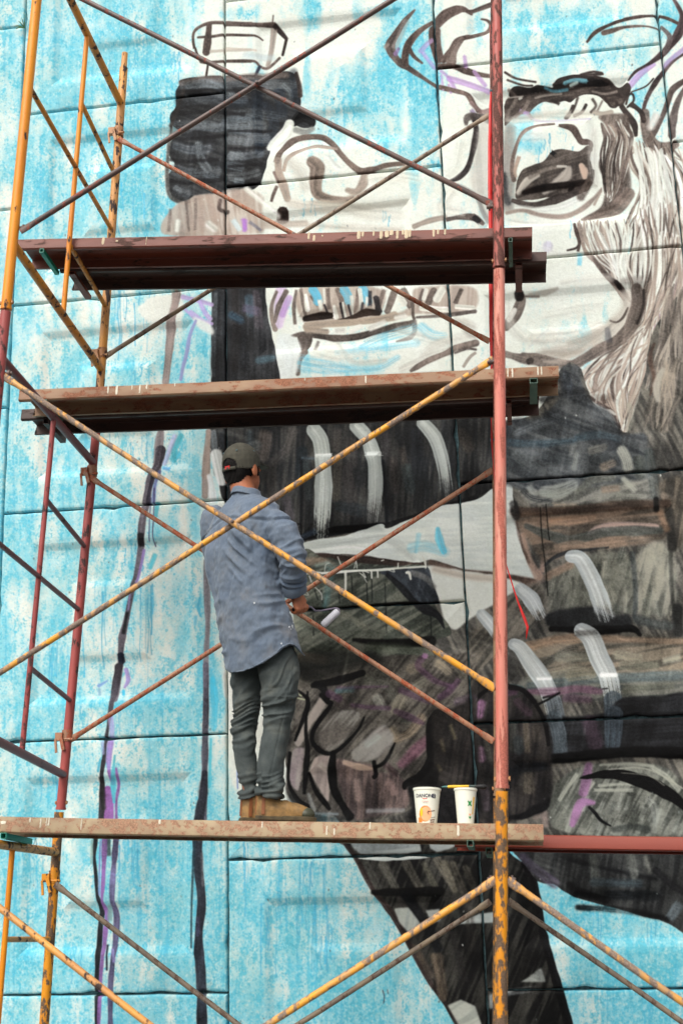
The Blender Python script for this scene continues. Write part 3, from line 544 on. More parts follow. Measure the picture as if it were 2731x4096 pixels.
# mouth
p('E', '470,395 970,395 985,560 1170,500 1200,400 1560,395 1560,540 1400,560 1190,560 980,600 700,620 500,610', (166, 150, 138), .92, 2, (196, 184, 172), 95, .6)
s('E', '345,395 340,500 330,620', [70, 80, 50], (214, 196, 226), .9, 6); s('E', '400,440 350,560', 40, (168, 128, 196), .6, 6)
for q, w in [('318,405 285,500 292,600 310,650', [16, 24, 30, 36]), ('378,405 330,500 305,600', [26, 30, 20]), ('440,400 425,500 432,610', [16, 22, 18]), ('470,395 485,480 500,560', [20, 26, 20]), ('540,440 580,500', 30), ('640,400 650,520', 26), ('700,400 730,480 750,560', [30, 30, 16]), ('830,400 820,500 800,550', [20, 24, 12]), ('990,400 950,520', 30), ('1060,400 1010,540', 40), ('1110,400 1160,500', 50), ('1240,400 1215,490', 24), ('1310,400 1270,490', 40), ('1480,400 1440,490', 30)]:
    s('E', q, w, (112, 97, 88), .9, 2)
for x in (560, 755, 872): s('E', [(x-15, 400), (x+10, 440), (x+20, 480)], 56, (92, 190, 226), .9, 3, .4)
for q, w in [('500,430 515,535', [20, 34]), ('590,470 600,530', [30, 20]), ('615,400 622,500', [18, 8]), ('680,500 690,575', [14, 46]), ('735,480 750,590', [12, 26]), ('790,440 795,565', [24, 8]), ('840,400 850,470 845,550', [26, 26, 8]), ('890,450 880,510', [26, 10]), ('1090,440 1120,490', [40, 50]), ('1260,400 1240,470', 26), ('1360,400 1320,470', 50), ('1220,520 1400,530', 34), ('1440,510 1560,520', 30)]:
    s('E', q, w, (236, 238, 228), .95, 1.5)
for q, w in [('620,500 640,550', 14), ('720,490 735,570', 14), ('770,500 790,580', 14), ('860,490 845,560', 16), ('905,410 905,500', 26), ('940,440 960,540', 40)]: s('E', q, w, (44, 40, 44), .85, 2)
s('E', '490,580 600,562 660,560', [30, 46, 26], (50, 37, 31)); s('E', '700,590 790,570 880,540 960,545', [12, 24, 44, 26], (50, 38, 32)); s('E', '505,630 640,612 800,600 970,580 1060,560', [60, 44, 40, 40, 50], (170, 154, 136), .95, 3)
s('E', '410,688 490,676 600,690 700,702 830,690 950,656 1060,632 1170,605', [14, 36, 36, 40, 40, 44, 50, 36], (92, 81, 74), .96, 2.5); s('E', '500,650 640,660', 40, (150, 134, 118), .9, 4)
for q, w in [('690,655 740,650', 34), ('780,660 850,625', 30), ('900,640 1000,600', 34), ('1060,575 1130,560', 30)]: s('E', q, w, (232, 232, 226), .9, 5)
s('E', '1172,480 1175,560 1185,590', 22, (104, 92, 84)); s('E', '1195,578 1300,572 1420,560 1568,540', [14, 18, 26, 24], (96, 84, 78), .9, 2); s('E', '1180,600 1185,660 1150,700 1070,725', [30, 26, 30, 10], (120, 112, 108), .9, 3)
p('E', '450,690 540,694 515,780 480,795', (88, 76, 70), .95); s('E', '500,790 465,840 452,935', [40, 34, 34], (112, 98, 90), .95, 2); s('E', '580,720 560,780', 20, (110, 100, 96), .8, 4)
p('E', '330,680 440,700 470,790 440,945 330,945 310,830', (232, 240, 238), .9, 2)
for q, w in [('850,765 980,700 1180,640', [40, 80, 60]), ('690,800 900,780 1200,735', [20, 40, 50]), ('500,870 620,890 760,905', [110, 90, 50]), ('800,900 960,890 1080,830', [60, 50, 40]), ('1230,640 1300,690 1380,690', [60, 60, 30])]: s('E', q, w, (110, 202, 234), .55, 6, .8)
s('E', '1100,905 1250,845 1400,790 1568,745', [40, 60, 56, 40], (206, 206, 198), .8, 6, .4); s('E', '1160,915 1270,850 1390,800 1440,770 1575,738', [20, 40, 36, 40, 40], (108, 94, 86), .95, 2); s('E', '1440,800 1510,775 1568,780', 16, (80, 70, 66), .9)
s('E', '1490,890 1530,830 1568,800', 18, (140, 128, 118), .8)
s('E', '700,740 800,860 1000,850', 40, (220, 224, 214), .6, 8)
# dark column and cloak
p('D0', '489,600 520,596 600,596 610,700 632,810 644,880 652,970 486,970 484,880 486,700', (52, 54, 58), .97, 0, (36, 38, 42), 90, .5, .8)
for q, c in [('1350,430 1340,640 1330,940', (92, 100, 106)), ('1400,460 1395,700', (64, 70, 76))]: s('D', q, 30, c, .7, 4, .6)
for q, c in [('60,420 70,700 50,900', (44, 40, 40)), ('150,450 160,560', (60, 90, 110)), ('30,560 100,600', (50, 84, 110)), ('190,420 210,640', (80, 72, 80)), ('120,520 200,540', (84, 74, 104)), ('200,850 300,830', (60, 90, 104)), ('110,700 120,900', (40, 44, 50))]: s('E', q, 50, c, .7, 7, .5)
# body mass
p('D0', '487,975 660,965 1000,955 1210,955 1290,845 1330,845 1360,920 1430,990 1450,960 1480,860 1500,760 1575,660 1640,640 1640,2170 1575,2130 1480,2100 1400,2060 1330,2030 1280,2030 1225,2020 1190,1945 1100,1945 800,1945 780,1890 720,1830 655,1760 668,1650 680,1560 690,1480 690,1180 600,1180 530,1170 505,1110', (112, 108, 98), 1, 0, (70, 69, 66), 62, .65, 1.2)
p('D0', '487,975 700,965 1140,955 1140,1100 1100,1140 1000,1175 850,1215 700,1235 600,1200 520,1160 500,1090', (66, 66, 64), 1, 0, (44, 46, 48), 92, .6, .9)
s('D', '1335,1300 1345,1430 1360,1568', [34, 40, 40], (104, 114, 120), .9, 2, .4); s('D', '1385,1300 1390,1400', 30, (40, 44, 50), .8, 4)
for q, c in [('150,1300 170,1568', (60, 72, 78)), ('250,1310 230,1450', (112, 100, 92)), ('420,1280 380,1400 300,1480', (86, 80, 76)), ('480,1400 470,1568', (38, 50, 58)), ('700,1280 690,1400', (84, 78, 74)), ('780,1350 800,1500', (72, 68, 66)), ('1000,1300 1010,1500', (70, 66, 68)), ('1100,1400 1130,1550', (80, 72, 66)), ('1200,1280 1210,1568', (46, 50, 56)), ('200,1380 100,1430', (100, 106, 106)), ('1480,1300 1530,1400', (84, 76, 68)), ('900,1290 960,1500', (50, 48, 50))]: s('E', q, rnd.uniform(40, 80), c, .7, 9, .5)
for q, c in [('270,100 300,300', (70, 66, 62)), ('380,300 400,420', (84, 78, 86)), ('500,60 520,300', (58, 66, 68)), ('700,40 690,300', (92, 86, 76)), ('760,100 800,400', (64, 60, 60)), ('1050,60 1060,250', (78, 70, 66)), ('1130,100 1160,250', (60, 74, 76)), ('1230,60 1240,300', (40, 44, 48)), ('700,350 860,380', (44, 54, 60)), ('1010,200 1040,420', (40, 40, 42))]: s('H', q, rnd.uniform(40, 70), c, .75, 8, .5)
s('H', '470,50 475,300 470,480', 22, (24, 26, 30), .7, 4); s('H', '478,45 560,50', 16, (64, 78, 88), .7, 3); s('H', '985,60 1000,300 1010,460', 22, (24, 28, 34), .8, 4)
s('H', '470,560 560,530 700,500 850,486 990,460', [20, 40, 46, 40, 20], BK, .95, 2); s('H', '1000,470 1150,430 1330,370 1480,325 1575,300', [30, 40, 40, 30, 40], (30, 30, 32), .95, 3); s('H', '480,540 560,505', 34, (64, 84, 110), .6, 5); s('H', '425,465 465,462 470,520 440,540', 9, BK, .9)
for q, w, f in [('E:548,1275 590,1340 606,1440 612,1520 614,1640 606,1810 596,1925', [60, 96, 100, 102, 104, 104, 96], .12), ('E:815,1250 885,1330 918,1420 934,1500 940,1620 934,1740 924,1830', [56, 90, 98, 86, 86, 90, 90], .3), ('E:1232,1235 1310,1330 1350,1440 1374,1560 1388,1690', [60, 84, 84, 80, 80], .34)]:
    c, pts = q.split(':'); s(c, pts, [max(w)*.9]+w[1:], (176, 184, 180), .97, 1.6, 0.12, fade=f); s(c, pts, [x*.6 for x in w], (214, 220, 214), .7, 4, .5, fade=f)
s('H', '562,30 660,28', 26, (232, 238, 234), .9, 2); s('H', '885,20 970,18', 26, (232, 238, 234), .9, 2)
s('H', '880,400 930,430', 60, (52, 54, 56), .6, 9, .6); s('H', '1350,200 1400,260', 60, (60, 64, 66), .55, 8, .6)
# collar
p('H', '465,590 560,560 700,540 850,500 985,464 1010,490 1160,430 1350,352 1475,335 1600,300 1680,240 1780,220 1805,270 1812,380 1845,540 1885,690 1955,800 1880,800 1780,790 1690,775 1490,748 1380,712 1290,692 1200,706 1060,690 880,660 680,650 465,652', (236, 242, 236), 1, 0, (220, 228, 224), 178, .6, .9)
s('H', '470,600 700,580 1000,540', 40, (188, 196, 192), .7, 4, .6); s('H', '480,640 760,600 900,620', 20, (238, 242, 236), .9, 3, .4); s('H', '1010,560 1090,600 1180,680', [30, 60, 30], (190, 196, 192), .6, 8, .5)
s('H', '1160,610 1240,600 1380,640', 60, (120, 208, 236), .5, 7, .6); s('H', '1330,490 1340,560 1370,640', [26, 56, 40], (90, 200, 236), .8, 3, .3); s('H', '1210,520 1190,640', 26, (140, 214, 236), .6, 5, .4)
s('H', '465,664 600,662 760,682 900,690 1060,712 1200,722 1260,712', [30, 40, 44, 44, 50, 36, 10], (66, 51, 45), .97, 2); s('I', '-20,705 100,742 200,768 380,782 500,806 640,818', [34, 38, 34, 36, 60, 26], (92, 72, 62), .9, 5)
p('H', '1262,735 1400,742 1500,758 1700,790 1860,835 1775,905 1690,965 1520,1070 1440,1130 1375,1070 1345,960 1310,850', (236, 240, 232), 1, 1); s('H', '1310,745 1500,790 1680,810', 40, (190, 168, 150), .5, 10); s('I', '510,880 640,830 700,800', [30, 40, 20], (120, 100, 88), .6, 8)
s('I', '560,520 600,680 660,790', [30, 40, 60], (172, 138, 118), .8, 6); s('I', '520,430 545,560 600,700', 16, (92, 70, 60), .7, 4); s('I', '690,640 680,760', 30, (180, 140, 120), .6, 6)
# cloak below the collar, with spilt white
p('H', '465,680 620,672 800,700 1050,725 1250,730 1310,960 1420,1150 1300,1200 1280,1400 900,1420 465,1480', (108, 112, 98), 1, 0, (66, 72, 64), 150, .6, 1.0)
p('H', '975,770 1110,750 1260,732 1300,830 1340,955 1250,960 1180,950 1110,860 1040,800', (66, 74, 84), .97, 0, (48, 54, 62), 60, .5); s('H', '1010,780 1100,860 1190,960 1260,1000 1330,1040 1372,1120', [20, 40, 40, 60, 40, 6], (36, 38, 42), .95, 2); s('H', '1170,770 1250,800 1310,860', 34, (112, 112, 108), .6, 5)
s('H', '470,700 600,690 660,720', 44, (164, 132, 106), .6, 8); s('H', '640,720 660,760 620,1000', 40, (60, 120, 128), .5, 10, .4); s('H', '560,720 640,700', 24, (150, 176, 166), .5, 6)
for q in ['880,740 890,950', '790,790 795,900', '915,780 920,950', '1000,840 1010,1150', '600,880 610,960', '710,880 716,960', '1285,1020 1290,1180', '550,1040 552,1160', '560,880 580,940']: s('H', q, 7, (36, 40, 40), .8, 1.5)
s('H', '465,1010 700,1000 1000,965 1200,955', [8, 14, 14, 10], (28, 30, 30), .9, 2); s('H', '690,1010 800,1060 880,1120', 40, (118, 118, 100), .6, 6); s('H', '470,1080 700,1130 1000,1150', 40, (80, 86, 74), .6, 12); s('H', '800,1190 1000,1210 1290,1200', [20, 44, 70], (22, 22, 22), .9, 5)
s('H', '470,1300 560,1310 620,1320', 60, (134, 112, 88), .8, 8); s('H', '900,1240 1100,1250 1250,1280', 60, (96, 106, 90), .7, 12); p('H', '465,1340 620,1350 760,1330 900,1330 1000,1400 700,1480 465,1490', (36, 40, 38), .9, 5); s('H', '600,1460 760,1380 900,1320', 40, (80, 82, 74), .6, 8)
for q, w in [('462,782 560,770 640,768 760,757 900,752 1000,746 1120,738 1255,730', [7, 10, 9, 12, 10, 12, 10, 14]), ('600,775 700,772 820,760 960,757 1060,748', 6), ('752,760 753,820 752,884', [16, 13, 9]), ('491,780 494,845', [12, 9]), ('915,758 917,803', [12, 10]), ('954,765 955,798', [12, 9]), ('1130,772 1150,770 1162,815', [14, 20, 8]), ('466,785 464,810', 8), ('700,665 720,715', 5), ('620,760 625,715 650,705', 4), ('805,740 815,690 822,740', 4), ('560,860 600,900 605,940', 4), ('500,880 520,910 490,905', 4), ('860,780 885,830', 4), ('975,690 990,685', 5), ('1080,705 1080,735', 6), ('1230,660 1250,700 1255,740', [5, 12, 8]), ('840,770 880,800 860,760 900,770', 4), ('1010,750 1060,765 1040,740', 4), ('530,800 540,830 525,790', 4)]:
    s('H', q, w, (236, 238, 228), .95, 1.0)
# grey and brown washes over the skull, and shade worked into the white
for q, w, c, a in [('B:380,1000 470,1080 500,1180', 90, (206, 200, 188), .5), ('B:900,1120 1050,1100 1200,1120', 90, (222, 222, 210), .6), ('B:700,1290 900,1330 1100,1340', 80, (208, 204, 192), .5), ('B:520,1400 800,1420 1100,1430', 50, (186, 174, 160), .5), ('C:120,1200 60,1300 180,1330', 80, (212, 210, 200), .6), ('C:480,1380 640,1400 860,1390', 60, (222, 222, 214), .6), ('C:470,740 700,730 960,740', 70, (206, 204, 194), .5), ('C:560,860 700,850', 60, (214, 226, 226), .6), ('C:1010,800 1000,1000 1020,1150', 60, (222, 218, 210), .5),
                   ('F:470,470 480,600 560,700 700,740', 60, (206, 206, 198), .55), ('F:700,560 900,520 1050,500', 90, (226, 228, 220), .5), ('F:620,700 850,690 1050,620', 100, (210, 204, 194), .5), ('F:850,740 1000,690 1130,590', 60, (176, 166, 154), .5), ('F:650,800 800,810 930,790', 44, (160, 150, 138), .5), ('F:1190,420 1210,500', 44, (186, 178, 168), .6), ('F:800,360 950,340 1120,330', 60, (216, 214, 204), .5), ('F:640,130 800,180 980,200', 40, (222, 224, 222), .5),
                   ('E:560,780 700,820 860,800', 60, (214, 218, 208), .6), ('E:1080,660 1250,700 1400,740', 70, (216, 222, 216), .6), ('E:1230,820 1350,740 1568,690', 60, (196, 192, 184), .5), ('E:350,720 400,820 390,930', 50, (222, 232, 232), .5), ('E:1440,600 1560,640', 70, (190, 182, 172), .5), ('E:1500,660 1568,700', 50, (150, 142, 136), .5)]:
    cr_, pts = q.split(':'); s(cr_, pts, [w*.5, w, w*.6], c, a, 12, .35)
# pale hair fading into the dark cloak
strands('F', '1500,380 1440,620 1390,800 1350,1000', '1600,420 1590,700 1560,900 1500,1150', 26, 10, 26, [(150, 140, 128), (176, 166, 152), (120, 108, 98), (104, 94, 86), (196, 188, 176)], .75, 22)
strands('F', '1400,820 1370,950 1350,1080 1330,1250', '1590,860 1570,1000 1540,1150 1500,1300', 22, 10, 26, [(128, 118, 106), (96, 88, 80), (150, 138, 122), (84, 80, 74)], .6, 24)
s('F', '1385,740 1360,830 1385,960 1360,1060', [16, 26, 24, 10], (92, 70, 60), .8, 4); s('F', '1440,900 1400,1000 1410,1100', [20, 50, 20], (206, 202, 190), .7, 6)
s('F', '1230,1120 1240,1200 1220,1280', [30, 46, 30], (160, 158, 142), .6, 7)
# shoulder, gauntlet and sleeve on the right
for pts, c1_, c2_, an in [('500,170 700,160 900,150 1200,130 1350,140 1385,320 1100,345 700,345 580,320', (146, 146, 136), (94, 96, 90), 160), ('520,405 900,395 1450,365 1465,540 1300,590 1000,615 860,640 760,690 690,700 620,600', (144, 116, 94), (88, 78, 68), 172), ('735,1010 720,840 800,745 950,665 1150,640 1240,690 1265,1000 1225,1030 1000,985 800,1000', (126, 128, 114), (80, 82, 74), 112), ('1285,650 1400,570 1475,620 1510,800 1520,1010 1400,1040 1290,1020 1265,820', (160, 158, 142), (104, 106, 96), 104),
                          ('600,1230 760,1175 1000,1165 1568,1185 1568,1400 1160,1400 1000,1390 720,1400 640,1320', (136, 122, 102), (84, 80, 70), 170), ('560,1440 760,1400 1100,1400 1568,1400 1568,1560 1100,1570 560,1560', (112, 114, 104), (72, 78, 76), 176), ('1395,230 1568,190 1568,560 1500,600 1470,420', (112, 100, 84), (66, 62, 56), 100), ('235,1150 330,1080 480,930 640,840 700,900 690,1020 600,1130 480,1240 300,1380 240,1400', (118, 110, 96), (70, 68, 62), 130)]:
    p('I', pts, c1_, .85, 4, c2_, an, .7, 1.2)
p('F', '800,905 905,880 930,985 985,1090 1100,1155 1168,1260 1195,1312 1330,1312 1345,1500 1300,1600 470,1640 465,1240 660,1205 790,1080', (86, 92, 96), .85, 3, (58, 64, 70), 20, .6, 1.2)
for q, c_ in [('520,1300 640,1250 780,1200', (104, 112, 118)), ('560,1420 700,1470 760,1560', (112, 120, 124)), ('700,1180 850,1240 1000,1290', (52, 58, 64)), ('880,1380 860,1500', (116, 120, 118)), ('900,1330 1050,1310 1160,1340', (58, 80, 92)), ('480,1360 650,1370 880,1350', (52, 76, 90)), ('980,1420 1080,1390', (128, 126, 116)), ('830,940 860,1050', (74, 84, 96)), ('680,1090 780,1060 930,1040', (34, 36, 38)), ('560,1500 900,1480', (70, 74, 76))]: s('F', q, 46, c_, .7, 8, .5)
for q, w, c, a in [('520,20 600,90 690,150', [60, 90, 40], (104, 112, 114), .7), ('700,40 860,70', 70, (60, 66, 70), .7), ('880,120 900,20', 40, (128, 134, 130), .7), ('1000,60 1150,40', 60, (76, 82, 84), .7), ('1180,0 1210,60 1220,110', 70, (176, 178, 164), .85), ('1060,110 1130,80', 50, (168, 146, 122), .7), ('1290,60 1300,160', 70, (70, 76, 68), .7), ('600,230 640,280', 40, (150, 156, 150), .7), ('690,260 780,260 880,220', [60, 90, 60], (152, 158, 150), .85), ('560,250 620,300 740,320', 36, (40, 44, 48), .8), ('900,260 1000,190 1130,170', [30, 60, 40], (110, 112, 100), .7), ('1190,180 1230,220 1260,250', 40, (190, 192, 178), .8), ('1060,250 1160,240', 40, (150, 122, 100), .7), ('1150,280 1330,290', 40, (140, 142, 130), .7), ('760,350 900,350', 30, (170, 150, 126), .7), ('1350,10 1380,200 1400,330', 60, (62, 70, 70), .7), ('1440,280 1480,330', 50, (150, 130, 110), .6)]:
    s('I', q, w, c, a, 7, .45)
s('I', '505,385 700,385 900,372 1100,352 1300,342 1470,335', [60, 50, 44, 60, 60, 44], (66, 48, 38), .7, 7); s('I', '500,330 520,420', 50, (40, 40, 40), .7, 5)  # long brown stroke: shade of the panel's upper chamfer painted into the mural
s('I', '730,440 850,440 1010,420', [30, 60, 30], (180, 140, 110), .7, 6); s('I', '960,540 1030,490 1150,470 1400,480', [20, 44, 50, 50], (178, 148, 138), .75, 4); s('I', '580,470 700,520 850,560 960,540 1080,510 1300,500 1430,500', [30, 60, 60, 56, 60, 60, 40], (74, 80, 76), .85, 5)
s('I', '760,600 900,580 1000,600 1200,580', [20, 40, 40, 40], (168, 138, 114), .7, 6); s('I', '700,720 760,670 850,635 960,622 1100,606', [18, 24, 24, 18, 10], (46, 50, 54), .9, 3); s('I', '720,790 800,750 860,720', 50, (166, 130, 104), .6, 8)
for i in range(46):
    x = rnd.uniform(1010, 1540); y = rnd.uniform(600, 1000); s('I', [(x, y), (x+rnd.uniform(-30, 40), y+rnd.uniform(60, 150))], rnd.uniform(20, 44), rnd.choice([(150, 152, 138), (112, 114, 100), (170, 168, 150), (86, 92, 82), (72, 78, 72), (126, 124, 110)]), .6, 7, .6)
for i in range(26):
    x = rnd.uniform(740, 960); y = rnd.uniform(780, 980); s('I', [(x, y), (x+rnd.uniform(-20, 40), y+rnd.uniform(40, 110))], rnd.uniform(20, 40), rnd.choice([(128, 130, 116), (84, 86, 76), (104, 106, 94), (66, 68, 62)]), .6, 6, .6)
p('I', '700,1040 790,1005 1000,985 1130,1040 1230,1030 1240,1110 1000,1118 740,1112', (42, 44, 46), .95, 3); s('I', '735,1120 900,1128 1100,1128 1250,1120 1300,1160', [30, 46, 50, 44, 20], (20, 20, 20), .95, 4); s('I', '1280,1060 1400,1090 1500,1100', 60, (66, 72, 72), .8, 9); s('I', '1530,980 1540,1150', 60, (44, 46, 46), .8, 8)
s('I', '1250,640 1270,900 1260,1050', 30, (66, 74, 76), .7, 5); s('I', '1490,640 1500,900 1530,1100', 26, (50, 52, 50), .7, 5); s('I', '1480,380 1500,620', 50, (46, 46, 44), .8, 7); s('I', '1420,380 1470,500', 40, (150, 112, 84), .6, 7)
for q, c in [('600,1230 760,1190 900,1180', (160, 124, 94)), ('1080,1180 1300,1190 1568,1200', (142, 114, 90)), ('700,1340 820,1260 900,1240', (60, 62, 58)), ('1150,1280 1300,1300', (150, 146, 124)), ('750,1400 900,1370 1000,1400', (136, 132, 112)), ('1180,1350 1400,1350', (112, 112, 96)), ('1450,1320 1540,1300', (166, 164, 146)), ('600,1480 900,1450 1040,1440', (70, 86, 90)), ('1160,1430 1400,1420 1568,1410', (80, 96, 100)), ('1200,1500 1500,1480', (100, 102, 86)), ('780,1300 1000,1290', (120, 120, 104)), ('850,1420 1000,1400', (120, 114, 92))]: s('I', q, rnd.uniform(36, 66), c, .75, 7, .5)
s('I', '670,360 680,540 700,700 718,910', 6, (24, 24, 24), .8, 1.2); s('I', '705,340 720,500 728,560', 6, (24, 24, 24), .8, 1.2); s('I', '1395,300 1400,380', 30, (20, 20, 20), .8, 4); s('I', '500,1560 560,1500 480,1480', 20, (40, 150, 170), .6, 3)
for q, w in [('I:300,1030 345,1080 400,1150', [60, 86, 80]), ('I:545,870 610,930 665,1030', [60, 100, 84]), ('I:860,665 920,680 985,790 1035,910 1075,1030', [50, 100, 106, 112, 116]), ('I:500,1215 545,1240 610,1330 680,1430 715,1500 745,1580 760,1640', [40, 90, 110, 112, 108, 112, 110]), ('I:925,1130 990,1180 1040,1300 1090,1400 1112,1490 1124,1555', [70, 120, 126, 120, 124, 124])]:
    c, pts = q.split(':'); s(c, pts, [w[1]*.8]+w[1:], (196, 204, 206), .97, 1.6, .1, fade=.16); s(c, pts, [x*.55 for x in w], (226, 230, 228), .7, 5, .5, fade=.3)
s('I', '650,1430 740,1430', 30, (240, 244, 242), .9, 3); s('I', '1050,1410 1150,1410', 34, (240, 244, 242), .9, 3)
s('L', '755,330 780,440 795,540 796,640', [100, 98, 96, 90], (92, 104, 114), .92, 3, .3); s('L', '1126,310 1132,420 1128,520 1122,600', [116, 118, 114, 90], (74, 88, 100), .9, 3, .3); s('L', '690,300 780,275', 16, (30, 28, 30), .9); s('L', '1060,245 1090,242', 10, (40, 38, 40), .8); s('I', '900,1150 1020,1140', 34, (70, 70, 66), .6, 5, .6); s('I', '1020,1000 1130,1040', 40, (150, 156, 160), .5, 7, .7)
# strap, wheel and lower sleeve
p('L', '1195,300 1400,295 1640,290 1640,655 1300,655 900,680 540,712 470,680 470,440 720,415 820,420 1060,400', (44, 46, 50), .96, 2, (32, 33, 36), 176, .5)
s('L', '755,420 785,520 796,640', [96, 96, 86], (84, 98, 108), .85, 4, .4); s('L', '1130,400 1128,520 1122,600', [114, 112, 90], (66, 80, 92), .85, 4, .4); s('L', '980,450 1020,600', 90, (74, 54, 70), .6, 12)
s('L', '520,690 800,680 1000,660 1250,640 1640,650', [40, 60, 70, 66, 80], (14, 14, 15), .95, 5)
s('L', '590,262 760,262 900,245 1050,262', [30, 50, 50, 34], (118, 66, 100), .7, 6, .3); s('L', '820,300 980,310', 50, (104, 62, 92), .5, 9)
p('L', '770,840 900,745 1000,720 1200,712 1420,725 1520,790 1575,880 1640,960 1640,1150 850,1150 720,1010 740,930', (122, 126, 116), .96, 2, (78, 82, 76), 118, .7, .9)
for i in range(40):
    x = rnd.uniform(760, 1560); y = rnd.uniform(900, 1100); s('L', [(x+30, y), (x, y+rnd.uniform(50, 110))], rnd.uniform(14, 34), rnd.choice([(164, 170, 160), (136, 142, 132), (90, 96, 90), (60, 64, 60)]), .6, 5, .6)
for q in ['900,780 830,880 790,940', '1000,830 950,900', '1040,850 1200,840 1300,850', '1010,880 1250,880', '1050,720 1250,712 1380,730', '1380,740 1470,800 1540,880']: s('L', q, rnd.uniform(16, 36), (182, 186, 172), .8, 4, .4)
s('L', '975,720 960,820 940,900', [50, 60, 56], (142, 92, 140), .85, 6); s('L', '1010,960 930,960 890,1040 870,1100', [20, 60, 56, 34], (156, 102, 156), .85, 5); s('L', '640,1050 690,1020 700,1100', 40, (150, 128, 120), .6, 8)
p('L', '915,806 985,775 1080,755 1180,752 1300,775 1420,820 1530,900 1640,1010 1640,1060 1540,985 1440,930 1300,868 1150,818 1020,806', (16, 16, 17), .98); s('L', '1100,750 1300,740 1440,790 1568,870', 6, (190, 190, 176), .7, 2); s('L', '1180,770 1350,790 1450,850', 6, (150, 150, 138), .6, 2); s('L', '975,985 1010,1020 1050,1070 1112,1105', [18, 20, 18, 8], (22, 24, 26))
s('L', '1130,1130 1250,1110 1350,1130', 40, (60, 66, 64), .7, 6); s('L', '1350,940 1390,1000 1390,1140', [40, 40, 40], (168, 174, 166), .5, 6, .4)
p('L', '230,250 400,225 560,240 680,380 740,560 740,900 700,1010 560,1060 230,1075', (56, 52, 50), .95, 3, (38, 36, 38), 95, .6)
for q, c in [('300,330 290,420', (136, 84, 130)), ('420,270 520,260', (96, 60, 90)), ('520,320 600,400', (84, 62, 76)), ('320,500 360,700', (100, 98, 86)), ('580,460 590,640', (112, 100, 84)), ('500,470 510,620', (80, 82, 76)), ('590,720 600,880', (104, 96, 82)), ('540,720 550,850', (62, 60, 56)), ('420,480 430,650', (70, 60, 66)), ('320,860 330,1000', (88, 76, 86)), ('290,620 300,690', (132, 92, 120)), ('640,480 650,560', (70, 64, 58))]: s('L', q, rnd.uniform(36, 60), c, .75, 7, .4)
s('L', '245,400 270,310 340,250 430,226 530,240 610,300 670,390 705,480 720,600', [20, 24, 24, 22, 24, 26, 26, 26, 20], (18, 17, 18), .95, 2); s('L', '470,240 560,250 640,330', 26, (22, 20, 22), .8, 3); s('L', '660,340 720,310 790,270', 14, (20, 20, 22), .9)
s('L', '470,1050 560,1045 640,1000 700,980 725,930', [20, 36, 60, 50, 14], (24, 24, 27), .9, 4); s('L', '470,780 560,740 700,730', 60, (30, 34, 40), .8, 9); s('L', '530,560 540,640', 60, (60, 70, 74), .6, 8)
p('L', '-20,380 60,330 150,290 240,280 245,700 265,850 275,1070 -20,1070', (44, 41, 42), .92, 4, (30, 29, 31), 95, .6)
for q, c in [('150,330 180,420', (104, 84, 100)), ('210,560 200,680', (128, 84, 116)), ('130,500 150,640', (84, 80, 84)), ('90,560 100,660', (96, 92, 76)), ('60,480 80,640', (66, 64, 52)), ('40,740 60,800', (70, 70, 58)), ('120,750 180,780', (64, 58, 66))]: s('L', q, rnd.uniform(24, 46), c, .7, 6, .4)
# the gripping hand
p('K', '460,150 640,110 900,60 1100,30 1280,40 1500,20 1568,40 1568,380 1420,380 1330,420 1290,560 1280,700 1200,810 1130,850 1170,990 1000,1060 780,1065 640,1040 500,1000 380,900 400,640 430,420', (108, 102, 92), .96, 1, (70, 66, 62), 130, .6, .9)
for q, c in [('700,320 800,400 760,480', (90, 80, 76)), ('900,200 1000,220 1050,300', (122, 122, 110)), ('1060,380 1100,300', (150, 142, 120)), ('1150,120 1220,100', (140, 126, 104)), ('1330,80 1400,140', (160, 146, 120)), ('1180,230 1260,180', (140, 136, 118)), ('950,300 980,360', (150, 150, 138)), ('1100,440 1200,440', (84, 88, 78)), ('1060,560 1150,520 1230,420', (166, 142, 112)), ('1040,500 1060,540', (150, 132, 104)), ('850,180 1000,150', (104, 104, 92)), ('1420,60 1500,160', (112, 108, 92)), ('1450,330 1560,300', (84, 70, 84)), ('960,620 1030,590', (112, 112, 104))]: s('K', q, rnd.uniform(40, 70), c, .75, 7, .5)
p('K', '465,180 560,210 640,180 900,90 1000,60 900,10 465,20', (36, 37, 34), .8, 6)
p('K', '430,580 470,490 540,380 600,285 640,320 600,400 530,490 465,600', (151, 143, 136), .95, 1, (177, 165, 155), 120, .5); p('K', '585,560 620,470 700,395 800,375 845,410 800,500 720,590 660,630 610,610', (146, 143, 134), .95, 2, (106, 99, 92), 130, .7)
p('K', '790,650 850,590 930,510 1000,470 1050,560 990,650 930,690 830,705', (158, 155, 148), .95, 2, (122, 115, 110), 140, .7); p('K', '400,820 415,640 490,618 485,700 470,800 450,885', (167, 160, 153), .95, 1, (141, 125, 129), 95, .6)
p('K', '528,760 560,690 600,668 662,652 655,800 640,950 590,880 545,810', (155, 139, 134), .95, 1, (193, 177, 169), 95, .6); p('K', '690,690 760,690 920,725 940,770 1070,780 1140,870 1130,990 960,1040 800,1062 740,930 700,800', (122, 99, 94), .95, 2, (82, 70, 70), 95, .7)
s('K', '742,705 820,730 915,745', [30, 36, 20], (221, 193, 172), .85, 4); s('K', '820,820 830,940', 50, (177, 146, 136), .7, 9); s('K', '1020,830 1060,900', 50, (165, 129, 122), .6, 9); s('K', '590,720 640,760', 40, (200, 188, 179), .8, 5); s('K', '880,600 960,540', 40, (188, 193, 186), .7, 6); s('K', '880,1010 1120,1005', 26, (153, 153, 155), .7, 5)
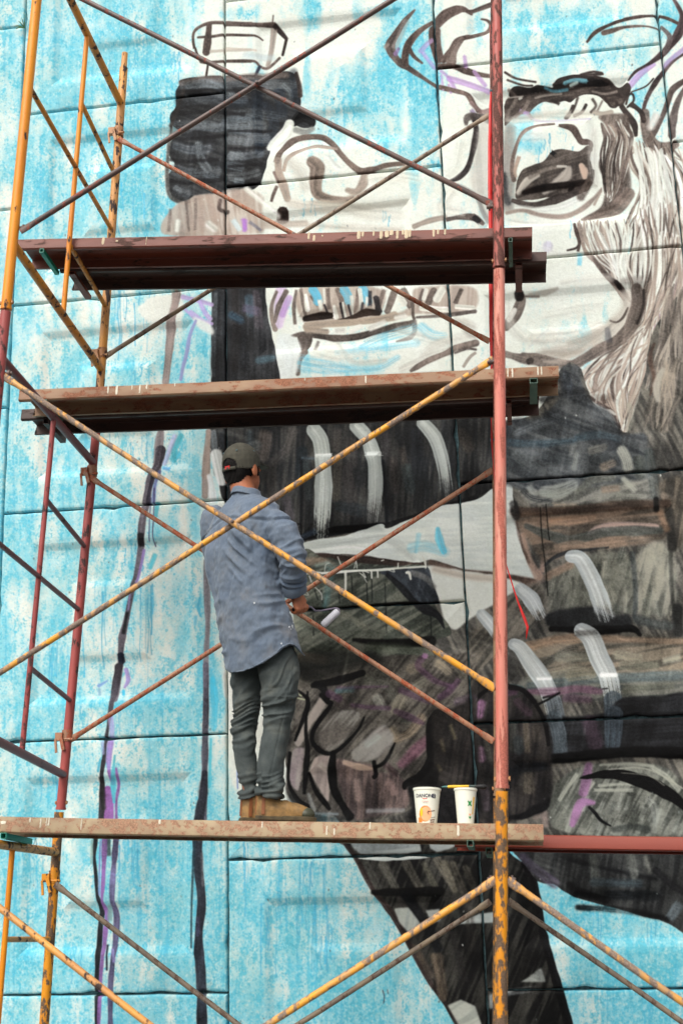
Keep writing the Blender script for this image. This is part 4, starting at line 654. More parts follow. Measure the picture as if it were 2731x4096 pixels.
s('K', '1000,720 1070,780', 40, (70, 54, 56), .8, 6); s('K', '1100,720 1180,640 1270,560', [50, 80, 50], (151, 89, 115), .7, 9)
for q, w in [('596,280 640,325 660,345 570,470 540,560 590,630 660,650 740,600 830,500 870,420', [26, 34, 26, 30, 30, 30, 26, 24, 20, 10]), ('512,260 500,500 512,620 500,760 490,900', [14, 20, 30, 34, 20]), ('676,640 665,760 680,880 740,990 780,1050', [30, 56, 50, 44, 50]), ('450,250 520,330 470,470 430,570', [14, 24, 22, 14]), ('400,640 390,820 440,930 520,1000', [20, 20, 30, 40]), ('520,770 560,880 620,960 650,1000', [16, 26, 34, 20]), ('930,700 940,780 925,800', 26), ('1330,400 1285,480 1290,620 1285,700 1210,800 1130,840 1120,870', [60, 60, 60, 60, 60, 40, 20]), ('640,300 600,230 540,220', [40, 44, 30]), ('560,215 700,190 860,140', [40, 50, 40]), ('1060,580 1000,700 930,740', [10, 24, 20]), ('440,540 480,420 520,300', [8, 14, 10])]:
    s('K', q, w, (20, 20, 21), .92, 3)
p('K', '1300,400 1400,370 1500,330 1568,330 1575,860 1400,840 1200,860 1230,810 1290,720', (32, 31, 31), .95, 4, (50, 46, 44), 100, .6)
for q in ['1350,560 1370,640', '1410,470 1440,560', '1330,720 1350,760']: s('K', q, 20, (92, 84, 62), .6, 6)
p('K', '1140,860 1200,845 1400,850 1575,850 1575,1070 1180,1070 1170,990', (32, 32, 34), .96, 3, (46, 44, 46), 60, .6)
for q, w in [('1238,45 1205,95 1270,160 1330,200 1420,230', [34, 40, 36, 30, 30]), ('1095,250 1180,285 1300,330', [34, 40, 30]), ('1340,300 1400,260 1460,190', [40, 44, 30]), ('790,345 900,360 1030,365', [20, 30, 26]), ('1060,380 1150,420 1240,460', [34, 44, 20]), ('700,240 850,232 1020,228', [26, 18, 12]), ('640,270 720,310', 44)]: s('K', q, w, (96, 62, 94), .6, 5)
s('K', '690,258 800,246', [26, 34], (66, 122, 134), .6, 6, .4); s('K', '1240,30 1260,40', 26, (200, 130, 196), .7, 4)
for q in ['450,300 490,310', '445,270 470,285']: s('K', q, 10, (206, 212, 178), .9, 1)
p('K', '380,880 520,1000 700,1040 760,1070 480,1075', (40, 42, 42), .8, 4); s('K', '515,900 550,1010', [14, 34], (136, 140, 138), .7, 4); s('K', '470,1020 700,1030', 14, (104, 116, 122), .7, 3)
s('J', '1440,20 1450,300 1445,500', 60, (240, 242, 234), .85, 5); s('H', '20,1420 30,1540', 80, (240, 242, 234), .9, 5); p('K', '10,130 50,130 60,400 75,560 10,560', (240, 242, 234), .9, 2); p('K', '190,500 240,420 230,560 215,620', (240, 242, 234), .9, 1)
# boot and leg
p('N', '735,400 800,400 1600,400 1740,400 1783,490 1863,560 1923,640 1953,780 1983,1000 2063,1270 2153,1568 2250,1900 1700,1900 1450,1568 1380,1450 1290,1330 1200,1180 1130,1040 1050,900 930,740 830,560', (58, 57, 53), 1, 0, (28, 28, 28), 112, .65, 1.1)
s('N', '745,430 830,550 930,735 1050,895 1130,1035 1200,1175 1290,1325 1380,1445 1460,1575', [26, 34, 30, 36, 34, 30, 32, 36, 40], (54, 44, 42), .95, 2)
for q, c in [('880,560 960,720', (84, 84, 78)), ('980,560 1080,740', (96, 94, 84)), ('1130,560 1220,720', (104, 100, 88)), ('1240,560 1330,740', (80, 78, 66)), ('1370,560 1440,740', (110, 104, 86)), ('1500,580 1560,720', (92, 86, 72)), ('1090,760 1190,960', (58, 54, 52)), ('1180,1080 1290,1280', (86, 72, 60)), ('1300,1140 1360,1420', (110, 94, 76)), ('1420,1000 1500,1300', (44, 42, 42)), ('1250,1200 1330,1330', (66, 60, 56))]: s('N', q, rnd.uniform(30, 56), c, .75, 6, .5)
s('N', '920,745 1100,742 1350,738', [30, 50, 60], (16, 16, 16), .85, 4); s('N', '1130,760 1260,960 1330,1100', 60, (26, 28, 32), .8, 8)
p('N', '785,432 900,428 1215,428 1222,478 1100,492 1000,500 840,502 800,470', (176, 184, 182), .95, 1, (130, 140, 142), 178, .7, smooth=False, edge=3.0); p('N', '1280,430 1480,432 1400,470 1330,490 1290,470', (166, 174, 174), .9, 1, smooth=False, edge=3.0); s('N', '832,524 1000,534 1200,522 1330,506', [14, 26, 22, 14], (206, 214, 210), .95, 2)
p('N', '1055,855 1145,850 1225,955 1140,1000 1090,940', (186, 192, 184), .95, 1, (150, 158, 154), 100, .6, smooth=False, edge=3.0); p('N', '1245,862 1335,850 1340,920 1290,940', (168, 172, 166), .9, 1, smooth=False, edge=3.0); p('N', '1440,955 1600,890 1690,880 1690,950 1460,962', (168, 178, 178), .95, 1, (200, 206, 202), 178, .6, smooth=False, edge=3.0); p('N', '1385,1445 1470,1410 1560,1450 1600,1560 1600,1700 1480,1600', (170, 176, 168), .95, 1, (206, 210, 200), 150, .6, smooth=False, edge=3.0)
p('O', '345,1390 480,1350 620,1338 680,1345 560,1380 430,1400 380,1480 350,1470', (150, 158, 160), .8, 2, (60, 62, 64), 170, .7, smooth=False, edge=3.0); p('O', '545,1305 610,1265 680,1212 712,1302', (158, 164, 158), .95, 1, (120, 126, 122), 20, .6, smooth=False, edge=3.0)
s('O', '20,530 120,700', 50, (104, 98, 84), .7, 6, .5); s('O', '120,560 200,760', 44, (88, 82, 70), .7, 6, .5); s('O', '30,1150 60,1400', 60, (96, 82, 68), .7, 8, .5); s('O', '220,800 240,1100', 50, (62, 58, 54), .6, 8, .5); s('O', '130,830 150,900', 50, (60, 64, 60), .6, 8)
s('O', '560,560 620,650 655,800 690,1010 760,1260 850,1575', [30, 40, 44, 44, 50, 56], (20, 18, 20), .95, 2)
# hem of the cape
p('O', '490,480 560,555 625,640 690,690 760,700 830,745 960,800 1200,865 1470,940 1640,985 1640,440 480,440', (62, 64, 64), 1, 0, (42, 44, 46), 100, .6, 1.0)
for q, c, w in [('560,520 640,600 760,690', (76, 68, 88), 60), ('850,540 1100,600 1400,660', (26, 28, 32), 26), ('1000,520 1020,700', (80, 84, 80), 60), ('1240,520 1260,640', (96, 100, 96), 50), ('1330,520 1360,620', (110, 112, 106), 40), ('850,700 920,740 1100,800', (18, 18, 20), 40), ('1000,680 1300,690', (58, 72, 80), 50), ('1100,760 1400,770', (30, 34, 38), 60), ('1390,600 1500,700 1600,760', (34, 34, 38), 40), ('900,840 1200,860 1480,915', (14, 14, 15), 34), ('1490,900 1540,830', (104, 122, 134), 60)]: s('O', q, w, c, .8, 8, .35)
# the two poles on the left
s('D', '1105,430 1075,560 1050,800 1030,980', [56, 60, 48, 44], (142, 122, 116), .9, 2); s('D', '1000,1290 985,1400 975,1568', [40, 56, 60], (136, 120, 122), .9, 2)
s('G', '1000,-10 985,80 945,170 925,260 915,330 890,450 880,560 865,680 835,830 812,950 785,1080 762,1180 752,1290 738,1400 715,1568', [66, 50, 50, 44, 46, 42, 40, 40, 36, 28, 34, 46, 34, 42, 38], (92, 84, 96), .95, 1.6)
s('G', '960,160 935,260 925,340', 24, (56, 50, 66), .8, 2); s('G', '880,530 878,590', 40, (40, 38, 42), .9, 3); s('G', '895,620 880,700 850,830', 18, (140, 112, 190), .8, 2); s('G', '795,1020 770,1150', 20, (44, 44, 48), .9, 2); s('G', '752,1280 756,1330', 40, (34, 42, 60), .9, 3); s('G', '812,900 800,1000', 12, (150, 130, 200), .8, 2)
s('G', '1000,130 970,220 960,330', 20, (92, 110, 190), .8, 2); s('G', '1020,110 1060,120', 20, (90, 170, 230), .8, 3); s('G', '965,240 962,400 955,530 968,600', [8, 6, 5, 7], (60, 56, 96), .9, 1.2); s('G', '945,300 935,450 932,570', 6, (64, 70, 130), .8, 1.2); s('G', '985,330 975,420', 24, (60, 180, 200), .8, 2); s('G', '965,650 930,740', 30, (64, 190, 214), .8, 3, .3); s('G', '1070,60 1110,10', 40, (60, 190, 220), .7, 4, .3)
s('G', '780,1370 795,1440 770,1490', [20, 26, 12], (160, 140, 210), .8, 2); s('G', '605,1480 640,1460 665,1445', [20, 16, 8], (110, 150, 214), .8, 3); s('G', '612,1500 615,1530', 20, (140, 190, 224), .7, 3); s('G', '765,1510 766,1530', 16, (50, 180, 220), .9, 2)
s('J', '735,100 710,250 690,380 675,480 660,580 650,680 635,780 630,900 628,1060', [44, 40, 30, 18, 22, 22, 26, 36, 40], (58, 54, 62), .95, 1.6); s('J', '690,420 700,520 690,620', 30, (158, 140, 204), .7, 4, .3); s('J', '690,580 680,680 680,760', [34, 34, 14], (160, 130, 206), .85, 3); s('J', '725,740 735,850 720,940 720,1060', [14, 20, 14, 18], (128, 70, 150), .9, 2); s('J', '665,870 675,960 672,1060', [40, 60, 60], (132, 72, 152), .95, 2); s('J', '680,760 700,840', 20, (128, 76, 160), .9, 2); s('J', '718,660 710,740 700,850 705,960', [14, 16, 34, 14], (64, 190, 212), .8, 2); s('J', '640,580 645,650', 16, (150, 160, 220), .6, 3); s('J', '630,800 640,1000', 30, (40, 40, 40), .7, 3); s('J', '625,690 612,760', 14, (40, 160, 200), .8, 2)
s('M', '598,400 588,520 598,640 606,760 632,850 620,960 612,1100 606,1300 604,1575', [30, 18, 20, 20, 36, 34, 30, 26, 24], (34, 36, 42), .95, 1.5); s('M', '575,420 570,560', 14, (110, 140, 130), .6, 4)
s('M', '655,400 648,560 642,700 636,800 662,880 650,1000 640,1150 628,1300 616,1575', [40, 28, 24, 18, 30, 30, 24, 20, 20], (122, 74, 150), .92, 1.6); s('M', '626,420 620,600 618,760', 8, (110, 110, 180), .8, 1.2); s('M', '725,400 712,560 702,680 700,800 722,900 714,1060 702,1200 690,1350 690,1575', [40, 32, 32, 30, 40, 36, 30, 34, 34], (76, 72, 112), .95, 1.6); s('M', '680,410 680,510', 24, (60, 84, 84), .9, 3); s('M', '680,830 678,920', 30, (110, 150, 150), .8, 4); s('M', '665,1080 668,1230', 12, (40, 50, 66), .9, 2); s('M', '700,1100 712,1180', 18, (140, 130, 200), .7, 3)
s('G', '1300,-10 1292,120 1284,290', [38, 44, 40], (146, 128, 120), .9, 2); s('D', '1305,1290 1295,1420 1285,1575', [36, 40, 44], (150, 132, 122), .9, 2); s('G', '1292,690 1296,900 1300,1100 1290,1300 1286,1568', [36, 40, 34, 30, 34], (126, 118, 126), .92, 2)
s('J', '1288,90 1290,250 1288,420 1284,560 1282,720 1276,860 1262,1060', [36, 36, 38, 38, 42, 46, 62], (92, 90, 108), .94, 2); s('J', '1330,180 1345,330 1340,500', [30, 44, 30], (60, 190, 226), .75, 3, .4); s('J', '1320,560 1315,720 1310,860', 14, (74, 196, 220), .8, 2); s('J', '1275,830 1270,920', 50, (60, 60, 66), .7, 6)
s('M', '1282,-10 1276,100 1252,240 1236,420 1242,600 1262,800 1246,980 1244,1100 1258,1280 1264,1575', [36, 40, 66, 62, 56, 52, 50, 56, 62, 64], (50, 54, 66), .95, 2); s('M', '1216,420 1206,640 1198,860 1196,1090', [14, 16, 12, 10], (40, 76, 90), .85, 2); s('M', '1240,900 1238,1020', 20, (84, 84, 120), .7, 4); s('M', '1264,500 1270,700', 14, (110, 110, 116), .6, 4)
s('G', '1250,930 1240,990 1255,1040', 12, (60, 180, 222), .8, 2); s('G', '1225,1040 1220,1100', 20, (70, 186, 224), .7, 4, .3)
# small shapes on the left sky
p('D', '862,525 900,490 940,455 1000,445 1078,440 1065,520 1050,580 985,612 900,588', (240, 244, 236), .95, 1)
for q, w in [('1140,450 1230,470 1330,500', 26), ('1150,520 1220,590', 16), ('1250,480 1290,560 1320,590', 26), ('1190,540 1260,590 1330,620', 20)]: s('D', q, w, (190, 166, 222), .8, 3)
p('D', '1210,580 1280,600 1332,640 1332,690 1240,640', (238, 242, 238), .9, 2); s('D', '1228,595 1185,690 1165,790 1140,880 1125,965', [14, 26, 28, 22, 20], (150, 152, 206), .85, 2); s('D', '1130,1310 1085,1400 1090,1480', [30, 40, 14], (50, 186, 208), .8, 3, .3); s('D', '1090,1310 1020,1500', 30, (186, 186, 226), .7, 4)
s('H', '-60,20 -20,200', 70, (238, 242, 238), .9, 4); s('G', '1310,160 1325,250 1330,310', [30, 46, 60], (232, 238, 238), .9, 4)
s('N', '985,1360 995,1400 990,1440', 6, (40, 46, 70), .7, 1); s('N', '1015,1355 1018,1380', 5, (40, 46, 70), .7, 1); s('J', '1484,760 1488,870', 7, (96, 130, 216), .8, 1)
for _ in range(150):                                # flecks and pin holes
    x, y = rnd.uniform(0, 1568), rnd.uniform(0, 1568); s(rnd.choice('ABCDFGJMNO'), [(x, y), (x+rnd.uniform(-4, 4), y+rnd.uniform(2, 9))], rnd.uniform(3, 7), rnd.choice([(70, 70, 72), (110, 120, 120), (236, 240, 234)]), .8, .8)
# uneven, brushed-out paint in the dark passages
lum = IMG.mean(2); dk = 1-sstep(70, 190, lum)
bl = fnoise(CHT, CW, 16, 16, 51); br1 = fnoise(CHT, CW, 2.2, 26, 52, 0.18); br2 = fnoise(CHT, CW, 24, 2.4, 53, 0.35); msk = sstep(-.4, .4, fnoise(CHT, CW, 60, 60, 54)); fine = fnoise(CHT, CW, 0.9, 0.9, 55)
IMG *= (1+dk*(0.11*bl+0.05*(br1*msk+br2*(1-msk))+0.05*fine)+0.012*fine)[..., None]
IMG += (dk*np.clip(br1*msk+br2*(1-msk)-1.1, 0, 2)*sstep(-.3, 1.2, bl)*7)[..., None]*np.array((1, 1.0, .93), np.float32)
lm = IMG.mean(2); IMG += ((lm-74)*0.30*(1-sstep(120, 190, lm)))[..., None]; IMG += (lm[..., None]-IMG)*(0.22*(1-sstep(110, 190, lm)))[..., None]
IMG = np.where(IMG < 84, IMG*(0.86+0.14*IMG/84), IMG)
IMG = np.clip(IMG, 4, 255)
del lum, dk, bl, br1, br2, msk, fine
# ---------------------------------------------------------------- the wall
YW = 6.55
PS = 0.2022*YW                                       # panel pitch
def to_lin(a):
    a = a/255.0
    return np.where(a <= 0.04045, a/12.92, ((a+0.055)/1.055)**2.4)
# lay the painting flat on the wall plane (X, Z), so that it is paint on a wall and not a picture in front of the lens
WX0, WX1, WZ0, WZ1 = -0.6502*YW, 0.372*YW, -EYE, 0.89*YW
PPM = 300
TW, TH = int((WX1-WX0)*PPM), int((WZ1-WZ0)*PPM)
gx = WX0+(np.arange(TW)+0.5)/PPM; gz = WZ0+(np.arange(TH)+0.5)/PPM
GX, GZ = np.meshgrid(gx, gz)
dep = GX*AX_F[0]+YW*AX_F[1]+GZ*AX_F[2]
px = CX+F_PX*(GX*AX_R[0]+YW*AX_R[1]+GZ*AX_R[2])/dep
py = CY-F_PX*(GX*AX_U[0]+YW*AX_U[1]+GZ*AX_U[2])/dep
cx_, cy_ = (px+MARG)*CS-0.5, (py+MARG)*CS-0.5
def refl(a, n):
    a = np.abs(a); m = 2*(n-1); a = np.mod(a, m); return np.where(a > n-1, m-a, a)
cx_, cy_ = refl(cx_, CW-1.001), refl(cy_, CHT-1.001)
x0 = np.clip(cx_.astype(int), 0, CW-2); y0 = np.clip(cy_.astype(int), 0, CHT-2); fx = (cx_-x0)[..., None]; fy = (cy_-y0)[..., None]
WALLPIX = (IMG[y0, x0]*(1-fx)+IMG[y0, x0+1]*fx)*(1-fy)+(IMG[y0+1, x0]*(1-fx)+IMG[y0+1, x0+1]*fx)*fy
img = bpy.data.images.new('mural_paint', TW, TH, alpha=False, float_buffer=False)
buf = np.ones((TH, TW, 4), np.float32); buf[..., :3] = np.clip(WALLPIX/255.0, 0, 1)
img.pixels.foreach_set(buf.ravel()); img.update(); img.pack()
del GX, GZ, dep, px, py, cx_, cy_, x0, y0, fx, fy, buf

m, nt, b = new_mat('mural_paint_on_render'); M_MURAL = m
ti = N(nt, 'ShaderNodeTexImage', image=img, interpolation='Cubic', extension='EXTEND')
uvn = N(nt, 'ShaderNodeUVMap', uv_map='wall'); nt.links.new(uvn.outputs[0], ti.inputs[0])
PAINT_GAIN = 0.86
gm = N(nt, 'ShaderNodeMix', data_type='RGBA', blend_type='MULTIPLY'); gm.inputs[0].default_value = 1.0
nt.links.new(ti.outputs[0], gm.inputs[6]); gm.inputs[7].default_value = (PAINT_GAIN,)*3+(1,)
vv = obj_coords(nt)
grime = ramp(nt, noise(nt, vv, 3.0, 6, 0.7), [(0.40, (0.93, 0.93, 0.90, 1)), (0.62, (1.0, 1.0, 1.0, 1))]).outputs[0]
g2 = N(nt, 'ShaderNodeMix', data_type='RGBA', blend_type='MULTIPLY'); g2.inputs[0].default_value = 1.0
nt.links.new(gm.outputs[2], g2.inputs[6]); nt.links.new(grime, g2.inputs[7])
nt.links.new(g2.outputs[2], b.inputs['Base Color']); b.inputs['Roughness'].default_value = 0.7; b.inputs['Specular IOR Level'].default_value = 0.14
ad = N(nt, 'ShaderNodeMath', operation='MULTIPLY_ADD'); nt.links.new(noise(nt, vv, 95, 4, 0.7), ad.inputs[0]); ad.inputs[1].default_value = 0.6; nt.links.new(noise(nt, vv, 30, 3, 0.6), ad.inputs[2])
bump(nt, b, ad.outputs[0], 0.006, 0.55)
M_JOINT = plain('dark_joint_concrete', srgb(84, 112, 118), 0.9, 0.75, 26, 0.004)

wall = thing('mural_wall', 'precast concrete panel wall painted with an unfinished bull skull figure on sky blue', 'wall', (0, YW, 0))
GAP = 0.0056
def panel(xa, xb, za, zb, zlo=None):
    """square panel: flat rim, recessed frame with sloped sides, flat raised middle"""
    w = xb-xa
    e = 0.010                                       # rounded arris
    fr, dp = [0.0, e/w*.35, e/w, e/w*2.2], [e*.9, e*.22, 0.0, 0.0]
    for f0, d0, d1 in ((.161, 0, .020), (.337, .020, .003)):   # soft cast slopes
        fr += [f0-.045]; dp += [d0]
        for t in (-1, -.72, -.36, 0, .36, .72, 1):
            q_ = (t+1)/2; fr += [f0+t*.0175]; dp += [d0+(d1-d0)*(.3*q_*q_*(3-2*q_)+.7*q_)]
        fr += [f0+.045]; dp += [d1]
    vs, fs = [], []
    def ring(f, d):
        C4 = [(xa+cx*w, za+cz*(zb-za)) for (cx, cz) in ((f, f), (1-f, f), (1-f, 1-f), (f, 1-f))]
        return [(C4[k][0]+(C4[(k+1) % 4][0]-C4[k][0])*j/M_, d, C4[k][1]+(C4[(k+1) % 4][1]-C4[k][1])*j/M_) for k in range(4) for j in range(M_)]
    M_ = 22; M4 = 4*M_
    chip = [rnd.uniform(-.0022, .0022)+(rnd.uniform(.004, .011) if rnd.random() < .05 else 0) for _ in range(M4)]   # ragged, chipped arrises
    for i, (f, d) in enumerate([(0, 0.09)]+list(zip(fr, dp))):
        rg = ring(f, d)
        if i < 4:
            q_ = (1, 1, 1, .8)[i]; cxm, czm = (xa+xb)/2, (za+zb)/2
            rg = [(x+(1 if (k//M_) == 3 else -1 if (k//M_) == 1 else 0)*chip[k]*q_, y+(max(chip[k]-.003, 0)*.8 if i in (2, 3) else 0), z+(1 if (k//M_) == 0 else -1 if (k//M_) == 2 else 0)*chip[k]*q_) for k, (x, y, z) in enumerate(rg)]
        vs += rg
    nr = len(fr)+1
    for i in range(nr-1):
        for k in range(M4):
            k2 = (k+1) % M4; fs.append((i*M4+k, i*M4+k2, (i+1)*M4+k2, (i+1)*M4+k))
    fs.append(tuple((nr-1)*M4+k for k in range(M4)))
    # uneven corners and chipped rims
    if zlo is not None: vs = [(v[0], v[1], max(v[2], zlo+0.0005*(i % 7))) for i, v in enumerate(vs)]
    me = bpy.data.meshes.new('panel')
    me.from_pydata([(v[0], v[1], v[2]) for v in vs], [], fs); me.materials.append(M_MURAL); me.update()
    me.polygons.foreach_set('use_smooth', [True]*len(me.polygons))
    sh_ = me.attributes.new('sharp_edge', 'BOOLEAN', 'EDGE')
    for ed in me.edges:
        a_, b_ = ed.vertices
        if (a_ % M4 == b_ % M4 and a_ % M_ == 0) or min(a_, b_) < M4: sh_.data[ed.index].value = True
    ul = me.uv_layers.new(name='wall')
    for l in me.loops:
        c = me.vertices[l.vertex_index].co
        ul.data[l.index].uv = ((c.x-WX0)/(WX1-WX0), (c.z-EYE-WZ0)/(WZ1-WZ0))
    return link(bpy.data.objects.new('panel', me), wall)
XB = [-0.6493, -0.4458, -0.2410, -0.0383, 0.1664, 0.3700]
for c in range(5):
    off = 0.2829 if c % 2 == 1 else 0.3840
    for k in range(-4, 5):
        zb = (off+0.2022*k)*YW+EYE; za = zb-0.2022*YW
        if zb < 0.08 or za > 0.86*YW+EYE: continue
        panel(XB[c]*YW+GAP, XB[c+1]*YW-GAP, za+GAP, zb-GAP, 0.0)
bk = MB(); bk.box((0.5*(XB[0]+XB[5])*YW, 0.12, 3.9), (1, 0, 0), (0, 1, 0), (0, 0, 1), 0.5*(XB[5]-XB[0])*YW-0.01, 0.075, 3.85)
o = bk.build('backing', M_JOINT, None, 0); o.location = (0, 0, 0); o.parent = wall

# ground
mg, nt, b = new_mat('asphalt'); v = obj_coords(nt)
nt.links.new(ramp(nt, noise(nt, v, 60, 4, 0.7), [(0.3, (0.05, 0.05, 0.048, 1)), (0.7, (0.10, 0.098, 0.094, 1))]).outputs[0], b.inputs['Base Color']); b.inputs['Roughness'].default_value = 0.9
g = MB(); g.add([(-150, -150, 0), (150, -150, 0), (150, 150, 0), (-150, 150, 0)], [(0, 1, 2, 3)])
tag(g.build('ground', mg, None, 0), 'grey asphalt pavement below the scaffold and in front of the wall', None, None, 'structure')

# weed growing from the joint
mw = plain('weed_leaf', srgb(70, 110, 60), 0.6, 0.3)
wp = at(100, 112, YW-0.006)
weed = thing('weed', 'small tuft of green weed growing from the joint at the top left of the wall', 'plant', wp)
for i, (dx, dz, ln) in enumerate([(-0.06, 0.012, .07), (-0.035, 0.05, .07), (0.004, 0.13, .13), (0.018, 0.10, .12), (-0.012, 0.075, .08), (0.022, 0.03, .05), (-0.05, -0.012, .05)]):
    mb = MB(); pts = []
    for t in np.linspace(0, 1, 6):
        pts.append(wp+Vector((dx*t, -0.03*math.sin(t*1.8)-0.004, dz*t-0.012*t*t)))
    mb.tube(pts, [(0.0012, 0.002), (0.0012, 0.0042), (0.0012, 0.005), (0.0012, 0.0045), (0.001, 0.003), (0.0005, 0.0006)], 6)
    mb.build('leaf', mw, weed)

# ---------------------------------------------------------------- scaffold
YF, YB = 4.80, 6.00
def line_at(P0, P1):
    def f(z):
        t = (z-P0.z)/(P1.z-P0.z); return P0+(P1-P0)*t
    return f
def Z(z): return z+EYE
FL = line_at(at(147, 0, YF), at(13, 1346, YF))
BLt = line_at(at(494, 287, YB), at(402, 1519, YB)); BLm = line_at(at(372, 1857, YB), at(258, 3078, YB)); BLb = line_at(at(233, 3300, YB), at(179, 4065, YB))
FRt = line_at(at(1986, 0, YF), at(1996, 1104, YF)); FRm = line_at(at(1996, 1104, YF), at(2008, 3142, YF)); FRb = line_at(at(2006, 3142, YF), at(2004, 4053, YF))
sh = lambda q: -13
BRt = line_at(at(1973, 0, YB), at(1983, 1104, YB)); BRm = line_at(at(1983, 1104, YB), at(1994, 3142, YB)); BRb = line_at(at(1993, 3142, YB), at(1990, 4053, YB))
RAILS = [('top_rail', 'F', 'B', 1.94, 1.81, .0205), ('bottom_rail', 'F', 'B', .33, .17, .0205), ('rung', 'F', 'B', 1.147, 1.01, .0125), ('rung', 'V', 'B', 1.455, 1.345, .0125), ('rung', 'V', 'B', .64, .54, .0125)]
def frame(label, f, b, zb, zt, mf, mbk, mrail, mvert, mrung, rails=RAILS, clips=(), pins=(), mclip=None, tip=0.0, base=False):
    P = f(Z(zb)); root = thing('scaffold_section', label, 'scaffold frame', (P.x, P.y, P.z), 'stacked walk-through frames of the scaffold')
    for ln, mt in ((f, mf), (b, mbk)):
        mb = MB(); mb.tube([ln(Z(zb)), ln(Z(zt))], .0235, 20); post = mb.build('post', mt, root)
        if tip:
            cm = MB(); cm.tube([ln(Z(zt+.0005)), ln(Z(zt+tip))], .0175, 16); cm.build('coupling_pin', mt, root)
        jb = MB(); q = ln(Z(zb+.035)); jb.tube([q+Vector((-.029, 0, 0)), q+Vector((.029, 0, 0))], .0055, 10); jb.lathe([(0, 0), (.0095, 0), (.0095, .006), (0, .006)], q+Vector((-.031, 0, 0)), 6, 0, (1, 0, 0)); jb.lathe([(0, 0), (.0095, 0), (.0095, .006), (0, .006)], q+Vector((.025, 0, 0)), 6, 0, (1, 0, 0)); jb.build('joint_bolt', M_CLIP, root)
        c2 = MB(); c2.tube([ln(Z(zb+.001)), ln(Z(zb+.012))], .0262, 20); c2.build('collar', mt, root)
        if base:
            q = ln(Z(zb)); c3 = MB(); c3.box((q.x, q.y, .006), (1, 0, 0), (0, 1, 0), (0, 0, 1), .075, .075, .0058); c3.tube([(q.x, q.y, .012), (q.x, q.y, q.z+.02)], .017, 12); c3.build('base_plate', M_BRACE_GY, root)
    def pt(k, z):
        if k == 'F': return f(Z(z))
        if k == 'B': return b(Z(z))
        return f(Z(z)).lerp(b(Z(z)), .525)
    zr = {}
    for nm, k0, k1, z0, z1, r in rails:
        if zb+z0 < -EYE+.1: continue
        mb = MB(); mb.tube([pt(k0, zb+z0), pt(k1, zb+z1)], r, 16)
        mb.build(nm, mrail if 'rail' in nm else mrung, root); zr[nm] = (z0, z1)
    t0 = [r for r in rails if r[0] == 'top_rail'][0]; b0 = [r for r in rails if r[0] == 'bottom_rail'][0]
    mid = lambda r: r[3]*(1-.525)+r[4]*.525
    mb = MB(); mb.tube([pt('V', max(zb+mid(b0)-.004, -EYE+.05)), pt('V', zb+mid(t0)+.004)], .0132, 14); mb.build('inner_post', mvert, root)
    for (px_, py_) in clips:                          # gravity locks that hold the brace ends
        q = b(at(px_, py_, YB).z); mb = MB()
        mb.tube([q+Vector((0, 0, -.012)), q+Vector((0, 0, .046))], .0275, 18)
        mb.build('brace_collar', mclip, root)
        mb = MB(); mb.box(q+Vector((-.033, -.022, .012)), (1, 0, 0), (0, 1, 0), (0, 0, 1), .019, .014, .020); mb.box(q+Vector((-.014, -.034, -.022)), (1, 0, .25), (0, 1, 0), (-.25, 0, 1), .008, .007, .034); mb.tube([q+Vector((-.02, -.02, 0)), q+Vector((.04, -.028, -.004))], .007, 10); mb.build('brace_lock', mclip, root, 20)
        mb = MB(); mb.box(q+Vector((-.046, -.036, -.035)), (1, 0, .1), (0, 1, 0), (-.1, 0, 1), .0055, .004, .034); mb.build('lock_lever', mclip, root, 20)
    for ln, px_, py_, s_ in pins:
        q = ln(at(px_, py_, YF).z); mb = MB(); mb.tube([q+Vector((s_*.018, .012, 0)), q+Vector((s_*.052, .014, 0))], .0085, 12); mb.lathe([(0, 0), (.016, 0), (.016, .008), (0, .008)], q+Vector((s_*.036, .014, 0)), 14, 0, (s_, 0, 0)); mb.build('brace_pin', M_BRACE_DK, root)
    return root
D2 = lambda x, y: (x*DS, y*DS)
frame('yellow painted frame at the upper left of the scaffold', FL, BLt, 2.31, 4.36, M_YEL, M_YEL_PALE, M_YEL_W, M_YEL, M_YEL_W, clips=[D2(270, 309), D2(238, 818)], pins=[(FL, 85, 905, 1)], mclip=M_CLIP, tip=.10)
frame('dull red frame of the scaffold on the left beside the man', FL, BLm, .14, 2.30, M_RED, M_RED, M_REDRAIL, M_RED, M_REDRAIL, clips=[D2(206, 1090), D2(154, 1698)], pins=[(FL, 15, 1490, 1)], mclip=M_BRACE_RU)
frame('yellow frame at the lower left of the scaffold, chipped down to rust', FL, BLb, -1.72, .13, M_YEL, M_YEL_BAD, M_YEL_W, M_YEL, M_YEL_W,
      rails=[('top_rail', 'F', 'B', 1.735, 1.655, .0205), ('bottom_rail', 'F', 'B', .25, .16, .0205), ('rung', 'V', 'B', 1.294, 1.246, .0125), ('rung', 'F', 'B', .85, .76, .0125)], clips=[D2(123, 2022)], mclip=M_CLIP_Y, base=True)
frame('flaking dark red frame at the upper right of the scaffold', FRt, BRt, 2.30, 4.36, M_RUSTRED, M_RUSTRED, M_RUSTRED, M_RUSTRED, M_RUSTRED, pins=[(FRt, 1994, 817, -1)], tip=.10)
frame('faded salmon pink frame of the scaffold on the right', FRm, BRm, .14, 2.29, M_SALMON, M_PL_TAN, M_SALMON, M_SALMON, M_SALMON, pins=[(FRm, 1998, 1440, -1), (FRm, 2006, 2752, -1)])
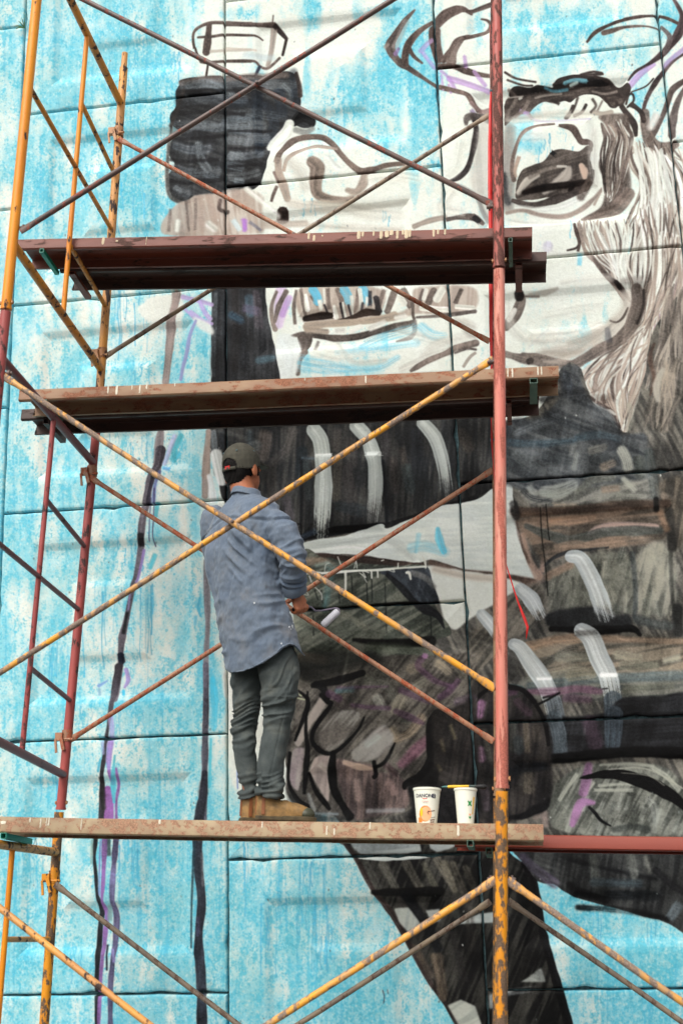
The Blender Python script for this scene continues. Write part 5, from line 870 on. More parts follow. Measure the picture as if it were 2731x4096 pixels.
frame('rust flaked yellow frame at the lower right of the scaffold', FRb, BRb, -1.72, .13, M_YEL_BAD, M_YEL_BAD, M_YEL_BAD, M_YEL_BAD, M_YEL_BAD,
      rails=[('top_rail', 'F', 'B', 1.70, 1.62, .0205), ('bottom_rail', 'F', 'B', .25, .16, .0205), ('rung', 'F', 'B', 1.27, 1.2, .0125), ('rung', 'V', 'B', .85, .76, .0125)], base=True, pins=[(FRb, 2006, 3520, -1), (FRb, 2006, 3522, 1)])
# joint bolts on the pink post
def brace(label, tubes, Y, group, mats, r=.0126, pivot=True):
    pts3 = [(atd(*a, Y-.014 if i == 0 else Y+.014), atd(*c, Y-.014 if i == 0 else Y+.014)) for i, (a, c) in enumerate(tubes)]
    root = thing('cross_brace', label, 'scaffold brace', tuple(pts3[0][0]), group)
    for (A, B), mt in zip(pts3, mats):
        d = (B-A).normalized(); mb = MB(); L = (B-A).length
        mb.tube([A, A+d*.045, A+d*.075, A+d*(L*.33)+Vector((0, 0, rnd.uniform(-.009, .006))), A+d*(L*.66)+Vector((0, 0, rnd.uniform(-.004, .003))), B-d*.075, B-d*.045, B], [(.005, .0165), (.005, .0165), r, r, r, r, (.005, .0165), (.005, .0165)], 14)
        mb.build('brace_tube', mt, root)
    if pivot and len(pts3) == 2:
        (A, B), (C, D_) = pts3
        den = (B.x-A.x)*(D_.z-C.z)-(B.z-A.z)*(D_.x-C.x); t = ((C.x-A.x)*(D_.z-C.z)-(C.z-A.z)*(D_.x-C.x))/den
        q = A+(B-A)*t; mb = MB(); mb.lathe([(0, -.034), (.006, -.033), (.0075, -.031), (.0075, .031), (.006, .034), (0, .034)], (q.x, q.y+.014, q.z), 12, 0, (0, 1, 0)); mb.build('pivot_bolt', M_BRACE_DK, root)
    return root
GF, GB = 'cross braces on the front of the scaffold', 'cross braces on the wall side of the scaffold'
brace('dark rusty pair of crossed brace tubes at the top front of the scaffold', [((47, 531), (1124, -142)), ((92, -52), (1131, 469))], 4.815, GF, [M_BRACE_DK, M_BRACE_DK])
brace('yellow pair of crossed brace tubes in front of the man', [((8, 864), (1136, 1581)), ((-66, 1587), (1133, 824))], 4.815, GF, [M_BRACE_YL, M_BRACE_YL])
brace('yellow crossed brace tubes at the bottom front of the scaffold', [((1138, 2021), (-140, 2834)), ((-62, 2038), (1138, 2966))], 4.815, GF, [M_BRACE_YL, M_YEL_PALE], r=.0132)
brace('thin brown crossed brace tubes nearest the wall at the top', [((272, 318), (1124, 784)), ((238, 821), (1123, 263))], 5.985, GB, [M_BRACE_RU, M_BRACE_GY])
brace('rusty orange crossed brace tubes behind the man', [((206, 1095), (1133, 1703)), ((156, 1703), (1131, 1079))], 5.985, GB, [M_BRACE_RU, M_BRACE_RU])
brace('grey crossed brace tubes near the wall at the bottom', [((126, 2031), (1130, 2800)), ((1126, 2071), (-60, 2820))], 5.985, GB, [M_BRACE_GY, M_BRACE_GY])
brace('faded yellow brace tube sloping down to the right of the lowest post', [((1164, 2022), (2250, 2768))], 4.815, None, [M_BRACE_YL], r=.0132)
brace('dull grey brace tube below the yellow one at the lower right', [((1166, 2069), (2060, 2696))], 5.985, None, [M_BRACE_GY])

# ---------------------------------------------------------------- planks
def project(P):
    d = np.array((P[0], P[1], P[2]-EYE)); w = d@AX_F
    return CX+F_PX*(d@AX_R)/w, CY-F_PX*(d@AX_U)/w
TILT = 0.094
def splat(mb, org, u, v, n, x, top, ln, w):
    """a run of dried paint on the front face"""
    pts = []; k = 9
    for i in range(k+1):
        t = i/k; ww = w*(0.55+0.45*math.sin(min(t*4, 1)*1.5)*(1-0.45*t)+rnd.uniform(-.1, .1)); 
        if i == k: ww = w*.15
        pts.append((org+u*(x-ww/2+rnd.uniform(-.001, .001))+n*(top-ln*t), org+u*(x+ww/2)+n*(top-ln*t)))
    vs = []
    for a, b_ in pts: vs += [a-v*.0004, (a+b_)/2-v*.0022, b_-v*.0004]
    fs = []
    for i in range(k):
        for j in (0, 1): fs.append((i*3+j, i*3+j+1, (i+1)*3+j+1, (i+1)*3+j))
    mb.add(vs, fs)
def plank(label, Lp, Rp, Y, mat, brackets, w=.21, h=.062, group='steel planks of the scaffold decks', base=None, off=0.0, runs=(), mrun=None, drop=0.0):
    """folded steel plank; Lp, Rp: ends of its upper front edge; base: lie behind that plank"""
    if base is None:
        A, B = atd(*Lp, Y), atd(*Rp, Y); u = (B-A).normalized()
        v = Vector((0, 1, -TILT)); v = (v-u*v.dot(u)).normalized(); n = u.cross(v)
    else:
        A0, u, v, n = base; A0 = A0+v*off-n*drop
        def solve(xd):
            lo, hi = -1.0, 5.0
            for _ in range(50):
                mid_ = (lo+hi)/2
                if project(A0+u*mid_)[0] < xd*DS: lo = mid_
                else: hi = mid_
            return lo
        A, B = A0+u*solve(Lp), A0+u*solve(Rp)
    L = (B-A).length
    root = thing('scaffold_plank', label, 'scaffold plank', tuple(A), group)
    t = .0028; r = .006; lip = .020
    out = [(lip, -h), (r, -h), (0, -h+r), (0, -r), (r*.4, -r*.4), (r, 0), (w-r, 0), (w-r*.4, -r*.4), (w, -r), (w, -h+r), (w-r, -h), (w-lip, -h)]
    inn = [(w-lip, -h+t), (w-r, -h+t), (w-t, -h+r), (w-t, -r), (w-r, -t), (r, -t), (t, -r), (t, -h+r), (r, -h+t), (lip, -h+t)]
    prof = out+inn; k = len(prof); mb = MB(); ns = 14; vs = []
    for i in range(ns+1):
        x = L*i/ns; bow = -.004*math.sin(math.pi*i/ns)+rnd.uniform(-.0008, .0008)
        vs += [A+u*x+v*a+n*(c+bow) for a, c in prof]
    fs = [(i*k+j, (i+1)*k+j, (i+1)*k+(j+1) % k, i*k+(j+1) % k) for i in range(ns) for j in range(k)]
    mb.add(vs, [tuple(reversed(f)) for f in fs])
    m2 = len(out)
    for i, rev in ((0, False), (ns, True)):           # thin sheet edges at both ends, the channel itself stays open
        for j in range(m2-1):
            a, b_ = i*k+j, i*k+j+1; c = i*k+(k-1-j) if j < len(inn) else None
            d = i*k+(k-2-j) if j+1 < len(inn) else None
            if c is not None and d is not None: mb.f.append((a, b_, d, c) if rev else (c, d, b_, a)); mb.m.append(0)
    mb.build('deck', mat, root, 40)
    for bx, bw, bh, v0, v1, mt in brackets:           # hollow square cross bars welded under the ends
        lo, hi = -1.0, 5.0
        for _ in range(50):
            mid_ = (lo+hi)/2
            if project(A+u*mid_-n*h)[0] < bx: lo = mid_
            else: hi = mid_
        x = lo; mb = MB(); z0 = -h-.0006; tt = .0022
        o4 = [(-bw/2, z0), (bw/2, z0), (bw/2, z0-bh), (-bw/2, z0-bh)]; i4 = [(-bw/2+tt, z0-tt), (bw/2-tt, z0-tt), (bw/2-tt, z0-bh+tt), (-bw/2+tt, z0-bh+tt)]
        vs = [A+u*(x+a)+v*d+n*c for d in (v0, v1) for a, c in o4+i4]
        fs = []
        for j in range(4):
            j2 = (j+1) % 4
            fs += [(j, j2, 8+j2, 8+j), (4+j2, 4+j, 12+j, 12+j2), (j2, j, 4+j, 4+j2), (8+j, 8+j2, 12+j2, 12+j)]
        mb.add(vs, fs); mb.build('cross_bar', mt, root, 20)
    for sx, top, ln, ww in runs:
        lo, hi = -1.0, 5.0
        for _ in range(40):
            mid_ = (lo+hi)/2
            if project(A+u*mid_)[0] < sx: lo = mid_
            else: hi = mid_
        mb = MB(); splat(mb, A, u, v, n, lo, top, ln, ww); mb.build('paint_run', mrun or M_DRIP, root, 0)
    return A, u, v, n
cream = [(415, -.002, .045, .016), (1236, -.004, .04, .012), (1258, -.02, .035, .012), (1436, -.004, .045, .02), (1452, -.006, .03, .012), (1495, -.004, .03, .010), (1525, -.004, .048, .018), (1548, -.004, .04, .022), (1566, -.002, .030, .02), (1590, -.004, .05, .014), (1626, -.002, .05, .022), (1612, -.002, .028, .014), (1640, -.002, .044, .012), (1735, -.003, .044, .013), (1752, -.003, .03, .012), (1780, -.002, .034, .010), (470, -.022, .01, .014), (1290, -.02, .01, .009), (588, -.002, .052, .004)]
pa = plank('reddish brown plank with cream paint runs, front of the topmost deck', (40, 548), (1222, 519), 5.46, M_PL_BROWN, [(168, .022, .022, -.002, .225, M_GREEN), (2041, .019, .022, -.002, .235, M_GREEN_DK)], runs=cream, mrun=M_CREAM)
plank('dark brown plank on the wall side of the topmost deck, sticking out to the right', 140, 1255, 0, M_PL_DARK, [(289, .034, .020, -.004, .262, M_PL_BROWN), (2074, .034, .020, -.004, .262, M_PL_BROWN)], base=pa, off=.222, drop=.003)
white = [(434, -.003, .042, .008), (469, -.002, .052, .011), (529, -.002, .028, .006), (561, -.002, .05, .008), (588, -.002, .028, .008), (2150, -.004, .045, .008), (2164, -.004, .045, .007), (2030, -.002, .05, .006), (2048, -.006, .05, .008), (700, -.003, .02, .006), (1220, -.003, .02, .005), (1463, -.01, .042, .007)]
pc = plank('worn tan plank with white paint runs, front of the middle deck', (45, 894), (1282, 838), 5.47, M_PL_TAN, [(176, .030, .026, -.002, .225, M_GREEN_DK), (2133, .036, .026, -.002, .235, M_GREEN_DK)], runs=white)
plank('brown plank on the wall side of the middle deck, shorter at the right', 50, 1237, 0, M_PL_DARK, [(186, .030, .030, -.004, .250, M_PL_DARK), (2034, .024, .022, -.004, .262, M_PL_BROWN)], base=pc, off=.222, drop=.003)
buff = [(122, -.004, .02, .008), (165, -.004, .044, .006), (188, -.004, .036, .005), (197, -.002, .036, .008), (328, -.004, .05, .005), (16, -.02, .014, .026), (640, -.004, .02, .010), (1308, -.02, .04, .006), (1338, -.03, .03, .006), (1832, -.01, .045, .011), (1480, -.002, .03, .006), (1050, -.004, .03, .005)]
pe = plank('pale worn plank under the feet of the man', (-30, 1875), (1247, 1893), 5.28, M_PL_TANB, [(16, .027, .025, -.004, .30, M_GREEN), (1880, .026, .026, -.006, .19, M_GREEN_DK)], w=.23, h=.070, runs=buff)
pf = plank('clean oxide red plank running off to the right beside the lowest deck', (1043, 1914), (2150, 1928), 5.58, M_PL_RED, [(1955, .028, .03, -.004, .2, M_GREEN_DK)], h=.060)
# ---------------------------------------------------------------- the painter
def volume(shapes, voxel, smooth_it=2):
    """weld overlapping closed shapes into one continuous skin"""
    mb = MB()
    for f in shapes: f(mb)
    me = bpy.data.meshes.new('tmp'); me.from_pydata(mb.v, [], mb.f); me.update()
    o = bpy.data.objects.new('tmp', me); COL.objects.link(o)
    bm = bmesh.new(); bm.from_mesh(me); bmesh.ops.recalc_face_normals(bm, faces=bm.faces[:]); bm.to_mesh(me); bm.free()
    r = o.modifiers.new('r', 'REMESH'); r.mode = 'VOXEL'; r.voxel_size = voxel
    sm = o.modifiers.new('s', 'SMOOTH'); sm.iterations = smooth_it; sm.factor = 0.5
    dg = bpy.context.evaluated_depsgraph_get(); out = bpy.data.meshes.new_from_object(o.evaluated_get(dg))
    bpy.data.objects.remove(o); bpy.data.meshes.remove(me)
    return out
def arr(me):
    a = np.empty(len(me.vertices)*3, np.float32); me.vertices.foreach_get('co', a); return a.reshape(-1, 3)
def nrm(me):
    a = np.empty(len(me.vertices)*3, np.float32); me.vertices.foreach_get('normal', a); return a.reshape(-1, 3)
def put(me, name, mat, parent, co=None, kill=None, solid=0.0, floor=None):
    org = np.array(parent_loc(parent), np.float32)
    if co is None: co = arr(me)
    me.vertices.foreach_set('co', (co-org).astype(np.float32).ravel())
    if kill is not None:
        bm = bmesh.new(); bm.from_mesh(me); bm.verts.ensure_lookup_table()
        bmesh.ops.delete(bm, geom=[bm.verts[i] for i in np.nonzero(kill)[0]], context='VERTS'); bm.to_mesh(me); bm.free()
    me.name = name
    me.materials.clear(); me.materials.append(mat)
    me.polygons.foreach_set('use_smooth', [True]*len(me.polygons)); me.update()
    o = bpy.data.objects.new(name, me); link(o, parent)
    if solid:
        s_ = o.modifiers.new('thickness', 'SOLIDIFY'); s_.thickness = solid; s_.offset = -1
    return o
FWD = Vector((0.60, 0.80, 0)).normalized(); RGT = Vector((FWD.y, -FWD.x, 0))
UPV = Vector((0, 0, 1))
def ffn(P, sig, seed, k=56):
    """smooth aperiodic noise with its own wavelength along each axis"""
    r_ = np.random.RandomState(seed); w_ = r_.randn(k, 3)*np.array(sig); ph = r_.uniform(0, 2*math.pi, k)
    return (np.cos(np.asarray(P, np.float64) @ w_.T+ph).sum(1)*math.sqrt(2.0/k)).astype(np.float32)
def ridge(x): return 1-2*np.clip(np.abs(x), 0, 1.2)/1.2
def loft(rings, n=28):
    """rings: (centre, half width, half depth[, right, forward, squareness])"""
    def f(mb):
        vs = []
        for rg in rings:
            c, a, b_ = rg[:3]; r_ = rg[3] if len(rg) > 3 and rg[3] is not None else RGT; fw = rg[4] if len(rg) > 4 and rg[4] is not None else FWD
            e = rg[5] if len(rg) > 5 else 2.3
            for k in range(n):
                t = k*2*math.pi/n; ct, st = math.cos(t), math.sin(t)
                vs.append(c+r_*a*math.copysign(abs(ct)**(2/e), ct)+fw*b_*math.copysign(abs(st)**(2/e), st))
        fs = []; m_ = len(rings)
        for i in range(m_-1):
            for k in range(n):
                k2 = (k+1) % n; fs.append((i*n+k, i*n+k2, (i+1)*n+k2, (i+1)*n+k))
        fs.append(tuple(range(n-1, -1, -1))); fs.append(tuple((m_-1)*n+k for k in range(n)))
        mb.add(vs, fs)
    return f
def limb(pts, rs, n=18):
    """tapered limb with rounded ends"""
    def f(mb):
        P = [Vector(q) for q in pts]
        t0 = (P[1]-P[0]).normalized(); t1 = (P[-1]-P[-2]).normalized()
        PP = [P[0]-t0*rs[0]*.95, P[0]-t0*rs[0]*.6]+P+[P[-1]+t1*rs[-1]*.6, P[-1]+t1*rs[-1]*.95]
        RR = [rs[0]*.25, rs[0]*.78]+list(rs)+[rs[-1]*.78, rs[-1]*.25]
        mb.tube(PP, RR, n)
    return f
def ball(c, rx, ry, rz, r_=None, fw=None, up=None, n=20):
    def f(mb):
        r2, f2, u2 = r_ or RGT, fw or FWD, up or UPV
        rows = 12; vs = []; fs = []
        for i in range(1, rows):
            t = math.pi*i/rows
            for k in range(n):
                a = 2*math.pi*k/n; vs.append(c+r2*rx*math.sin(t)*math.cos(a)+f2*ry*math.sin(t)*math.sin(a)+u2*rz*math.cos(t))
        vs += [c+u2*rz, c-u2*rz]; T, B_ = len(vs)-2, len(vs)-1
        for i in range(rows-2):
            for k in range(n):
                k2 = (k+1) % n; fs.append((i*n+k, (i+1)*n+k, (i+1)*n+k2, i*n+k2))
        for k in range(n):
            k2 = (k+1) % n; fs.append((T, k, k2)); fs.append((B_, (rows-2)*n+k2, (rows-2)*n+k))
        mb.add(vs, fs)
    return f
YM = 5.41
def J(x, y, Y): return atd(x, y, Y)
base_pt = J(620, 1878, 5.39)
man = thing('person', 'man seen from behind in dark cap, blue shirt and grey jeans holding a roller', 'person', tuple(base_pt))
# --- head
HF = Vector((0.45, 0.89, 0.08)).normalized(); HR = Vector((HF.y, -HF.x, 0)).normalized(); HU = HR.cross(HF)
hc = J(555, 1080, 5.44)
def hp(r, f, u): return hc+HR*r+HF*f+HU*u
nb = J(562, 1150, 5.42)
sR, sL = J(641, 1192, 5.31), J(494, 1196, 5.54)
eR, wR = J(673, 1288, 5.30), J(678, 1362, 5.425)
eL, wL = J(505, 1335, 5.66), J(600, 1372, 5.72)
pel = J(606, 1490, 5.42)
hipL, hipR = J(572, 1515, 5.47), J(642, 1510, 5.37)
aL, aR = J(577, 1838, 5.44), J(622, 1836, 5.35)
chest = J(566, 1255, 5.42)
pd = Vector((.30, .16, -.94)).normalized()               # wrist to knuckles
rd = Vector((.60, .78, -.16)); rd = (rd-pd*rd.dot(pd)).normalized()   # along the grip
hn = pd.cross(rd).normalized()
if hn.dot(Vector((0, 0, EYE))-wR) < 0: hn = -hn           # back of the hand, towards us
gx_ = wR+pd*.070-hn*.019+rd*.004
body = [ball(hp(0, .004, .025), .074, .094, .095, HR, HF, HU), ball(hp(0, .030, -.045), .064, .066, .072, HR, HF, HU), ball(hp(0, .062, -.080), .034, .032, .026, HR, HF, HU),
        limb([hp(0, .094, .010), hp(0, .112, -.026)], [.010, .013]), ball(hp(0, .100, -.055), .024, .010, .010, HR, HF, HU), ball(hp(.033, .083, .004), .016, .010, .010, HR, HF, HU), ball(hp(-.033, .083, .004), .016, .010, .010, HR, HF, HU),
        ball(hp(.080, -.002, -.014), .008, .021, .034, HR, HF, HU), ball(hp(-.082, -.010, -.024), .009, .022, .034, HR, HF, HU),
        limb([hp(0, -.018, -.04), nb+FWD*.004, nb-UPV*.05], [.056, .058, .075]),
        loft([(nb-UPV*.02, .06, .055), (nb-UPV*.06, .14, .07), (sR.lerp(sL, .5)-UPV*.02, .165, .08), (chest, .140, .085), (chest.lerp(pel, .5), .125, .085), (pel, .125, .085), (pel-UPV*.07, .115, .08)]),
        limb([sR-RGT*.02, sR.lerp(eR, .5), eR], [.040, .038, .034]), limb([eR, eR.lerp(wR, .4), wR], [.034, .036, .027]), limb([sL, eL], [.040, .034]), limb([eL, wL], [.034, .027]), limb([wL, wL+FWD*.07], [.030, .026]),
        limb([J(568, 1540, 5.47), J(566, 1620, 5.465), J(560, 1680, 5.46)], [.054, .046, .038]), limb([J(560, 1680, 5.46), J(564, 1750, 5.455), aL], [.038, .036, .028]), limb([J(642, 1530, 5.37), J(641, 1620, 5.36), J(633, 1680, 5.355)], [.062, .050, .042]), limb([J(633, 1680, 5.355), J(622, 1755, 5.345), aR], [.042, .040, .030]),
        limb([aL, aL+Vector((.03, .01, -.03)), aL+Vector((.09, .03, -.055))], [.028, .028, .022]), limb([aR, aR+Vector((.03, .005, -.03)), aR+Vector((.09, .02, -.055))], [.030, .028, .022]),
        loft([(wR-pd*.012, .027, .019, rd, hn), (wR+pd*.016, .032, .018, rd, hn), (wR+pd*.048, .041, .016, rd, hn), (wR+pd*.072, .042, .013, rd, hn)], 18)]
for i, (o_, ln, r_) in enumerate([(.032, .96, .0094), (.011, 1.04, .0099), (-.010, 1.0, .0096), (-.030, .84, .0084)]):   # four fingers close round the grip, away from us
    c0 = gx_+rd*o_; rad = .0205*ln; kk = c0+hn*.021+pd*.010
    pts = [kk-pd*.012, kk]+[c0+(hn*math.cos(t)+pd*math.sin(t))*rad for t in (1.05, 1.75, 2.5, 3.2)]
    body.append(limb(pts, [r_*1.05, r_*1.22, r_*1.06, r_, r_*.95, r_*.86], 10))
    body.append(ball(kk+hn*.004-pd*.004, r_*1.1, r_*1.1, r_*1.1))
th0 = wR+pd*.026+rd*.030; body.append(limb([th0, th0+pd*.020+rd*.016-hn*.006, gx_+rd*.050-hn*.016-pd*.010, gx_+rd*.046-hn*.026+pd*.012], [.014, .0125, .0105, .0088], 10))
m_skin, nt, b = new_mat('skin'); v = obj_coords(nt)
nt.links.new(ramp(nt, noise(nt, v, 16, 4, 0.6), [(0.3, srgb(150, 88, 58)), (0.7, srgb(184, 114, 78))]).outputs[0], b.inputs['Base Color']); b.inputs['Roughness'].default_value = 0.55; b.inputs['Subsurface Weight'].default_value = 0.06
b.inputs['Subsurface Radius'].default_value = (0.01, 0.004, 0.002)
bme = volume(body, .0046, 2)
put(bme, 'body', m_skin, man)
# --- hair under the cap
m_hair, nt, b = new_mat('black_hair'); nh = noise(nt, obj_coords(nt, (1, 1, .2)), 240, 3, 0.7)
nt.links.new(ramp(nt, nh, [(0.3, srgb(8, 7, 7)), (0.7, srgb(26, 22, 20))]).outputs[0], b.inputs['Base Color']); b.inputs['Roughness'].default_value = 0.75; b.inputs['Specular IOR Level'].default_value = .2; bump(nt, b, nh, .003, .8)
hm = volume([ball(hp(0, -.012, .022), .0785, .090, .094, HR, HF, HU), loft([(hp(0, -.045, .0), .071, .050, HR, HF), (hp(0, -.050, -.04), .058, .040, HR, HF), (hp(0, -.050, -.076), .042, .028, HR, HF)], 20), limb([hp(.074, .03, -.002), hp(.074, .032, -.034)], [.008, .005]), limb([hp(-.074, .03, -.002), hp(-.074, .032, -.034)], [.008, .005])], .005, 1)
c = arr(hm); c += nrm(hm)*(0.0016*np.sin(c[:, :1]*420+c[:, 1:2]*330+np.sin(c[:, 2:3]*50)))
loc = (c-np.array(hc)) @ np.array([list(HR), list(HF), list(HU)]).T
put(hm, 'hair', m_hair, man, c, (loc[:, 1] > .045))
# --- cap
m_cap = plain('faded_black_cotton', srgb(66, 64, 54), 0.9, 0.30, 34, 0.001)
cm_ = volume([ball(hp(0, .000, .036), .0855, .1035, .098, HR, HF, HU), loft([(hp(0, 0, -.012), .0855, .1045, HR, HF, 2.0), (hp(0, 0, .04), .0855, .1035, HR, HF, 2.0)], 32)], .0045, 2)
c = arr(cm_); n_ = nrm(cm_)
loc = (c-np.array(hc)) @ np.array([list(HR), list(HF), list(HU)]).T
ang = np.arctan2(loc[:, 0], -loc[:, 1])                  # 0 at the back of the head
for k in range(6):
    d = np.abs((ang-(k*math.pi/3+math.pi/6)+math.pi) % (2*math.pi)-math.pi); c -= n_*(0.0016*np.exp(-(d/0.05)**2))[:, None]
lowcut = -.004+.024*np.clip(loc[:, 1]/.1, -1, 1)
arch = (np.abs(loc[:, 0])/.042)**2+((loc[:, 2]-.002)/.040)**2 < 1
put(cm_, 'cap', m_cap, man, c, (loc[:, 2] < lowcut) | (arch & (loc[:, 1] < 0)), .003)
cap = man.children[-1]
mb = MB(); P = []
for i in range(13):
    t = -1+2*i/12; x = t*.086; y0_ = .098*math.sqrt(max(0, 1-(t*.90)**2)); ln_ = .084*(1-t*t)**.5+.004
    for s_ in (0, .5, 1.0): P.append(hp(x*(1-.08*s_), y0_+ln_*s_, .038-.012*t*t-.004*s_*s_))
fs = [(i*3+j, i*3+j+1, (i+1)*3+j+1, (i+1)*3+j) for i in range(12) for j in (0, 1)]
mb.add(P, fs); o = mb.build('bill', m_cap, cap, 60); sd_ = o.modifiers.new('t', 'SOLIDIFY'); sd_.thickness = .003; sd_.offset = 0
mb = MB(); mb.lathe([(0, .004), (.004, .0035), (.006, 0), (.006, -.002)], hp(0, 0, .133), 12, 0, tuple(HU)); mb.build('button', m_cap, cap)
mb = MB(); st = []
for i in range(9):
    t = -.48+.96*i/8; st.append((hp(math.sin(t)*.088, -math.cos(t)*.1055, -.016), hp(math.sin(t)*.088, -math.cos(t)*.1055, -.001)))
mb.add([q for pr in st for q in pr], [(2*i, 2*i+1, 2*i+3, 2*i+2) for i in range(8)]); o = mb.build('strap', m_cap, cap, 60); o.modifiers.new('t', 'SOLIDIFY').thickness = .002
m_redtag = plain('red_cloth', srgb(190, 34, 34), 0.7)
mb = MB(); mb.box(hp(.000, -.1045, -.002), tuple(HR), tuple(HF), tuple(HU), .013, .0025, .0075); mb.build('size_tab', m_redtag, cap, 0)
for rr in (-.5, .5, 1.5):
    a_ = rr*math.pi/3; mb = MB(); q = Vector((math.sin(a_)*.080, -math.cos(a_)*.090, .078)); dn = (HR*q.x+HF*q.y+HU*(q.z-.03)).normalized()
    mb.lathe([(.0022, 0), (.0042, .0012), (.0046, 0)], hp(q.x, q.y, q.z)+dn*.002, 10, 0, tuple(dn)); mb.build('eyelet', M_JOINT, cap)
# --- shirt
def ring(y, xl, xr, Y, a, b_, e=2.4): return (J((xl+xr)/2, y, Y), a, b_, None, None, e)
tor = [ring(1128, 534, 598, 5.42, .066, .066, 2.0), ring(1143, 526, 606, 5.42, .074, .074, 2.0), ring(1156, 508, 628, 5.42, .125, .092), ring(1172, 490, 645, 5.42, .172, .108), ring(1196, 474, 655, 5.42, .200, .122), ring(1230, 466, 650, 5.42, .205, .130), ring(1275, 468, 642, 5.42, .196, .134), ring(1325, 482, 644, 5.42, .182, .136), ring(1380, 492, 655, 5.42, .180, .140), ring(1440, 501, 676, 5.42, .186, .146), ring(1490, 508, 690, 5.42, .192, .150), ring(1545, 517, 698, 5.42, .190, .150), ring(1600, 520, 700, 5.42, .188, .150)]
cuffp = J(675, 1352, 5.395)
shirt = volume([loft(tor, 40), limb([sR-RGT*.022-UPV*.018, sR.lerp(eR, .35)+RGT*.004, sR.lerp(eR, .75)+RGT*.006, eR+RGT*.006], [.070, .071, .068, .063]), limb([eR+RGT*.002, eR.lerp(cuffp, .5), cuffp], [.064, .060, .052]),
                limb([sL, eL], [.078, .062]), limb([eL, wL], [.060, .052])], .0062, 3)
c = arr(shirt); n_ = nrm(shirt)
A_ = np.array
def along(P0, P1):
    d = A_(P1)-A_(P0); L = np.linalg.norm(d); d = d/L; rel = c-A_(P0); t = rel @ d; perp = rel-np.outer(t, d); return t/L, np.linalg.norm(perp, axis=1)
rel = c-A_(chest); lr = rel @ A_(RGT); lf = rel @ A_(FWD); lz = rel[:, 2]
def fold(x, w): return np.exp(-(x/w)**2)
disp = np.zeros(len(c), np.float32)
back = np.clip(-n_ @ A_(FWD)+.35, 0, 1)
ty, ry = along(sR, eR); sleeve = np.clip((.115-ry)/.03, 0, 1)*(ty > .05)*(ty < 1.2)*np.clip((lr-.14)/.03, 0, 1)
tf, rf = along(eR, cuffp); fore = np.clip((.085-rf)/.02, 0, 1)*(tf > -.1)*(tf < 1.15)*(lr > .10)
torso = np.clip(1-sleeve-fore, 0, 1)
yoke_z = 0.115-.035*np.abs(lr)/.2                      # yoke seam, then pleats falling from it
disp += torso*back*(-.006*fold(lz-yoke_z, .007)+.0035*fold(lz-yoke_z-.012, .008))
pq = np.clip((yoke_z-lz)/.02, 0, 1)*np.clip(1-(yoke_z-lz)/.26, 0, 1)
for q_ in (-.085, -.070, .052, .068): disp -= torso*back*.006*pq*fold(lr-q_-.04*(yoke_z-lz), .005)
pl = np.clip((yoke_z-lz)/.05, 0, 1)*np.clip(1-(yoke_z-lz)/.55, .25, 1)
LP = np.stack([lr, lf, lz], 1)
wp_ = LP+.012*np.stack([ffn(LP, (14, 14, 14), 5), ffn(LP, (14, 14, 14), 6), ffn(LP, (14, 14, 14), 7)], 1)
disp += torso*back*pl*(.0065*ridge(ffn(wp_, (46, 20, 6), 11))+.005*ffn(wp_, (24, 10, 8), 12))
disp += torso*np.clip((-lz-.18)/.25, 0, 1)*(.0080*ridge(ffn(wp_, (11, 11, 40), 13))*np.clip(.4+ffn(LP, (12, 12, 12), 14), 0, 1.3))
disp += torso*.0025*ffn(wp_, (34, 34, 34), 15)
disp += torso*.011*np.exp(-((lr-.09)/.05)**2-((lz+.05)/.13)**2)*ridge(ffn(np.stack([lr+lz*.9, lf, lz*.2], 1), (48, 8, 20), 16))
SP = np.stack([ty*.22, lf+lr*.6, lz*.3], 1); FP = np.stack([tf*.16, lr, lf], 1)
disp += sleeve*(.0042*ridge(ffn(SP, (50, 22, 10), 17))*np.clip(.35+1.1*ty, .3, 1)+.003*ffn(LP, (40, 40, 40), 18))
disp += fore*(.0055*ridge(ffn(FP, (52, 20, 20), 19)))-sleeve*.006*fold(ty-.05, .08)
cuffr = fold(tf-.72, .03)*(lr > .10)*np.clip((.085-rf)/.02, 0, 1); disp += .006*cuffr-.010*fold(tf-.62, .04)*(lr > .10)*np.clip((.085-rf)/.02, 0, 1)
armpit = fold(lr-.150, .016)*np.clip((.06-lz)/.06, 0, 1)*np.clip((lz+.30)/.08, 0, 1); disp -= torso*.010*armpit
disp += .0009*ffn(c, (110, 110, 110), 20)
c2 = c+n_*disp[:, None]
pj = np.array([project(q) for q in c2])/DS
hemy = np.interp(pj[:, 0], [500, 514, 520, 530, 560, 598, 630, 650, 665, 678, 690, 700], [1520, 1530, 1538, 1545, 1541, 1526, 1505, 1489, 1481, 1484, 1496, 1506])
under = (pj[:, 1] > hemy) & (lr < .35) & (lz < -.2)
c2[:, 2] += np.where(under, (pj[:, 1]-hemy)/502.0, 0)
kill = np.zeros(len(c), bool)
neckcut = (lz > (J(560, 1122, 5.42).z-chest.z)+.02*lf/.1)
tw, rw = along(eR, wR); kill |= neckcut | ((tw > .935) & (rw < .09) & (lr > .1)) | (((A_(c)-A_(wL)) @ A_((wL-eL).normalized()) > .0) & (np.linalg.norm(c-A_(wL), axis=1) < .1))
m_shirt, nt, b = new_mat('blue_chambray'); v = obj_coords(nt)
n1 = noise(nt, v, 7, 5, 0.65); n2 = noise(nt, obj_coords(nt, (1, 1, .25)), 260, 2, 0.6)
c1 = ramp(nt, n1, [(0.30, srgb(82, 98, 118)), (0.55, srgb(100, 112, 126)), (0.75, srgb(116, 118, 122))]).outputs[0]
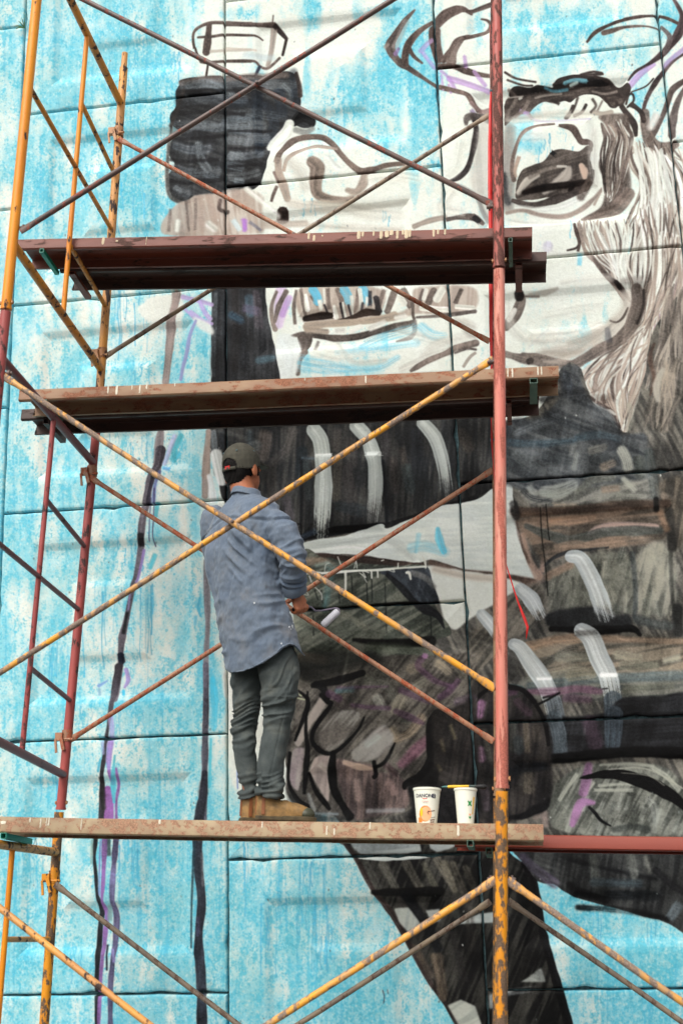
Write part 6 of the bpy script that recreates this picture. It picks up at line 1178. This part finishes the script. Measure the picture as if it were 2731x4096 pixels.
mm = N(nt, 'ShaderNodeMix', data_type='RGBA', blend_type='OVERLAY'); mm.inputs[0].default_value = 0.30; nt.links.new(c1, mm.inputs[6]); nt.links.new(n2, mm.inputs[7])
nt.links.new(mm.outputs[2], b.inputs['Base Color']); b.inputs['Roughness'].default_value = 0.85; b.inputs['Sheen Weight'].default_value = 0.15; bump(nt, b, n2, .0008, .4)
so = put(shirt, 'shirt', m_shirt, man, c2, kill, .0022)
cr = J(566, 1141, 5.415)
mb = MB(); rows = []
for i in range(33):                                    # standing collar
    a_ = i*2*math.pi/32; rr = []
    for (q, hgt) in ((.0725, -.014), (.0690, .003), (.0660, .014), (.0685, .016), (.0735, .000), (.0775, -.014)):
        rr.append(cr+RGT*math.cos(a_)*q*1.0+FWD*math.sin(a_)*q*1.02+UPV*(hgt-.022*math.sin(a_)+.003*math.sin(a_*3)))
    rows.append(rr)
for i in range(32):
    for j in range(5): mb.add([rows[i][j], rows[i+1][j], rows[i+1][j+1], rows[i][j+1]], [(0, 1, 2, 3)])
mb.build('collar', m_shirt, so, 60)
ca = (wR-eR).normalized(); cc0 = cuffp-ca*.030        # rolled cuff
mb = MB(); pf_ = [(.050, .004), (.0545, .000), (.0575, .004), (.0580, .020), (.0570, .040), (.0545, .047), (.0500, .046), (.0465, .038), (.046, .020)]
mb.lathe(pf_, cc0, 36, 0, tuple(ca)); cq = np.array(mb.v); nz = ffn(cq, (40, 40, 40), 77); dirn = cq-np.array(cc0); dirn -= np.outer(dirn @ np.array(ca), np.array(ca)); dirn /= np.linalg.norm(dirn, axis=1)[:, None]+1e-6
mb.v = [tuple(q) for q in cq+dirn*(nz*.0022)[:, None]+np.outer(.004*np.sin(np.arctan2(dirn[:, 0], dirn[:, 2])*2), np.array(ca))]
mb.build('cuff', m_shirt, so, 60)
m_fleck = plain('white_paint_fleck', srgb(226, 230, 232), 0.6)
def on_shirt(x, y): 
    d = Vector(ray(x*DS, y*DS)); o_ = Vector((0, 0, EYE)); so_org = parent_loc(so)
    r_ = BVH.ray_cast(o_-so_org, d.normalized()); return (r_[0]+so_org if r_[0] else None), r_[1]
from mathutils.bvhtree import BVHTree
bm = bmesh.new(); bm.from_mesh(so.data); BVH = BVHTree.FromBMesh(bm)
for x, y, r0 in [(674, 1418, .0095), (671, 1439, .0090), (673, 1430, .003), (584, 1385, .004), (687, 1473, .008), (689, 1482, .005), (646, 1478, .004), (668, 1445, .003), (664, 1440, .003), (650, 1484, .003)]:
    P, nn = on_shirt(x, y)
    if P is None: continue
    mb = MB(); a_ = nn.cross(UPV).normalized(); b2 = nn.cross(a_)
    vs = [P+nn*.0022]+[P+nn*.001+a_*math.cos(t)*r0*rnd.uniform(.7, 1.15)+b2*math.sin(t)*r0*rnd.uniform(.9, 1.3) for t in np.linspace(0, 2*math.pi, 13)[:-1]]
    mb.add(vs, [(0, i+1, (i+1) % 12+1) for i in range(12)]); mb.build('paint_fleck', m_fleck, so, 0)
bm.free()
# --- jeans
def lr_(y, xl, xr, Y, k=1.0):
    P0, P1 = J(xl, y, Y), J(xr, y, Y); hw = (P1-P0).length/2
    return (P0.lerp(P1, .5), hw, hw*k, Vector((1, 0, 0)), Vector((0, 1, 0)), 2.15)
jl = [lr_(1470, 520, 610, 5.47, .9), lr_(1545, 530, 604, 5.47, 1.0), lr_(1600, 533, 600, 5.47, 1.0), lr_(1640, 533, 594, 5.465, 1.0), lr_(1680, 532, 588, 5.46, 1.0), lr_(1720, 535, 588, 5.455, 1.0), lr_(1755, 541, 590, 5.45, 1.0), lr_(1800, 550, 594, 5.445, 1.05), lr_(1822, 551, 594, 5.44, 1.1), lr_(1838, 552, 590, 5.44, 1.1)]
jr = [lr_(1460, 596, 664, 5.39, .8), lr_(1500, 595, 683, 5.375, .85), lr_(1545, 594, 685, 5.365, .92), lr_(1600, 601, 683, 5.36, .95), lr_(1640, 603, 674, 5.36, 1.0), lr_(1680, 602, 664, 5.355, 1.0), lr_(1720, 596, 658, 5.35, 1.0), lr_(1755, 591, 653, 5.345, 1.0), lr_(1795, 589, 650, 5.34, 1.0), lr_(1815, 588, 654, 5.34, 1.0), lr_(1830, 589, 655, 5.34, 1.0)]
jeans = volume([loft(jl, 30), loft(jr, 30), loft([(J(602, 1450, 5.42), .135, .10), (J(604, 1490, 5.42), .150, .115), (J(606, 1530, 5.42), .155, .118)], 32)], .005, 2)
c = arr(jeans); n_ = nrm(jeans)
pxy = np.array([project(q) for q in c])/DS
X_, Y_ = pxy[:, 0], pxy[:, 1]
left = X_ < 599
disp = np.zeros(len(c), np.float32)
kb = np.where(left, fold(Y_-1655, 52), fold(Y_-1628, 36)); fr = np.clip(-n_[:, 1]+.4, 0, 1)
JP = np.stack([X_*.002+left*3.0, c[:, 1]-c[:, 1].mean(), (Y_+np.where(left, .25, .2)*X_)*.002], 1)
JP = JP+.010*np.stack([ffn(JP, (16, 16, 16), 31), ffn(JP, (16, 16, 16), 32), ffn(JP, (16, 16, 16), 33)], 1)
disp += kb*fr*(.0105*ridge(ffn(JP, (9, 6, 75), 34))+.003*ffn(JP, (30, 20, 60), 35))
bt = np.clip((Y_-1765)/45, 0, 1); disp += bt*(.0125*ridge(ffn(JP, (16, 8, 66), 36))+.004*ffn(JP, (50, 40, 50), 37))
disp += .0048*ridge(ffn(np.stack([JP[:, 0]+JP[:, 2]*.8, JP[:, 1], JP[:, 2]], 1), (26, 8, 12), 38))*np.clip((1640-Y_)/60, 0, 1)+.0018*ffn(JP, (34, 34, 34), 39)
seam = fold(X_-(682-.22*np.clip(Y_-1500, 0, 400)), 1.6)*fr; disp -= .003*seam
m_jean, nt, b = new_mat('washed_grey_denim'); v = obj_coords(nt)
n1 = noise(nt, v, 9, 5, 0.62); n2 = noise(nt, v, 330, 2, 0.5)
c1 = ramp(nt, n1, [(0.30, srgb(48, 56, 56)), (0.52, srgb(68, 75, 74)), (0.72, srgb(92, 96, 90))]).outputs[0]
mm = N(nt, 'ShaderNodeMix', data_type='RGBA', blend_type='OVERLAY'); mm.inputs[0].default_value = 0.35; nt.links.new(c1, mm.inputs[6]); nt.links.new(n2, mm.inputs[7])
nt.links.new(mm.outputs[2], b.inputs['Base Color']); b.inputs['Roughness'].default_value = 0.88; bump(nt, b, n2, .0008, .4)
put(jeans, 'jeans', m_jean, man, c+n_*disp[:, None], (c[:, 2] > J(606, 1458, 5.42).z))
# --- boots
m_boot, nt, b = new_mat('tan_suede'); v = obj_coords(nt)
nt.links.new(ramp(nt, noise(nt, v, 26, 5, 0.65), [(0.3, srgb(86, 68, 42)), (0.52, srgb(138, 106, 62)), (0.75, srgb(166, 128, 74))]).outputs[0], b.inputs['Base Color']); b.inputs['Roughness'].default_value = 0.72; bump(nt, b, noise(nt, v, 160, 3, .6), .001, .4)
m_sole = plain('dirty_rubber_sole', srgb(70, 60, 40), 0.85, 0.5, 24, 0.001); m_toe = plain('scuffed_green_toe', srgb(60, 62, 46), 0.5, 0.3, 40); m_tab = plain('brown_leather_tab', srgb(126, 74, 38), 0.65, 0.2)
UE, VE, NE = pe[1], pe[2], pe[3]
def boot(heel, d, label=None):
    """heel: point on the plank under the heel, d: toe direction"""
    n = NE; d = (d-n*d.dot(n)).normalized(); s_ = d.cross(n)
    def q(x, y, z): return heel+d*x+s_*y+n*z
    prof = [(-.004, .030, .0), (.02, .036, .0), (.06, .036, .0), (.12, .040, .004), (.18, .046, .006), (.23, .042, .004), (.262, .022, .0)]
    mb = MB(); rows = []
    for x, w_, off in prof: rows.append([q(x, off+w_*sgn, z) for sgn, z in ((-1, .001), (1, .001), (1, .022), (-1, .022))])
    k = len(rows); vs = [p_ for r_ in rows for p_ in r_]
    fs = [(i*4+j, (i+1)*4+j, (i+1)*4+(j+1) % 4, i*4+(j+1) % 4) for i in range(k-1) for j in range(4)]+[(0, 1, 2, 3), ((k-1)*4+3, (k-1)*4+2, (k-1)*4+1, (k-1)*4)]
    mb.add(vs, fs); sole = mb.build('sole', m_sole, man, 50); bv = sole.modifiers.new('b', 'BEVEL'); bv.width = .005; bv.segments = 2
    up = volume([loft([(q(.045, 0, .012), .034, .047, s_, d), (q(.045, 0, .05), .036, .049, s_, d), (q(.048, 0, .085), .038, .050, s_, d), (q(.046, 0, .118), .040, .052, s_, d)], 24),
                 limb([q(.07, .001, .052), q(.13, .004, .050), q(.19, .006, .040), q(.222, .005, .034)], [.044, .041, .036, .028]), loft([(q(.115, .003, .012), .036, .10, s_, d, 2.2), (q(.12, .003, .034), .040, .118, s_, d, 2.2), (q(.118, .003, .046), .030, .10, s_, d, 2.2)], 28)], .0055, 3)
    cc = arr(up); nn = nrm(up); rl = cc-A_(heel); zz = rl @ A_(n); xx_ = rl @ A_(d)
    cc = cc+nn*(.0022*np.sin(xx_*120+zz*60)*np.clip((xx_-.07)/.04, 0, 1)*np.clip((.19-xx_)/.04, 0, 1))[:, None]
    cc = cc+A_(n)*np.clip(.012-zz, 0, None)[:, None]
    u_ = put(up, 'boot', m_boot, man, cc, zz > .112+.012*np.sin(xx_*40), .003)
    mb = MB(); mb.box(q(-.0025, 0, .078), tuple(d), tuple(s_), tuple(n), .003, .010, .048); mb.build('heel_tab', m_tab, u_, 0)
    mb = MB(); mb.box(q(.030, .0375, .066), tuple(d), (s_*.98+n*.06).to_tuple(), tuple(n), .0075, .0022, .040); mb.build('side_strap', m_tab, u_, 0)
    return u_
def on_plank(x, dv):
    lo, hi = -1.0, 5.0
    for _ in range(50):
        mid_ = (lo+hi)/2
        if project(pe[0]+UE*mid_+VE*dv)[0] < x*DS: lo = mid_
        else: hi = mid_
    return pe[0]+UE*lo+VE*dv
bl = boot(on_plank(553, .135), Vector((.86, .5, 0))); br_ = boot(on_plank(588, .052), Vector((.985, .17, 0)))
# toe cap scuffs
for hl, d in ((on_plank(588, .052), Vector((.985, .17, 0))),):
    d = (d-NE*d.dot(NE)).normalized(); s_ = d.cross(NE)
    tc = volume([ball(hl+d*.215+s_*.005+NE*.034, .037, .040, .030, s_, d, NE)], .005, 2); put(tc, 'toe_cap', m_toe, br_)

# ---------------------------------------------------------------- roller in his hand
m_hand = plain('black_plastic_grip', srgb(24, 24, 28), 0.4); m_wire = plain('scratched_steel_wire', srgb(120, 110, 128), 0.4); m_slv = plain('roller_fleece', srgb(196, 196, 204), 0.9, 0.1, 200, 0.002)
r0 = gx_-rd*.034; roll = thing('paint_roller', 'small white paint roller with black grip held low in the right hand of the man', 'paint roller', tuple(gx_))
mb = MB(); mb.tube([r0, r0+rd*.03, gx_, gx_+rd*.04, gx_+rd*.062], [.0105, .0125, .0115, .0125, .008], 14); mb.build('grip', m_hand, roll)
W = [gx_+rd*.060, (gx_+rd*.078).lerp(J(724, 1402, 5.51), .35), J(724, 1402.5, 5.51), J(735, 1403, 5.50), J(751, 1400, 5.50), J(768, 1396.5, 5.50), J(777, 1398, 5.50), J(780, 1403, 5.50), J(773, 1408, 5.50), J(758, 1420, 5.50)]
mb = MB(); mb.tube(W, .0036, 10); mb.build('wire_arm', m_wire, roll)
A, B = J(777, 1403, 5.50), J(740, 1437, 5.50); ax = (B-A); L = ax.length
mb = MB(); mb.lathe([(.006, 0), (.0135, .001), (.0165, .006), (.0172, .02), (.0172, L-.02), (.0160, L-.007), (.011, L-.001), (0, L)], A, 24, 0, tuple(ax)); mb.build('roller_sleeve', m_slv, roll)

# ---------------------------------------------------------------- pots and brush on the plank
m_pot = plain('white_polypropylene', srgb(236, 236, 220), 0.35, 0.03); m_cardg = plain('printed_green', srgb(24, 140, 66), 0.5); m_navy = plain('printed_navy', srgb(36, 40, 66), 0.5); m_red = plain('printed_red', srgb(206, 70, 64), 0.5)
m_peach = plain('printed_peach', srgb(244, 176, 128), 0.5, .1); m_orange = plain('printed_orange', srgb(226, 130, 50), 0.5, .2, 60); m_brn = plain('printed_brown', srgb(110, 66, 44), 0.5); m_ylw = plain('printed_yellow', srgb(246, 190, 30), 0.5); m_grey = plain('printed_grey', srgb(150, 150, 140), 0.5)
m_inpaint = plain('leftover_white_paint', srgb(228, 230, 226), 0.4)
def pot(x, dv, rb, rt, h, label):
    c0 = on_plank(x, dv); root = thing('yogurt_pot', label, 'plastic pot', tuple(c0), 'plastic pots on the lowest deck')
    mb = MB(); t = .0012
    mb.lathe([(0, .003), (rb-.006, .003), (rb-.003, .0004), (rb, .002), (rb+(rt-rb)*.9, h*.9), (rb+(rt-rb)*.93, h*.93), (rt, h*.935), (rt+.0022, h*.94), (rt+.0025, h*.99), (rt+.0005, h), (rt-.002, h*.99), (rb+(rt-rb)*.9-t, h*.9), (rb-t, .006), (0, .006)], c0, 48, 0, tuple(NE)); mb.build('cup', m_pot, root)
    mb = MB(); mb.lathe([(rb+(rt-rb)*.5-.0016, h*.5), (0, h*.5)], c0, 40, 0, tuple(NE)); mb.build('paint', m_inpaint, root)
    toc = Vector((0, 0, EYE))-c0; toc = (toc-NE*toc.dot(NE)).normalized(); sx = NE.cross(toc)   # sx: picture right
    def on(a, z, lift=.0007):
        r = rb+(rt-rb)*z/h+lift
        ang_ = a/r; return c0+toc*(r*math.cos(ang_))+sx*(r*math.sin(ang_))+NE*z
    return root, on
def decal(root, on, name, mat, pts, lift=.0008, parent=None):
    """flat print: closed outline in (along, up) metres, wrapped on the cup"""
    mb = MB(); cx = sum(q[0] for q in pts)/len(pts); cy = sum(q[1] for q in pts)/len(pts)
    vs = [on(cx, cy, lift)]; k = len(pts)
    for f_ in (.5, 1.0): vs += [on(cx+(a-cx)*f_, cy+(z-cy)*f_, lift) for a, z in pts]
    fs = [(0, 1+i, 1+(i+1) % k) for i in range(k)]+[(1+i, 1+k+i, 1+k+(i+1) % k, 1+(i+1) % k) for i in range(k)]
    mb.add(vs, fs); return mb.build(name, mat, root, 60)
def circ(x, z, rx, rz, n=28): return [(x+rx*math.cos(t), z+rz*math.sin(t)) for t in np.linspace(0, 2*math.pi, n+1)[:-1]]
def words(root, on, text, size, cx, z, mat, bold=0.0):
    cu = bpy.data.curves.new('lettering', 'FONT'); cu.body = text; cu.size = size; cu.align_x = 'CENTER'; cu.offset = bold; cu.resolution_u = 3
    o_ = bpy.data.objects.new('lettering', cu); COL.objects.link(o_)
    dg = bpy.context.evaluated_depsgraph_get(); me = bpy.data.meshes.new_from_object(o_.evaluated_get(dg)); bpy.data.objects.remove(o_)
    org = parent_loc(root); bm = bmesh.new(); bm.from_mesh(me); bmesh.ops.triangulate(bm, faces=bm.faces[:]); bmesh.ops.subdivide_edges(bm, edges=[e for e in bm.edges if e.calc_length() > size*.4], cuts=1)
    for v_ in bm.verts: v_.co = on(cx+v_.co.x, z+v_.co.y, .0010)-org
    bm.to_mesh(me); bm.free(); me.materials.clear(); me.materials.append(mat); o2 = bpy.data.objects.new('lettering', me); link(o2, root); return o2
p1_, on = pot(980, .085, .0425, .0585, .150, 'white yogurt pot printed with a bowl of peaches, left of the brush')
words(p1_, on, 'DANONE', .0205, -.010, .1075, m_navy, .0006)
decal(p1_, on, 'emblem', m_navy, [(.030+.009*math.cos(t), .113+.011*math.sin(t)) for t in np.linspace(.6*math.pi, 1.4*math.pi, 9)]+[(.030+.005*math.cos(t)-.0005, .113+.009*math.sin(t)) for t in np.linspace(1.36*math.pi, .64*math.pi, 9)])
decal(p1_, on, 'emblem', m_navy, [(.033+.007*math.cos(t), .113+.011*math.sin(t)) for t in np.linspace(-.5*math.pi, .5*math.pi, 9)])
decal(p1_, on, 'smile', m_red, [(-.010+.012*math.cos(t), .106+.007*math.sin(t)) for t in np.linspace(1.08*math.pi, 1.92*math.pi, 9)]+[(-.010+.011*math.cos(t), .1065+.005*math.sin(t)) for t in np.linspace(1.92*math.pi, 1.08*math.pi, 9)])
words(p1_, on, 'Creme', .0095, -.008, .087, m_red); decal(p1_, on, 'small_print', m_grey, [(-.018, .083), (.003, .083), (.003, .0845), (-.018, .0845)])
decal(p1_, on, 'stripe', m_brn, [(.014, .010), (.036, .014), (.036, .020), (.014, .016)]); decal(p1_, on, 'stripe', m_brn, [(.014, .003), (.034, .005), (.034, .010), (.014, .008)]); decal(p1_, on, 'stripe', m_grey, [(.016, .021), (.038, .025), (.038, .029), (.016, .025)])
decal(p1_, on, 'stripe', m_orange, [(-.040, .003), (-.020, .004), (-.022, .020), (-.041, .026)])
decal(p1_, on, 'bowl', m_orange, circ(-.008, .040, .028, .033)); decal(p1_, on, 'bowl', m_peach, circ(-.004, .039, .024, .029), .0012); decal(p1_, on, 'fruit', m_ylw, circ(-.024, .046, .006, .018), .0015)
decal(p1_, on, 'spoon', m_brn, [(.000, .042), (.008, .046), (.036, .053), (.036, .056), (.008, .050), (.004, .052)], .0016); decal(p1_, on, 'spoon', m_brn, [(.000, .046), (.005, .038), (.010, .032), (.006, .042)], .0016)
p2_, on2 = pot(1069, .068, .0345, .0475, .149, 'narrow white pot with a green emblem, under the paint brush')
decal(p2_, on2, 'emblem', m_cardg, [(.012, .095), (.018, .090), (.024, .096), (.028, .093), (.023, .084), (.029, .074), (.024, .072), (.018, .078), (.012, .071), (.009, .074), (.014, .083), (.008, .091)])
decal(p2_, on2, 'emblem', m_cardg, [(.012, .030), (.026, .030), (.019, .019)]); decal(p2_, on2, 'emblem', m_peach, [(.012, .041), (.026, .041), (.019, .031)])
decal(p2_, on2, 'stripe', m_ylw, [(.030, .040), (.035, .040), (.046, .112), (.036, .112)])
# brush lying across the pots
ba, bb, bc, bd = [on_plank(x, .066)+NE*z for x, z in ((1014, .1558), (1028, .1565), (1077, .160), (1119, .158))]
m_brh = plain('yellow_brush_handle', srgb(240, 186, 40), 0.35); m_fer = plain('dark_ferrule', srgb(40, 60, 56), 0.4); m_bri = plain('black_bristles', srgb(14, 14, 15), 0.6, .3, 200)
brush = thing('paint_brush', 'yellow handled paint brush with black bristles lying across the rims of the two pots', 'paint brush', tuple(bb))
mb = MB(); mb.tube([bb, bb.lerp(bc, .3), bb.lerp(bc, .7), bc], [(.006, .0055), (.0062, .006), (.005, .005), (.0045, .0045)], 12); mb.build('handle', m_brh, brush)
mb = MB(); mb.tube([ba, ba.lerp(bb, .5), bb], [.003, .0042, .005], 10); mb.build('handle_end', plain('teal_handle_end', srgb(60, 110, 106), .5), brush)
mb = MB(); mb.tube([bc, bc.lerp(bd, .35)], [.005, .0065], 12); mb.build('ferrule', m_fer, brush)
mb = MB(); mb.tube([bc.lerp(bd, .35), bc.lerp(bd, .6), bc.lerp(bd, .85), bd], [.0066, .010, .0115, .005], 12); mb.build('bristles', m_bri, brush)

# ---------------------------------------------------------------- red ribbon behind the right posts
m_rib = plain('red_ribbon', srgb(206, 24, 20), 0.45, .15)
rp = [(1127, 206, 5.955, .004), (1125.5, 240, 5.955, .014), (1124.5, 330, 5.955, .022), (1125, 430, 5.955, .024), (1126, 520, 5.955, .020), (1126.5, 660, 5.955, .020), (1127, 740, 5.955, .020), (1128, 830, 5.95, .012), (1128, 960, 5.95, .005), (1129, 1010, 5.95, .012), (1132, 1060, 5.94, .004), (1138, 1150, 5.93, .004), (1155, 1270, 5.93, .005), (1164, 1303, 5.93, .006), (1179, 1352, 5.93, .007), (1190, 1385, 5.93, .009), (1203, 1418, 5.93, .017), (1211, 1440, 5.92, .013), (1208, 1468, 5.92, .003)]
rib = thing('ribbon', 'long red ribbon hanging down beside the pink and dark red posts on the right', 'ribbon', tuple(atd(1127, 206, 5.955)))
mb = MB(); rows = []
for i, (x, y, Yr, w_) in enumerate(rp):
    q = atd(x, y, Yr); tw_ = math.sin(i*.7)*.35 if i < 9 else math.sin(i*1.3)*.5
    dx = Vector((math.cos(tw_), math.sin(tw_), 0)); rows.append((q-dx*w_/2, q+dx*w_/2))
mb.add([q for r_ in rows for q in r_], [(2*i, 2*i+1, 2*i+3, 2*i+2) for i in range(len(rows)-1)])
o = mb.build('band', m_rib, rib, 180); o.modifiers.new('t', 'SOLIDIFY').thickness = .0008
for (x, y) in ((1127, 208), (1128, 1011)):
    mb = MB(); q = atd(x, y, 5.958); mb.tube([q+Vector((-.004, 0, 0)), q+Vector((.012, .006, .004)), q+Vector((.022, .012, 0))], [.009, .007, .005], 10); mb.build('knot', M_JOINT, rib)

# tie wire under the left end of the lowest deck
tw0 = atd(57, 1932, 5.45)
mb = MB(); mb.tube([tw0+Vector(q) for q in ((-.02, -.01, .004), (-.012, -.012, -.026), (.004, -.01, -.034), (.018, -.008, -.022), (.012, -.012, -.03), (.030, -.006, -.030), (.045, 0, -.012), (.050, 0, .012))], .0012, 6); mb.tube([tw0+Vector(q) for q in ((.052, 0, .01), (.058, -.006, -.02), (.052, -.008, -.045))], .0012, 6)
tag(mb.build('tie_wire', M_BRACE_DK, None), 'thin rusty tie wire looped round the green bar at the lower left', 'wire')
